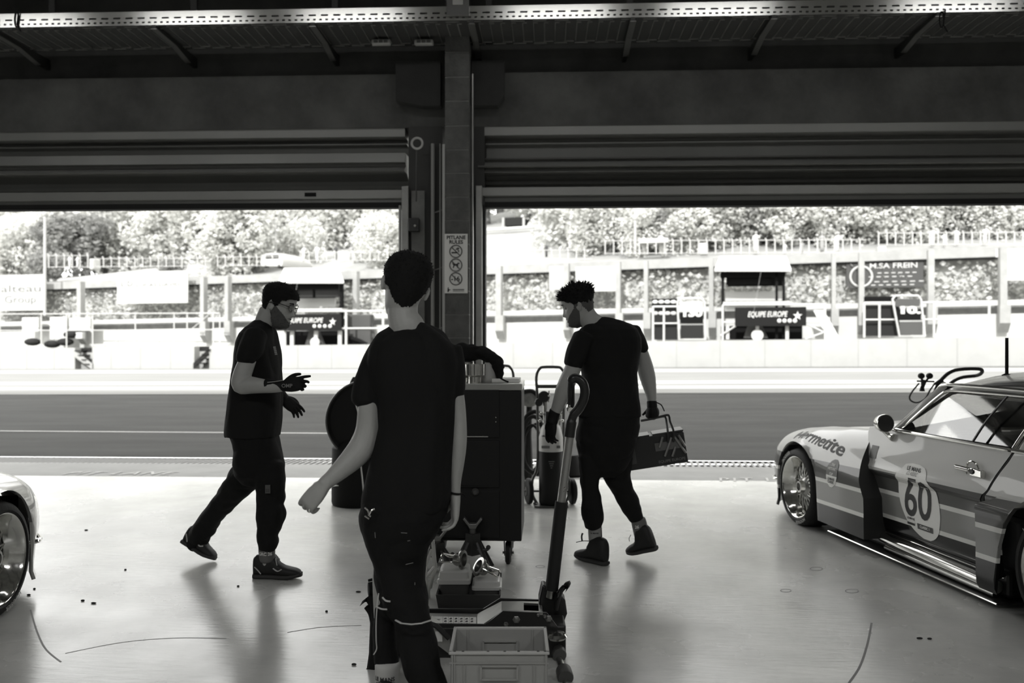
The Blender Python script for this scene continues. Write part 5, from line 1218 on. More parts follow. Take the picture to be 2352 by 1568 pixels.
hand(b, P(1046, 1141, dB), -UV*.97-RV*.02-FV*.1, -RV*.9-FV*.2, FV*.6+UV*.1, [.75, .62, .5, .45], .95, 1.0)
limb(b, [(918, 1230, 50), (925, 1330, 44), (940, 1400, 36, -.08), (955, 1460, 33, -.13), (975, 1550, 26, -.2), (992, 1640, 21, -.25)], dB)
limb(b, [(885, 1320, 30, 0), (880, 1400, 22, -.03), (884, 1480, 20, -.06), (888, 1540, 20, -.08), (890, 1600, 19, -.08)], dB)
skinned(b, 'body', SKIN, B, .0042, 3, fac=.4)
s = M()
rows_loft(s, [(741, 912, 982, .05, -.01), (748, 897, 990, .068, -.01), (758, 886, 1008, .09), (768, 870, 1024, .105), (782, 857, 1040, .118), (800, 849, 1052, .125), (830, 845, 1057, .132), (880, 852, 1052, .135), (930, 866, 1046, .13), (980, 868, 1043, .13), (1030, 857, 1040, .135), (1090, 840, 1037, .14), (1135, 832, 1036, .142), (1160, 831, 1030, .14), (1168, 834, 1026, .138)], dB)
limb(s, [(880, 800, 30), (866, 835, 35), (856, 880, 40), (850, 918, 40)], dB, fl=.85); limb(s, [(1036, 800, 26), (1044, 850, 26), (1047, 890, 24), (1048, 906, 21)], dB, fl=1.1)
sh = skinned(s, 'shirt', SHIRT, B, .0055, 6, wr=.011, wsc=(8, 8, 2.0), seed=5)
tB = M()
rows_loft(tB, [(1120, 840, 1030, .125), (1150, 832, 1028, .135), (1180, 826, 1028, .14), (1215, 830, 1012, .135), (1250, 842, 990, .125), (1290, 858, 970, .10), (1330, 880, 955, .06)], dB)
limb(tB, [(918, 1250, 66), (917, 1300, 61), (926, 1362, 56, -.04), (946, 1420, 44, -.1), (956, 1464, 43, -.13), (967, 1524, 45, -.18), (984, 1568, 41, -.2), (1000, 1640, 38, -.25)], dB, fl=1.1)
limb(tB, [(893, 1310, 34, .02), (886, 1380, 26, -.02), (882, 1440, 26, -.05), (883, 1480, 28, -.06), (888, 1515, 29, -.07), (890, 1534, 28, -.08)], dB, fl=1.1)
skinned(tB, 'trousers', TROU, B, .0055, 4, wr=.007, wsc=(7, 7, 9), seed=1)
hB.region('hair', lambda x, y, z, a: z > interp([(0, .172), (.9, .165), (1.2, .15), (1.45, .125), (1.7, .105), (2.0, .09), (2.3, .055), (2.6, .035), (3.14, .022)], abs(a))[0], lambda x, y, z, a: .0005+.015*max(0, min(1, (z-.045)/.125)), HAIR, B, nz=.0008, spikes=900, slen=.009, srad=.0011, seed=6, clip=lambda x, y, z, a: .4+.6*max(0, min(1, (z-.1)/.1))).matrix_parent_inverse = Matrix.Translation(-B.location)
eyes(hB, B)
m = M(); m.tube([P(1046, 1131, dB)+RV*(.0225*cos(q))+FV*(.028*sin(q))-UV*(.004*cos(q)) for q in [2*pi*k/24 for k in range(24)]], .0045, 6, closed=True)
m.tube(smoothpath([P(1058, 1133, dB), P(1066, 1136, dB-.01), P(1069, 1141, dB-.01)], 4), .0025, 6); keep(m.build('wristband', BLK), B)
c = P(711.5, 1171, dB-.16); m = M(); m.box(c, (.006, .012, .016), RV, FV); ringo = keep(m.build('finger_ring', mat('ring bright', .9, .12, 1.0), smooth=0, bevel=.002), B)
# pale piping and knee band of the work trousers
pip = mat('piping pale', .6, .6)
def tubepx(m, pts, r, d): return m.tube(smoothpath([P(x, y, d+(q[0] if q else 0)) for x, y, *q in pts], 5), r, 6)
m = M(); tubepx(m, [(870, 1362, -.09), (866, 1395, -.11), (864, 1430, -.12), (864, 1470, -.13), (865, 1490, -.13), (858, 1503, -.13)], .0022, dB); tubepx(m, [(865, 1393, -.12), (876, 1398, -.14), (888, 1399, -.16)], .003, dB); keep(m.build('trouser_piping', pip), B)
m = M(); m.tube([P(909, 1424, dB-.20), P(922, 1431, dB-.245), P(945, 1433.5, dB-.27), P(968, 1431, dB-.262), P(990, 1424, dB-.21)], .0045, 8, flat=.6); keep(m.build('knee_band', pip), B)
m = M(); tubepx(m, [(879, 1372, -.12), (886, 1379, -.14), (896, 1381, -.15)], .0035, dB); keep(m.build('knee_band', pip), B)
m = M()
for pts in (((838, 1165), (845, 1172), (848, 1181)), ((848, 1181), (853, 1172), (861, 1168)), ((846, 1181), (852, 1186)), ((838, 1184), (848, 1191))): tubepx(m, [(x, y, -.15) for x, y in pts], .0035, dB)
keep(m.build('key_clip', CHR), B)
m = M(); 
for a, b_ in (((921, 1223), (935, 1224)), ((936, 1242), (942, 1241)), ((932, 1296), (949, 1292)), ((861, 1222), (862, 1235)), ((953, 1337), (953, 1343)), ((934, 1518), (936, 1526))): tubepx(m, [(*a, -.17), (*b_, -.17)], .0012, dB)
keep(m.build('pocket_stitching', mat('stitch pale', .25, .7)), B)
m = M(); limb(m, [(890, 1526, 29, -.085), (890, 1560, 28.5, -.085), (890, 1600, 26, -.085)], dB); sk = keep(m.build('sock', SOCKW, smooth=60), B)
wraptext('LE MANS', .022, P(890, 1550, dB-.085), .0497, 0, sk, DLET, a0=-.15); wraptext('CLASSIC', .022, P(890, 1563, dB-.085), .0497, 0, sk, DLET, a0=-.1)
f0 = G(890, 1655); shoe(B, f0-FV*.09, f0+FV*.20-RV*.03, UV); f1_ = G(1000, 1720); shoe(B, f1_-FV*.07, f1_+FV*.21-RV*.02, UV)
# ------------------------------------------------------------ man C, walking away left with a toolbox
dC = 5.55
Cc = thing('person', G(1370, 1296), 'man in black shirt and gloves walking left, carrying a toolbox, right of centre', 'person')
hC = Head(P(1329, 700, dC), -RV*.93+FV*.22-UV*.30, UV*.95-RV*.27, 1.06)
b = M(); hC.shell(b); hC.ears(b)
limb(b, [(1343, 716, 22), (1354, 735, 24), (1368, 752, 32), (1385, 775, 42)], dC)
rows_loft(b, [(748, 1352, 1435, .07), (765, 1345, 1450, .09), (800, 1338, 1455, .11), (860, 1345, 1455, .12), (940, 1338, 1460, .12), (1000, 1345, 1445, .10), (1030, 1360, 1430, .07)], dC)
limb(b, [(1342, 790, 17, -.10), (1325, 825, 18, -.135), (1308, 865, 19.5, -.14), (1296, 893, 19.5, -.12), (1286, 920, 16, -.09), (1277, 943, 12.5, -.06), (1272, 958, 11, -.05)], dC)
limb(b, [(1450, 778, 15, .09), (1469, 803, 16.5, .125), (1483, 848, 19, .13), (1490, 878, 17, .12), (1496, 908, 12, .11), (1498, 930, 10, .1)], dC)
limb(b, [(1362, 1040, 18, -.06), (1356, 1130, 13, -.06), (1362, 1190, 12, -.05), (1367, 1240, 11.5, -.02), (1371, 1275, 11, -.01)], dC)
limb(b, [(1415, 1040, 20, .05), (1430, 1128, 14, .05), (1456, 1182, 12, .04), (1470, 1218, 12, .04), (1478, 1245, 11, .04)], dC)
skinned(b, 'body', SKIN, Cc, .0055, 3)
s = M()
rows_loft(s, [(728, 1378, 1405, .04), (735, 1360, 1428, .075), (745, 1342, 1452, .11), (757, 1331, 1464, .14), (775, 1322, 1472, .16), (800, 1320, 1474, .165), (830, 1327, 1467, .16), (858, 1336, 1464, .15), (900, 1333, 1467, .15), (940, 1327, 1471, .155), (955, 1325, 1472, .155)], dC)
limb(s, [(1342, 776, 28, -.1), (1326, 812, 26, -.13), (1316, 838, 23, -.14)], dC, fl=1.05); limb(s, [(1448, 765, 26, .08), (1464, 786, 21, .11), (1475, 802, 16, .13)], dC, fl=1.3)
skinned(s, 'shirt', SHIRT, Cc, .006, 5, wr=.006, seed=9)
t_ = M()
rows_loft(t_, [(940, 1330, 1468, .15), (975, 1327, 1470, .16), (1010, 1322, 1463, .165), (1045, 1327, 1453, .15), (1075, 1336, 1435, .12), (1095, 1350, 1418, .06)], dC)
limb(t_, [(1356, 1050, 30, -.05), (1356, 1086, 25, -.06), (1355, 1112, 22.5, -.06), (1358, 1148, 22, -.06), (1360, 1172, 25, -.07), (1362, 1192, 25, -.055), (1363, 1207, 20, -.045)], dC)
limb(t_, [(1418, 1050, 36, .05), (1418, 1090, 32, .05), (1432, 1128, 25, .05), (1447, 1160, 23, .045), (1457, 1182, 19, .04), (1462, 1193, 16, .04)], dC)
skinned(t_, 'trousers', TROU, Cc, .006, 4, wr=.008, wsc=(7, 7, 9), seed=4)
g = M(); limb(g, [(1275, 944, 13.5, -.06), (1271, 958, 13, -.05), (1268, 970, 13, -.05)], dC); hand(g, P(1268, 966, dC-.05), -UV*.97-RV*.12, RV*.5+FV*.5, -RV*.5+FV*.5, [.35, .4, .45, .5], 1.0, 1.14); skinned(g, 'glove', GLOVE, Cc, .0036, 2)
hxC = P(1499, 955, dC+.1)
g = M(); limb(g, [(1497, 922, 11.5, .105), (1498, 934, 12, .1)], dC); hand(g, P(1499, 929, dC+.1), -UV, -RV*.75-FV*.25, -FV*.0-RV*.2+FV*.9, [1.35, 1.35, 1.35, 1.35], .85, 1.15, tcurl=.9); m_ = g
m_.sphere(P(1499, 947, dC+.1), (.045, .05, .05), 14, 10); skinned(g, 'glove', GLOVE, Cc, .0036, 3)
m = M(); m.tube(smoothpath([P(1508, 924, dC+.08), P(1519, 930, dC+.07), P(1526, 944, dC+.07)], 5), .004, 6); keep(m.build('glove_strap', GLOVE), Cc)
hC.region('hair', lambda x, y, z, a: z > interp([(0, .174), (.8, .17), (1.0, .152), (1.25, .145), (1.4, .125), (1.9, .125), (2.3, .11), (3.14, .10)], abs(a))[0], lambda x, y, z, a: .002+.018*max(0, min(1, (z-.12)/.07)), HAIR, Cc, nz=.006, spikes=750, slen=.026, seed=8, clip=lambda x, y, z, a: max(0, min(1, (z-.14)/.05))).matrix_parent_inverse = Matrix.Translation(-Cc.location)
hC.region('faded_hair', lambda x, y, z, a: abs(a) > 1.35 and interp([(1.35, .105), (1.5, .10), (1.65, .118), (1.9, .095), (2.4, .05), (3.14, .038)], abs(a))[0] < z < .14, lambda x, y, z, a: .0015, BEARD, Cc, nz=.0005, seed=3).matrix_parent_inverse = Matrix.Translation(-Cc.location)
hC.region('beard', lambda x, y, z, a: abs(a) < 1.66 and (z < interp([(0, .036), (.3, .040), (.5, .052), (.75, .068), (1.1, .088), (1.4, .112), (1.6, .124)], abs(a))[0] or (abs(a) < .42 and .0525 < z < .066-.02*abs(a))), lambda x, y, z, a: .002+.003*max(0, (.05-z)/.06), BEARD, Cc, nz=.001, spikes=60, slen=.004, seed=5).matrix_parent_inverse = Matrix.Translation(-Cc.location)
eyes(hC, Cc)
m = M(); limb(m, [(1366, 1203, 15.5, -.04), (1367, 1225, 16, -.025), (1369, 1262, 15, -.01)], dC); s1 = keep(m.build('sock', mat('sock light', .34, .8), smooth=60), Cc)
m = M(); m.tube([P(1380, 1207, dC-.06), P(1382, 1226, dC-.05), P(1382, 1243, dC-.045)], .003, 6); o = m.build('sock_stripe', DLET, s1); o.matrix_parent_inverse = Matrix()
wraptext('LE MANS', .014, P(1367, 1221, dC-.028), .0462, 0, s1, DLET, a0=-.2)
m = M(); limb(m, [(1466, 1194, 17, .04), (1469, 1206, 17.5, .04), (1476, 1240, 17, .04)], dC); s2 = keep(m.build('sock', SOCKG, smooth=60), Cc)
wraptext('26', .028, P(1469, 1207, dC+.04), .051, 0, s2, LET, a0=-.5, tilt=.2)
shoe(Cc, G(1393, 1299), G(1324, 1281), UV, accent=False, high=.055); shoe(Cc, P(1509, 1263, dC-.02), P(1444, 1275, dC+.1), UV-RV*.28, accent=False, high=.06)
m = M(); tubepx(m, [(1352, 1242, -.12), (1338, 1242, -.13), (1323, 1245, -.13)], .0025, dC); tubepx(m, [(1337, 1241, -.13), (1336, 1232, -.13), (1338, 1224, -.13)], .006, dC); tubepx(m, [(1449, 1228, -.05), (1445, 1236, -.06), (1446, 1243, -.06)], .002, dC); keep(m.build('loose_laces', SHOEM), Cc)
# ================================================================== things on the garage floor
def wx(px, d): return P(px, 784, d)
# toolbox carried by the man on the right
dT = dC+.1
t = thing('toolbox', P(1507, 1080, dT), 'dark cantilever toolbox with fold-out arms, carried by the man on the right', 'toolbox')
tr, br, bl, tl = P(1573, 989, dT), P(1582, 1066, dT), P(1431, 1084, dT), P(1425, 1012, dT)
ux = (tr-tl).normalized(); uz = (tl-bl); uz = (uz-ux*uz.dot(ux)).normalized(); uy = FV*.97+RV*.1
Lb = (br-bl).length; Hb = (tl-bl).length
TB = lambda a, b, c: bl+ux*a+uy*b+uz*c
m = M(); w = .21
m.prism([(0, 0), (Lb, 0), (Lb, Hb*.97), (Lb*.5, Hb*1.0), (0, Hb*.97)], bl, ux, uz, uy*w); keep(m.build('box_body', mat('toolbox dark', .02, .5), smooth=0, bevel=.006), t)
m = M(); m.box(TB(Lb*.24, w/2, Hb+.004), (Lb*.47, w, .012), ux, uy, uz); m.box(TB(Lb*.76, w/2, Hb+.004), (Lb*.47, w, .012), ux, uy, uz); keep(m.build('lid', mat('toolbox lid', .03, .4), smooth=0), t)
m = M(); m.box(TB(Lb*.735, -.004, Hb*.62), (Lb*.40, .006, Hb*.26), ux, uy, uz); keep(m.build('tray_band', mat('toolbox grey', .12, .5), smooth=0), t)
am = mat('arm metal', .30, .4, .6)
for a0, c0, a1, c1 in ((.60, .60, .67, .92), (.66, .30, .80, .86), (.77, .26, .84, .55), (.98, .30, .84, .90), (1.0, .52, .91, .90)):
    m = M(); m.tube([TB(Lb*min(a0, .985), -.012, Hb*c0), TB(Lb*a1, -.012, Hb*c1)], .008, 8); keep(m.build('cantilever_arm', am), t)
for k, (pa, pb) in enumerate((((1529, 956), (1534, 993)), ((1537, 953), (1547, 990)))):
    m = M(); m.tube(smoothpath([P(1472, 966, dT-.03), P(1500, 961, dT-.03), P(pa[0]-6, pa[1], dT), P(pa[0], pa[1]+3, dT), P(pa[0]+2, pa[1]+14, dT), P(*pb, dT-.02), TB(Lb*(.74 if k == 0 else .82), -.014, Hb*.72)], 6), .0075, 8); keep(m.build('handle', mat('handle dark', .03, .35)), t)
lb = keep(M().box(TB(Lb*.16, -.003, Hb*.5), (.06, .004, .125), ux, uy, uz).build('sticker', mat('sticker dim', .07, .6), smooth=0), t)
vs, fs = text2d('EQUIPE EUROPE', .025, bold=.01); q = M(); q.add([TB(Lb*.76+v.x, -.005, Hb*.14+v.y) for v in vs], fs); keep(q.build('lettering', mat('toolbox letters', .2, .6), smooth=0), t)
# ---------------------------------------------------------------- tool cabinet
dK = D(1306); zb = P(0, 1243, dK).z; ztp = P(0, 881, dK).z
K0 = P(962, 784, dK); K1 = P(1198, 784, dK); kw = K1.x-K0.x; ky = K1.y; kd = .58
t = thing('tool_cabinet', (K1.x-kw/2, ky+kd/2, 0), 'tall black wheeled tool cabinet with steel top behind the man in front', 'cabinet')
cab = mat('cabinet black', .012, .55, spec=.3)
X0, X1 = K1.x-kw, K1.x
keep(M().bb(X0, X1, ky, ky+kd, zb, ztp-.045).build('carcass', cab, smooth=0, bevel=.006), t)
keep(M().bb(X0-.004, X1+.004, ky-.006, ky+kd, ztp-.042, ztp).build('steel_top', mat('worktop steel', .55, .3, .95, var=.1), smooth=0, bevel=.004), t)
m = M()
for zz in (.92, .72, .55, .38):
    pass
for i, (pa, pb) in enumerate(((895, 1005), (1012, 1120), (1126, 1236))):
    za, zb_ = P(0, pa, dK).z, P(0, pb, dK).z
    dr = keep(M().bb(X0+.02, X1-.14, ky-.008, ky, zb_, za).build('drawer', cab, smooth=0, bevel=.003), t)
    M().bb(X0+.03, X1-.21, ky-.016, ky-.007, zb_+.004, zb_+.010).build('handle_strip', mat('strip silver', .45, .4, .6) if i == 0 else cab, dr, smooth=0)
m = M()
for py in (958, 968): m.sphere(P(1139, py, dK)+Vector((0, -.004, 0)), .006, 10, 6)
m.sphere(P(1109, 1002, dK), .006, 10, 6); keep(m.build('lock_button', CHR), t)
m = M(); m.lathe([(0, .02), (.012, .02), (.022, .01), (.024, 0)], P(1092, 1129, dK)+Vector((0, -.002, 0)), (0, -1, 0), 18); keep(m.build('knob', mat('knob dim', .08, .4)), t)
for i, (cx_, cy_) in enumerate(((X1-.09, ky+.10), (X0+.09, ky+.10), (X1-.09, ky+kd-.1), (X0+.09, ky+kd-.1))):
    m = M(); m.prism([(-.05, 0), (.05, 0), (.03, -.12), (.018, -.12)], (cx_-.026, cy_, zb), (0, 1, 0), UV, (.004, 0, 0)); m.prism([(-.05, 0), (.05, 0), (.03, -.12), (.018, -.12)], (cx_+.022, cy_, zb), (0, 1, 0), UV, (.004, 0, 0)); m.cyl((cx_-.036, cy_+.02, zb-.10), (cx_+.036, cy_+.02, zb-.10), .008)
    cs_ = keep(m.build('caster', mat('caster steel', .08, .5, .4), smooth=40), t)
    m = M(); R = .075; m.lathe([(.02, -.018), (.06, -.018), (.074, -.010), (R, 0), (.074, .010), (.06, .018), (.02, .018)], (cx_, cy_+.02, R), (1, 0, 0), 24); m.build('wheel', RUB, cs_)
# things on the cabinet top
zt_ = ztp
c = P(1091, 880, dK+.12); c.z = zt_
m = M(); m.lathe([(0, 0), (.042, 0), (.042, .04), (.05, .045), (.068, .05), (.068, .052), (.068, .12), (.062, .12), (.06, .06), (0, .055)], c, (0, 0, 1), 32); tag(m.build('steel_collar', mat('polished steel', .7, .16, 1.0)), 'stepped polished steel collar standing on the cabinet top', 'machine part')
c = P(1071, 880, dK+.22); c.z = zt_
m = M(); m.lathe([(0, 0), (.05, 0), (.055, .03), (.03, .05), (.03, .075), (.052, .085), (.05, .13), (0, .14)], c, (0, 0, 1), 28); tag(m.build('metal_jar', mat('jar metal', .5, .25, .9)), 'rounded metal jar on the cabinet top, partly behind the man in front', 'jar')
c = P(1120, 880, dK+.2); c.z = zt_
m = M(); m.loft([[c+Vector((r*cos(q)*(1+.18*noise.noise(Vector((cos(q)*2, sin(q)*2, z*20)))), r*.8*sin(q), z)) for q in [2*pi*k/18 for k in range(18)]] for r, z in ((.05, 0), (.055, .03), (.048, .07), (.03, .11), (.012, .128))]); tag(m.build('plastic_bag', mat('bag pale', .5, .5), smooth=180), 'pale crumpled bag on the cabinet top beside the steel collar', 'bag')
c = P(1163, 880, dK+.25); c.z = zt_
tag(M().bb(c.x-.09, c.x+.09, c.y-.1, c.y+.15, zt_, zt_+.025).build('paper_pad', WHT, smooth=0, bevel=.004), 'white pad of paper at the right end of the cabinet top', 'paper')
m = M(); m.tube(smoothpath([P(1146, 866, dK+.1), P(1158, 873, dK+.1), P(1168, 877, dK+.1)], 4), .006, 6); tag(m.build('marker_pen', BLK), 'dark pen lying on the white pad on the cabinet', 'pen')
m = M(); limb(m, [(1040, 820, 26, .3), (1065, 812, 25, .28), (1090, 808, 17, .26), (1115, 814, 16, .24), (1138, 828, 16, .22), (1152, 842, 12, .2), (1160, 843, 3, .2)], dK); limb(m, [(1140, 838, 14, .2), (1146, 855, 11, .2), (1146, 872, 7, .2), (1146, 881, 6.5, .2)], dK); limb(m, [(1045, 830, 18, .3), (1048, 860, 16, .3), (1050, 880, 15, .3)], dK)
o = skinned(m, 'draped_jacket', TROU, None, .007, 3, wr=.010, wsc=(14, 14, 14), seed=2); tag(o, 'black jacket heaped and arched over the cabinet top behind the man in front', 'jacket')
# ---------------------------------------------------------------- hand trolleys with gas bottles
def trolley(cx, d, label, bottle=True):
    base = P(cx, 784, d); base.z = 0
    t = thing('bottle_trolley', base, label, 'trolley', 'bottle trolleys'); k = d/FPX
    W = lambda x, y, z: base+RV*x+FV*y+UV*z
    fr = mat('trolley frame', .10, .4, .6)
    hw = .115; H = CAMZ-(843-CY)*D(1160)/FPX
    m = M(); pts = [(-hw-.005, -.03, .02), (-hw-.045, -.02, .10), (-hw-.045, 0, .22), (-hw, .02, .36), (-hw, .03, .9), (-hw-.01, .03, H-.09), (-hw+.02, .03, H-.015), (-hw+.06, .03, H), (hw-.06, .03, H), (hw-.02, .03, H-.015), (hw+.01, .03, H-.09), (hw, .03, .9), (hw, .02, .36), (hw+.045, 0, .22), (hw+.045, -.02, .10), (hw+.005, -.03, .02)]
    m.tube(smoothpath([W(*p) for p in pts], 4), .0125, 10); keep(m.build('frame', fr), t)
    m = M(); m.box(W(0, .03, H-.17), (2*hw, .012, .03), RV, FV); keep(m.build('crossbar', fr, smooth=0), t); m = M(); m.tube([W(-hw-.12, .05, .115), W(hw+.12, .05, .115)], .01, 8); keep(m.build('axle', fr), t); m = M(); m.box(W(0, -.06, .012), (2*hw+.06, .16, .012), RV, FV); m.tube([W(-hw-.02, -.04, .0125), W(-hw-.02, -.045, .03)], .02, 8); keep(m.build('base_plate', fr, smooth=0), t)
    for sd in (-1, 1):
        m = M(); m.lathe([(.03, -.022), (.09, -.026), (.112, -.016), (.115, 0), (.112, .016), (.09, .026), (.03, .022)], W(sd*(hw+.075), .05, .115), RV*cos(.2)+FV*sin(.2), 24); wh = keep(m.build('wheel', RUB), t)
        m = M(); m.lathe([(0, -.028), (.04, -.028), (.04, .028), (0, .028)], W(sd*(hw+.075), .05, .115), RV*cos(.2)+FV*sin(.2), 16); m.build('hub', fr, wh)
    return t, W
t, W = trolley(1265, D(1160), 'steel hand trolley with looped handle carrying the gas bottle right of the cabinet')
g = thing('gas_bottle', W(0, -.03, .02), 'dark gas bottle with a pale shoulder strapped to the trolley right of the cabinet', 'gas bottle')
m = M(); m.lathe([(0, 0), (.095, 0), (.104, .015), (.104, .46)], W(0, -.03, .02), UV, 36); keep(m.build('cylinder', mat('bottle dark', .008, .5, spec=.25)), g)
m = M(); m.lathe([(.1045, .46), (.105, .575), (.10, .60), (.085, .66), (.06, .70), (.03, .72), (0, .72)], W(0, -.03, .02), UV, 36); sh_ = keep(m.build('shoulder', mat('bottle pale', .5, .45)), g)
m = M(); m.lathe([(.083, .59), (.045, .70), (.04, .80), (.035, .80), (.035, .70)], W(-.015, -.045, .02), UV, 20); keep(m.build('valve_guard', BLKG), g)
m = M(); m.box(W(-.05, -.135, .525), (.07, .006, .022), RV, FV); m.box(W(.06, -.12, .525), (.03, .03, .022), RV, FV); m.build('label_strip', mat('label dim', .12, .6), sh_, smooth=0).matrix_parent_inverse = Matrix()
m = M(); [m.box(W(-.0, -.1345, .40-k*.018), (.05-.012*k, .004, .008), RV, FV) for k in range(4)]; keep(m.build('lettering', mat('bottle letters', .10, .6), smooth=0), g)
t = thing('pressure_gauge', W(.0, 0, .85), 'cluster of pressure gauges and brass valves on top of the gas bottle', 'gauge')
m = M(); 
for x, z, r in ((-.06, .95, .05), (-.105, .90, .035)): m.lathe([(0, -.02), (r, -.02), (r, .015), (r*.9, .02), (0, .018)], W(x, -.02, z), -FV, 20)
keep(m.build('gauge_dial', BLKG), t)
m = M(); m.tube([W(-.05, 0, .72), W(-.05, 0, .95)], .018, 10); m.tube([W(-.09, 0, .80), W(.10, 0, .80)], .014, 10); [m.sphere(W(x, -.03, z), .014, 8, 6) for x, z in ((-.09, .80), (-.06, .80), (.06, .78), (.1, .74), (-.10, .74), (.085, .85), (-.02, .96))]; m.tube([W(.07, 0, .7), W(.09, 0, .98)], .012, 8); m.tube([W(-.02, 0, .9), W(-.015, 0, 1.0)], .006, 8); keep(m.build('brass_valves', mat('brass', .65, .2, 1.0)), t)
trolley(1148, D(1140), 'second hand trolley mostly hidden behind the tool cabinet, only its handle loop showing')
d3 = D(1128); b3 = P(2190, 784, d3); b3.z = 0; W3 = lambda x, y, z: b3+RV*x+FV*y+UV*z
t3 = thing('bottle_trolley', b3, 'black trolley with swept handle loop rising behind the bonnet of the number 60 car', 'trolley', 'bottle trolleys')
m = M(); m.tube(smoothpath([W3(-.2, 0, .02), W3(-.19, 0, .4), P(2146, 935, d3), P(2149, 896, d3), P(2166, 868, d3), P(2194, 850, d3), P(2246, 847, d3), P(2256, 853, d3+.05), P(2244, 862, d3+.25), P(2205, 868, d3+.3), P(2175, 890, d3+.3), P(2170, 935, d3+.3), W3(-.12, .3, .4), W3(-.12, .3, .02)], 5), .017, 10); keep(m.build('frame', BLK), t3)
m = M(); m.tube([W3(-.22, .15, .12), W3(.2, .15, .12)], .01, 8); keep(m.build('axle', BLK), t3)
for sd in (-.24, .22):
    m = M(); m.lathe([(.03, -.022), (.09, -.026), (.112, -.016), (.115, 0), (.112, .016), (.09, .026), (.03, .022)], W3(sd, .15, .115), RV, 24); keep(m.build('wheel', RUB), t3)
dv = D(1128)
t = thing('regulator', P(2120, 900, dv), 'black regulator with twin round gauges and hose loop behind the number 60 car', 'gauge')
m = M(); [m.lathe([(0, -.02), (.026, -.018), (.03, 0), (.026, .018), (0, .02)], P(px, py, dv), -FV, 18) for px, py in ((2116, 863), (2135, 863))]; keep(m.build('gauge_dial', BLK), t)
m = M(); m.tube([P(2117, 868, dv), P(2120, 877, dv)], .01, 8); m.tube([P(2132, 868, dv), P(2126, 877, dv)], .01, 8); m.tube([P(2106, 875, dv), P(2146, 876, dv)], .008, 8); m.tube([P(2122, 872, dv), P(2119, 893, dv)], [.03, .012], 8); m.lathe([(.014, 0), (.026, -.05), (0, -.052)], P(2118, 886, dv), UV, 14); keep(m.build('valve_body', BLK), t)
m = M(); m.tube(smoothpath([P(2111, 880, dv), P(2096, 898, dv), P(2089, 912, dv), P(2094, 921, dv), P(2108, 924, dv), P(2125, 915, dv), P(2136, 896, dv), P(2146, 882, dv)], 6), .008, 8); m.tube(smoothpath([P(2146, 882, dv), P(2165, 875, dv), P(2160, 930, dv), P(2150, 1000, dv+.05)], 5), .012, 8); keep(m.build('hose', RUB), t)
# coiled hoses and a small grey compressor behind the cabinet
dh = D(1120)
t = thing('hose_coil', P(1218, 1100, dh), 'thick coil of black hose hanging between cabinet and gas bottle', 'hose')
for k, (cx_, cy_, rx, ry) in enumerate(((1225, 1020, 26, 64), (1228, 1015, 34, 70), (1222, 1028, 20, 52), (1240, 1030, 40, 58))):
    m = M(); m.tube([P(cx_+rx*cos(q), cy_+ry*sin(q), dh+.04*k) for q in [2*pi*j/36 for j in range(36)]], .022 if k < 2 else .014, 10, closed=True); keep(m.build('loop', RUB), t)
m = M(); m.tube(smoothpath([P(1198, 1040, dh), P(1205, 1070, dh), P(1222, 1085, dh), P(1238, 1090, dh)], 5), .02, 8); keep(m.build('hose_tail', RUB), t)
t = thing('grey_tool_case', P(1215, 935, dh+.3), 'grey bundled case resting above the hose coil beside the cabinet', 'case')
m = M(); m.sphere(P(1216, 915, dh+.3), (.10, .08, .085), 16, 10); keep(m.build('case_body', mat('case grey', .18, .6, var=.3, vscale=20)), t)
m = M(); m.tube(smoothpath([P(1200, 900, dh+.25), P(1222, 898, dh+.25), P(1236, 912, dh+.25), P(1237, 930, dh+.25)], 5), .022, 8); keep(m.build('strap', RUB), t)
m = M(); m.tube([P(1216, 925, dh+.35), P(1214, 1000, dh+.35), P(1212, 1101, dh+.35)], [.03, .03, .06], 8); keep(m.build('stand', RUB), t)
df = D(1090)
t = thing('black_drum', P(1312, 1090, df), 'low black tapered drum on the floor between gas bottle and the man on the right', 'drum')
m = M(); m.lathe([(0, 0), (.19, 0), (.2, .02), (.12, .22), (0, .23)], P(1306, 1090, df)*1.0, UV, 28); 
for i in range(len(m.v)): pass
keep(m.build('shell', BLK), t)
# ---------------------------------------------------------------- round black drum behind the front man
dd = D(1156); c = P(848, 962, dd); r = 92/FPX*dd
t = thing('drum_fan', P(830, 1156, dd), 'large round black drum on a pedestal, half hidden by the man in front', 'drum fan')
m = M(); m.lathe([(0, .02), (r*.9, .02), (r*.93, 0), (r*.985, -.015), (r, .01), (r, .30), (r*.9, .33), (0, .33)], c-FV*.15, FV, 64); keep(m.build('drum', mat('drum black', .008, .45, spec=.25), smooth=40), t)
m = M(); m.tube([c-FV*.17+(RV*cos(q)+UV*sin(q))*(r*.97) for q in [2*pi*k/64 for k in range(64)]], .008, 8, closed=True); keep(m.build('rim', mat('rim grey', .08, .35)), t)
m = M(); b0 = P(826, 1156, dd); m.lathe([(0, 0), (.235, 0), (.245, .03), (.24, .5), (.18, .56), (0, .56)], b0, UV, 36); keep(m.build('pedestal', BLK), t)
m = M(); m.tube([b0+(RV*sin(a)-FV*cos(a))*.243+UV*.19 for a in (-1.1, -.95, -.8, -.65)], .05, 4, flat=.06); keep(m.build('sticker', WHT), t)
m = M(); m.prism([(-.06, 0), (.07, 0), (.05, .055), (-.03, .055)], P(818, 880, dd), RV, UV, FV*.1); keep(m.build('carry_handle', mat('handle grey', .06, .5), smooth=0), t)
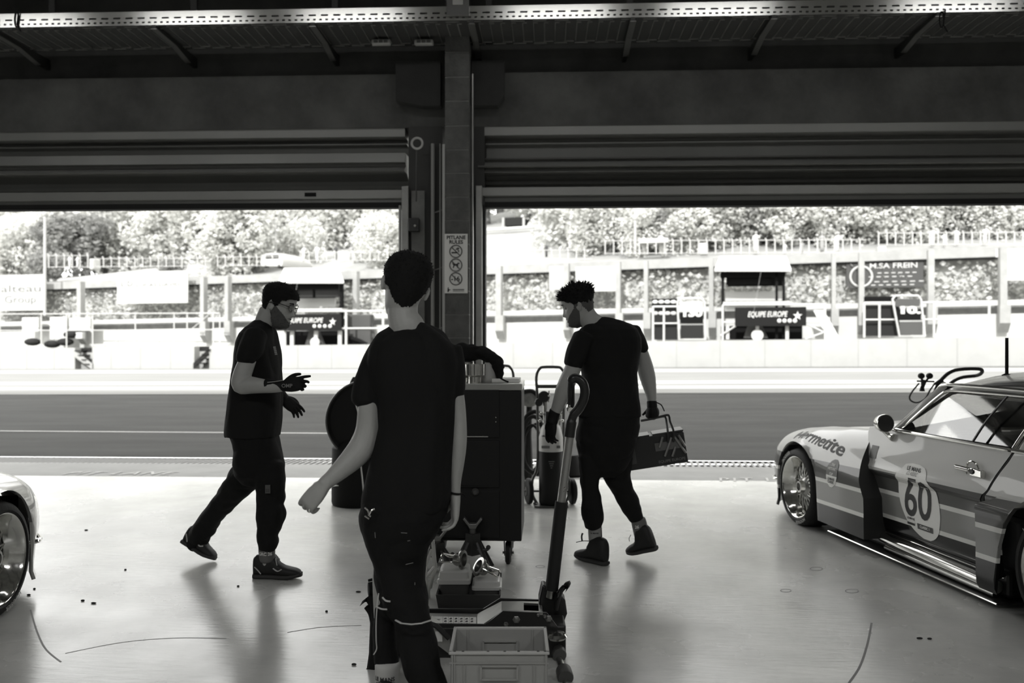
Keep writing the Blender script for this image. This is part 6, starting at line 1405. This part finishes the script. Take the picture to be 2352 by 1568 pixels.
m = M(); m.tube(smoothpath([P(826, 872, dd-.4), P(817, 880, dd-.4), P(813, 900, dd-.4), P(818, 930, dd-.4), P(825, 960, dd-.4), P(822, 1000, dd-.36), P(828, 1060, dd-.32), P(838, 1155, dd-.30)], 6), .006, 8); tag(m.build('white_cable', mat('cable pale', .6, .5)), 'thin pale cable looping down in front of the round black drum', 'cable')
# ---------------------------------------------------------------- axle stands and folded frame behind the tray
def axle_stand(px, ytop, ybase, label):
    d = D(ybase-6); b_ = P(px, 784, d); b_.z = 0; zt2 = CAMZ-(ytop-CY)*d/FPX
    t = thing('axle_stand', b_, label, 'axle stand', 'axle stands by the cabinet'); S = lambda x, y, z: b_+RV*x+FV*y+UV*z
    am2 = mat('stand black', .03, .45)
    for i, (sx_, sy) in enumerate(((-1, -1), (1, -1), (1, 1), (-1, 1))):
        m = M(); m.tube([S(sx_*.035, sy*.035, zt2*.55), S(sx_*.115, sy*.115, .006)], [.02, .024], 6, flat=.45); keep(m.build('leg', am2, smooth=20), t)
    m = M(); m.tube([S(0, 0, .10), S(0, 0, zt2*.7)], .046, 4); keep(m.build('column', am2, smooth=20), t)
    m = M(); m.tube([S(0, 0, zt2*.45), S(0, 0, zt2-.05)], .02, 12); keep(m.build('ratchet_post', mat('post steel', .12, .4, .6)), t)
    m = M(); m.prism([(-.05, .05), (-.062, .04), (-.03, -.0), (-.018, -.02), (.018, -.02), (.03, -.0), (.062, .04), (.05, .05), (.02, .012), (-.02, .012)], S(0, -.025, zt2-.05), RV, UV, FV*.05); keep(m.build('saddle', mat('saddle steel', .22, .4, .6), smooth=0, bevel=.004), t)
    m = M(); m.tube(smoothpath([S(.03, -.04, zt2*.42), S(.075, -.05, zt2*.42), S(.095, -.05, zt2*.44), S(.098, -.05, zt2*.47)], 4), .010, 8); m.sphere(S(.098, -.05, zt2*.47), .015, 8, 6); keep(m.build('lever', am2), t)
axle_stand(1086, 1187, 1316, 'black axle stand with forked saddle in front of the cabinet, right of the pair')
axle_stand(1004, 1215, 1322, 'black axle stand half hidden by the hand of the man in front')
t = thing('folding_frame', G(985, 1385), 'pale folded metal frame just right of the front man\'s thigh', 'frame')
df2 = D(1385, .0); wf = mat('frame pale', .6, .4, .2)
fp = lambda x, y: P(x, y, df2+.1)
m = M()
for a, b_ in (((992, 1262), (976, 1300)), ((992, 1262), (1000, 1300)), ((976, 1300), (979, 1325)), ((1000, 1300), (979, 1325)), ((1000, 1300), (982, 1362)), ((979, 1325), (983, 1362)), ((994, 1240), (1000, 1300)), ((1000, 1300), (988, 1350))): m.tube([fp(*a), fp(*b_)], .011, 6)
m.tube([fp(983, 1360), fp(985, 1387)], .012, 6); keep(m.build('tubes', wf), t)
# ---------------------------------------------------------------- black tray with two boxes and two filler caps
dt0 = D(1399); t0 = P(1001, 784, dt0); t1 = P(1150, 784, dt0); hz = CAMZ-(1366-CY)*dt0/FPX; tw = (t1-t0).length; td = .44
tc_ = (t0+t1)/2; tc_.z = 0
T_ = lambda x, y, z: tc_+RV*x+FV*y+UV*z
t = thing('parts_tray', tc_, 'black open tray on the floor holding two plastic boxes behind the trolley jack', 'tray')
def openbox(m, cx_, y0, w_, d_, z0, h_, th, tp=0.0, W_=T_):
    o = [(-w_/2, 0), (w_/2, 0), (w_/2, d_), (-w_/2, d_)]; R = lambda k, z: [W_(cx_+x*(1+k*2/w_), y0+(y if y == 0 else y)+(-k if y == 0 else k), z) for x, y in o]
    m.loft([R(-tp, z0), R(0, z0+h_), R(-th, z0+h_), R(-th-tp, z0+th)], cap=True); return m
keep(openbox(M(), 0, 0, tw, td, 0, hz, .008, .012).build('tray_shell', mat('tray black', .022, .35), smooth=0), t)
PLB = mat('clouded plastic', .55, .35, alpha=1.0)
def lidbox(cx_, y0, w_, d_, h_, label):
    t = thing('plastic_box', T_(cx_, y0+d_/2, .012), label, 'box', 'plastic boxes in the tray')
    o = [(-w_/2, 0), (w_/2, 0), (w_/2, d_), (-w_/2, d_)]
    def rr(k, z, c=.02):
        q = []
        for i, (x, y) in enumerate(o):
            sx_ = 1 if x > 0 else -1; sy = 1 if y > 0 else -1
            for j in range(5):
                a = {(1, -1): -pi/2, (1, 1): 0, (-1, 1): pi/2, (-1, -1): pi}[(sx_, sy)]+pi/2*j/4
                q.append(T_(cx_+x-sx_*(c+k)+c*cos(a), y0+y-sy*(c+k)+c*sin(a), z))
        return q
    m = M(); m.loft([rr(.012, .013), rr(.004, h_*.55), rr(.002, h_*.62)]); keep(m.build('box_base', mat('smoked plastic', .09, .3), smooth=40), t)
    m = M(); m.loft([rr(-.004, h_*.60), rr(-.004, h_*.72), rr(.004, h_*.76), rr(.008, h_*.95), rr(.018, h_), rr(.03, h_)]); keep(m.build('lid', PLB, smooth=40), t)
    return h_
h1 = .175; h2 = .12
lidbox(-.105+.02, .10, .175, .21, h1, 'clouded plastic box with rounded lid in the tray, left of the pair'); lidbox(.095+.0, .10, .155, .21, h2, 'clouded plastic box in the tray, right of the pair')
def filler(c, ax, label, seed):
    t = thing('filler_cap', c, label, 'filler cap', 'filler caps on the boxes'); ax = Vector(ax).normalized(); a, b_ = frame(ax)
    mt = mat('filler metal', .28, .25, .9)
    m = M(); m.lathe([(.0, -.02), (.03, -.02), (.036, -.006), (.036, .012), (.052, .02), (.056, .028), (.052, .036), (.036, .037), (.031, .012), (0, .0)], c, ax, 28); keep(m.build('cup', mt), t)
    m = M(); m.tube(smoothpath([c+a*.05+ax*.03, c+a*.062-ax*.02, c+a*.05-ax*.075, c+b_*.03-ax*.09, c-a*.05-ax*.075, c-a*.062-ax*.02, c-a*.05+ax*.03], 5), .0055, 8); keep(m.build('bail', CHR), t)
    m = M(); m.tube([c+b_*.03-ax*.09, c-ax*.02+b_*.02], .006, 8); keep(m.build('clamp_screw', CHR), t)
filler(T_(-.065, .17, h1+.048), RV*.92-FV*.35+UV*.05, 'round metal filler cap with wire bail lying on the left plastic box', 1)
filler(T_(.075, .17, h2+.052), -RV*.75+UV*.5-FV*.35, 'round metal filler cap with wire bail lying on the right plastic box', 2)
# ---------------------------------------------------------------- trolley jack with long handle
dj = 4.02
J = thing('trolley_jack', P(1180, 1560, dj), 'low trolley jack with long two-part handle in the foreground, right of the front man', 'trolley jack')
jb = mat('jack black', .018, .38); jp = mat('jack plate', .42, .35, .8, var=.1, vscale=8)
dn, dfz = 3.86, 4.18                # near and far cheek of the jack
def cheek(d, pts, name):
    m = M(); q = [P(x, y, d) for x, y in pts]; m.add(q+[p+FV*.012 for p in q], [tuple(range(len(q))), tuple(reversed(range(len(q), 2*len(q))))]+[(i, i+len(q), (i+1) % len(q)+len(q), (i+1) % len(q)) for i in range(len(q))]); return keep(m.build(name, jb, smooth=0), J)
ck = cheek(dn, [(985, 1432), (1115, 1434), (1155, 1403), (1256, 1407), (1281, 1440), (1284, 1475), (1268, 1520), (1040, 1530), (985, 1500)], 'near_cheek')
cheek(dfz, [(985, 1398), (1110, 1398), (1148, 1374), (1248, 1377), (1270, 1400), (1270, 1470), (1000, 1480), (985, 1470)], 'far_cheek')
def jplate(pts, name, mt, th=.006):
    m = M(); q = [P(x, y, d) for x, y, d in pts]; m.add(q+[p-UV*th for p in q], [(0, 1, 2, 3), (7, 6, 5, 4), (0, 4, 5, 1), (1, 5, 6, 2), (2, 6, 7, 3), (3, 7, 4, 0)]); return keep(m.build(name, mt, smooth=0), J)
low = jplate([(985, 1441, dn), (1096, 1442, dn), (1096, 1409, dfz-.02), (985, 1407, dfz-.02)], 'lower_plate', jp)
jplate([(1096, 1442, dn), (1152, 1404, dn+.02), (1152, 1380, dfz-.02), (1096, 1409, dfz-.02)], 'sloping_plate', jp)
jplate([(1152, 1404, dn+.02), (1196, 1405, dn+.02), (1196, 1380, dfz-.02), (1152, 1380, dfz-.02)], 'upper_plate', jp)
m = M()
for a, b_, c_, d_ in (((1196, 1405), (1246, 1407), (1246, 1403), (1196, 1401)), ((1196, 1384), (1244, 1386), (1244, 1381), (1196, 1380)), ((1196, 1405), (1203, 1405), (1203, 1380), (1196, 1380)), ((1238, 1407), (1247, 1407), (1244, 1381), (1236, 1381))):
    f = lambda p: lerp(dn+.02, dfz-.02, (1405-p[1])/25)
    q = [P(*p, f(p)) for p in (a, b_, c_, d_)]; m.add(q+[p-UV*.01 for p in q], [(0, 1, 2, 3), (7, 6, 5, 4), (0, 4, 5, 1), (1, 5, 6, 2), (2, 6, 7, 3), (3, 7, 4, 0)])
keep(m.build('window_frame', jp, smooth=0), J)
# instruction sticker
def onlow(u, v): p = P(990, 1441, dn).lerp(P(1096, 1442, dn), u); q = P(990, 1407, dfz-.02).lerp(P(1096, 1409, dfz-.02), u); return p.lerp(q, v)+UV*.002
m = M(); m.add([onlow(u, v) for u, v in ((.0, .08), (.98, .08), (.98, .72), (.0, .72))], [(0, 1, 2, 3)]); st_ = keep(m.build('instruction_sticker', mat('sticker white', .7, .5), smooth=0), J)
m = M(); rs_ = random.Random(4)
for i in range(6):
    for j in range(3):
        u, v = .28+i*.115, .16+j*.18
        if rs_.random() < .85: m.add([onlow(a, b_)+UV*.001 for a, b_ in ((u, v), (u+.06, v+.02), (u+.055, v+.12), (u+.01, v+.10))], [(0, 1, 2, 3)])
    u = .255+i*.115; m.add([onlow(a, b_)+UV*.001 for a, b_ in ((u, .1), (u+.006, .1), (u+.006, .7), (u, .7))], [(0, 1, 2, 3)])
m.build('pictograms', DLET, st_, smooth=0).matrix_parent_inverse = Matrix()
for tt, u0, sz in (('1.5T', .06, .028), ('3000 kg', .15, .024)):
    vs, fs = text2d(tt, 1, bold=.03); q = M(); q.add([onlow(u0-v.y*.10, .42+v.x*sz*6.2*(.5 if len(tt) > 4 else .7)) + UV*.001 for v in vs], fs); q.build('lettering', DLET, st_, smooth=0).matrix_parent_inverse = Matrix()
for px, py, r in ((1186, 1422, .014), (1260, 1420, .013), (1162, 1433, .010), (1236, 1411, .006), (1251, 1414, .007)):
    m = M(); m.lathe([(r*1.25, 0), (r*1.25, .004), (r, .006), (r, .014), (r*.6, .018), (0, .018)], P(px, py, dn)-FV*.001, -FV, 6 if r > .009 else 14); keep(m.build('bolt', mat('bolt steel', .3, .35, .8), smooth=30), J)
# lifting arm sloping down to the left
m = M(); q = [P(x, y, d) for x, y, d in ((985, 1436, dn-.03), (1034, 1470, dn-.05), (1034, 1503, dn-.05), (998, 1476, dn-.03))]; m.add(q+[p+FV*.14 for p in q], [(0, 1, 2, 3), (7, 6, 5, 4), (0, 4, 5, 1), (1, 5, 6, 2), (2, 6, 7, 3), (3, 7, 4, 0)]); arm_ = keep(m.build('lifting_arm', jp, smooth=0), J)
m = M(); m.tube([P(988, 1432, dn-.05), P(1003, 1437, dn-.06), P(1032, 1466, dn-.07)], .012, 8); m.build('arm_edge', jb, arm_).matrix_parent_inverse = Matrix()
m = M(); m.box(P(1008, 1461, dn-.06), (.03, .003, .045), RV, FV, UV); m.build('arm_sticker', mat('sticker white', .7, .5), arm_, smooth=0).matrix_parent_inverse = Matrix()
# handle yoke, pedal and long handle
dy = 4.05
m = M(); m.prism([(-.045, -.10), (.055, -.10), (.085, -.02), (.075, .05), (.03, .09), (-.035, .12), (-.05, .05)], P(1262, 1400, dy), RV, UV, FV*.09); m.box(P(1279, 1455, dy-.1), (.075, .16, .13), RV, FV); keep(m.build('yoke', jb, smooth=0, bevel=.01), J)
m = M(); m.lathe([(0, 0), (.04, 0), (.05, .012), (.04, .024), (0, .03)], P(1278, 1466, dn-.06), UV, 18); keep(m.build('pivot_cap', mat('cap metal', .5, .2, 1.0)), J)
m = M(); m.tube(smoothpath([P(1277, 1400, dy-.03), P(1282, 1375, dy-.03), P(1288, 1357, dy-.03), P(1296, 1347, dy-.03)], 4), [.012]*13, 8); m.loft([[P(x, y, dy-.06+.055*(1+cos(q)) )+ (RV*.012*sin(q)+UV*.016*sin(q)) for q in [2*pi*k/14 for k in range(14)]] for x, y in ((1281, 1372), (1285, 1356), (1293, 1344), (1303, 1340), (1306, 1346), (1303, 1354))]); keep(m.build('foot_pedal', jb, smooth=60), J)
m = M(); m.tube([P(1263, 1372, dy), P(1267, 1352, dy)], .021, 16); m.build('socket', STL, None); so = bpy.data.objects['socket']; keep(so, J)
m = M(); m.tube([P(1267, 1354, dy), P(1290, 1152, dy)], .031, 20); hd_ = keep(m.build('handle_sleeve', mat('foam black', .014, .7), smooth=60), J)
m = M(); m.tube([P(1288, 1160, dy), P(1309, 1000, dy)], .0205, 20); keep(m.build('handle_tube', mat('tube aluminium', .42, .45, .8)), J)
m = M(); [m.sphere(P(1296+k*.6, 1128-k*8, dy-.02), .0045, 8, 6) for k in range(2)]; keep(m.build('spring_button', CHR), J)
gp_ = mat('grip black', .018, .3)
m = M(); m.tube(smoothpath([P(1307, 1003, dy), P(1311, 975, dy), P(1316, 955, dy), P(1330, 938, dy), P(1341, 915, dy), P(1343, 893, dy), P(1336, 876, dy), P(1322, 868, dy), P(1313, 873, dy), P(1311, 890, dy+.03), P(1311, 925, dy+.06), P(1308, 932, dy+.06)], 6), [.026]*9+[.022]*40+[.019]*18, 16)
keep(m.build('handle_grip', gp_, smooth=60), J)
m = M(); m.tube(smoothpath([P(1309, 930, dy+.06), P(1308, 938, dy+.05), P(1311, 942, dy)], 4), .014, 10); keep(m.build('grip_core', CHR), J)
# axle and rollers on the right
m = M(); m.tube([P(1277, 1488, 3.95), P(1303, 1575, 3.55)], .016, 12); ax_ = keep(m.build('axle', STL), J)
for px, py, d, r in ((1283, 1497, 3.86, .032), (1297, 1548, 3.62, .034)):
    c = P(px, py, d); v = (P(1303, 1575, 3.55)-P(1277, 1488, 3.95)).normalized(); m = M(); m.lathe([(.012, -.04), (r*.9, -.04), (r, -.032), (r, .032), (r*.9, .04), (.012, .04)], c, v, 28); keep(m.build('roller', mat('roller grey', .07, .45)), J)
# the pedal and fittings of a second jack showing left of the front man's leg
J2 = thing('trolley_jack', P(850, 1560, 3.75), 'dark jack hidden behind the front man, pedal showing left of his knee', 'trolley jack')
d2 = 3.75
m = M(); m.loft([[P(x, y, d2-.05+.05*(1+cos(q)))+(RV*.02*sin(q)+UV*.016*sin(q)) for q in [2*pi*k/14 for k in range(14)]] for x, y in ((836, 1384), (842, 1372), (852, 1374), (858, 1384), (862, 1410), (866, 1430))]); m.tube(smoothpath([P(845, 1390, d2), P(856, 1408, d2), P(862, 1440, d2)], 4), .02, 10); keep(m.build('foot_pedal', BLK, smooth=60), J2)
m = M(); m.lathe([(0, -.03), (.03, -.03), (.034, 0), (.03, .03), (0, .03)], P(862, 1352, d2), RV+FV*.3, 20); m.tube([P(846, 1333, d2), P(860, 1329, d2)], .006, 8); m.lathe([(0, -.03), (.03, -.03), (.034, 0), (.03, .03), (0, .03)], P(857, 1543, d2), RV*.3+FV, 20); m.tube([P(862, 1352, d2), P(866, 1420, d2), P(863, 1500, d2), P(857, 1543, d2)], .03, 10); keep(m.build('roller_bracket', BLK), J2)
m = M(); m.bb(P(860, 0, d2).x, P(960, 0, d2).x, d2+.05, d2+.35, .02, .16); keep(m.build('frame', jb, smooth=0, bevel=.01), J2)
# ---------------------------------------------------------------- grey stacking crate in front
dq = 3.06
q0, q1 = P(1031, 1501, dq), P(1262, 1501, dq); zt3 = q0.z; cw_ = (q1-q0).length; cdp = .27
cc = (q0+q1)/2; cc.z = 0
cr = mat('crate grey', .34, .5, var=.06, vscale=5)
Q = thing('stacking_crate', cc, 'empty grey plastic stacking crate on the floor at the bottom centre', 'crate')
C_ = lambda x, y, z: cc+RV*x+FV*y+UV*z
th = .006; hw = cw_/2
# the rear rim sits further back
m = M()
for x0_, x1_, y0_, y1_ in ((-hw+.006, hw-.006, .006, .012), (-hw+.006, hw-.006, cdp-.012, cdp-.006), (-hw+.006, -hw+.012, .006, cdp-.006), (hw-.012, hw-.006, .006, cdp-.006)):
    m.box(C_((x0_+x1_)/2, (y0_+y1_)/2, zt3/2), (x1_-x0_, y1_-y0_, zt3), RV, FV)
m.box(C_(0, cdp/2, .006), (cw_-.012, cdp-.012, .008), RV, FV); keep(m.build('walls', cr, smooth=0), Q)
m = M()
for x, y, w_, d_ in ((0, .004, cw_, .014), (0, cdp-.004, cw_, .014), (-hw+.006, cdp/2, .012, cdp), (hw-.006, cdp/2, .012, cdp)): m.box(C_(x, y, zt3+.002), (w_, d_, .010), RV, FV)
keep(m.build('rim', mat('crate rim', .5, .45), smooth=0, bevel=.002), Q)
m = M()
for y in (.0, cdp): m.box(C_(0, y+(.004 if y == 0 else -.004), zt3-.035), (cw_-.004, .006, .006), RV, FV)
for x in (-hw+.012, hw-.012): m.box(C_(x, .003, zt3/2), (.006, .006, zt3), RV, FV)
for x in (-hw+.055, hw-.055): m.box(C_(x, .003, zt3/2-.02), (.004, .006, zt3-.04), RV, FV); m.box(C_(x, cdp-.014, zt3/2), (.004, .006, zt3), RV, FV)
m.box(C_(-hw+.02, .003, zt3/2), (.004, .006, zt3), RV, FV); keep(m.build('ribs', cr, smooth=0), Q)
for y, nm in ((.0, 'near'), (cdp-.016, 'far')):
    m = M(); zc_ = zt3-.068; s_ = 1
    for x, z, w_, h_ in ((0, zc_+.024, .13, .006), (0, zc_-.024, .13, .006), (-.065, zc_, .006, .052), (.065, zc_, .006, .052)): m.box(C_(x, y+.002, z), (w_, .014, h_), RV, FV)
    m.box(C_(0, y+.012 if y < .1 else y+.008, zc_), (.125, .004, .044), RV, FV); keep(m.build('handle_recess', cr, smooth=0), Q)
m = M(); [m.box(C_(x, .004, zt3+.0075), (.009, .005, .001), RV, FV) for x in (-.16, -.13, -.04, .02, .07, .14, .165)]; keep(m.build('rim_slots', BLK, smooth=0), Q)
# ================================================================== light, sky, camera
w = bpy.data.worlds.new('World'); scene.world = w; w.use_nodes = True; nt = w.node_tree; bg = nt.nodes['Background']
bg.inputs['Color'].default_value = (1, 1, .98, 1); bg.inputs['Strength'].default_value = 4.3
sun = bpy.data.lights.new('sun', 'SUN'); sun.energy = 7.0; sun.angle = radians(.6); so_ = bpy.data.objects.new('sun', sun); COL.objects.link(so_)
el, az = radians(38), radians(14)
dirv = Vector((sin(az)*cos(el), cos(az)*cos(el), -sin(el))); so_.rotation_euler = dirv.to_track_quat('-Z', 'Y').to_euler()
for i, (x, y) in enumerate(LAMPS):
    l = bpy.data.lights.new('ceiling_lamp', 'AREA'); l.shape = 'RECTANGLE'; l.size = 1.1 if i < 6 else 1.6; l.size_y = .15; l.energy = 6 if i < 6 else 85; o = bpy.data.objects.new('ceiling_lamp', l); COL.objects.link(o); o.location = (x, y, ZC-.26)  # the stronger rear lamps are added fill
cam = bpy.data.cameras.new('camera'); cam.sensor_width = 36; cam.lens = FPX/2352*36; cam.clip_start = .05; cam.clip_end = 400
cam.dof.use_dof = True; cam.dof.focus_distance = 4.2; cam.dof.aperture_fstop = 2.4
co_ = bpy.data.objects.new('camera', cam); COL.objects.link(co_); co_.location = CAM; co_.rotation_euler = (pi/2, 0, YAW)
scene.camera = co_
scene.view_settings.view_transform = 'Standard'; scene.view_settings.look = 'None'; scene.view_settings.gamma = 1; scene.view_settings.exposure = 0; scene.view_settings.use_curve_mapping = False
scene.cycles.max_bounces = 8
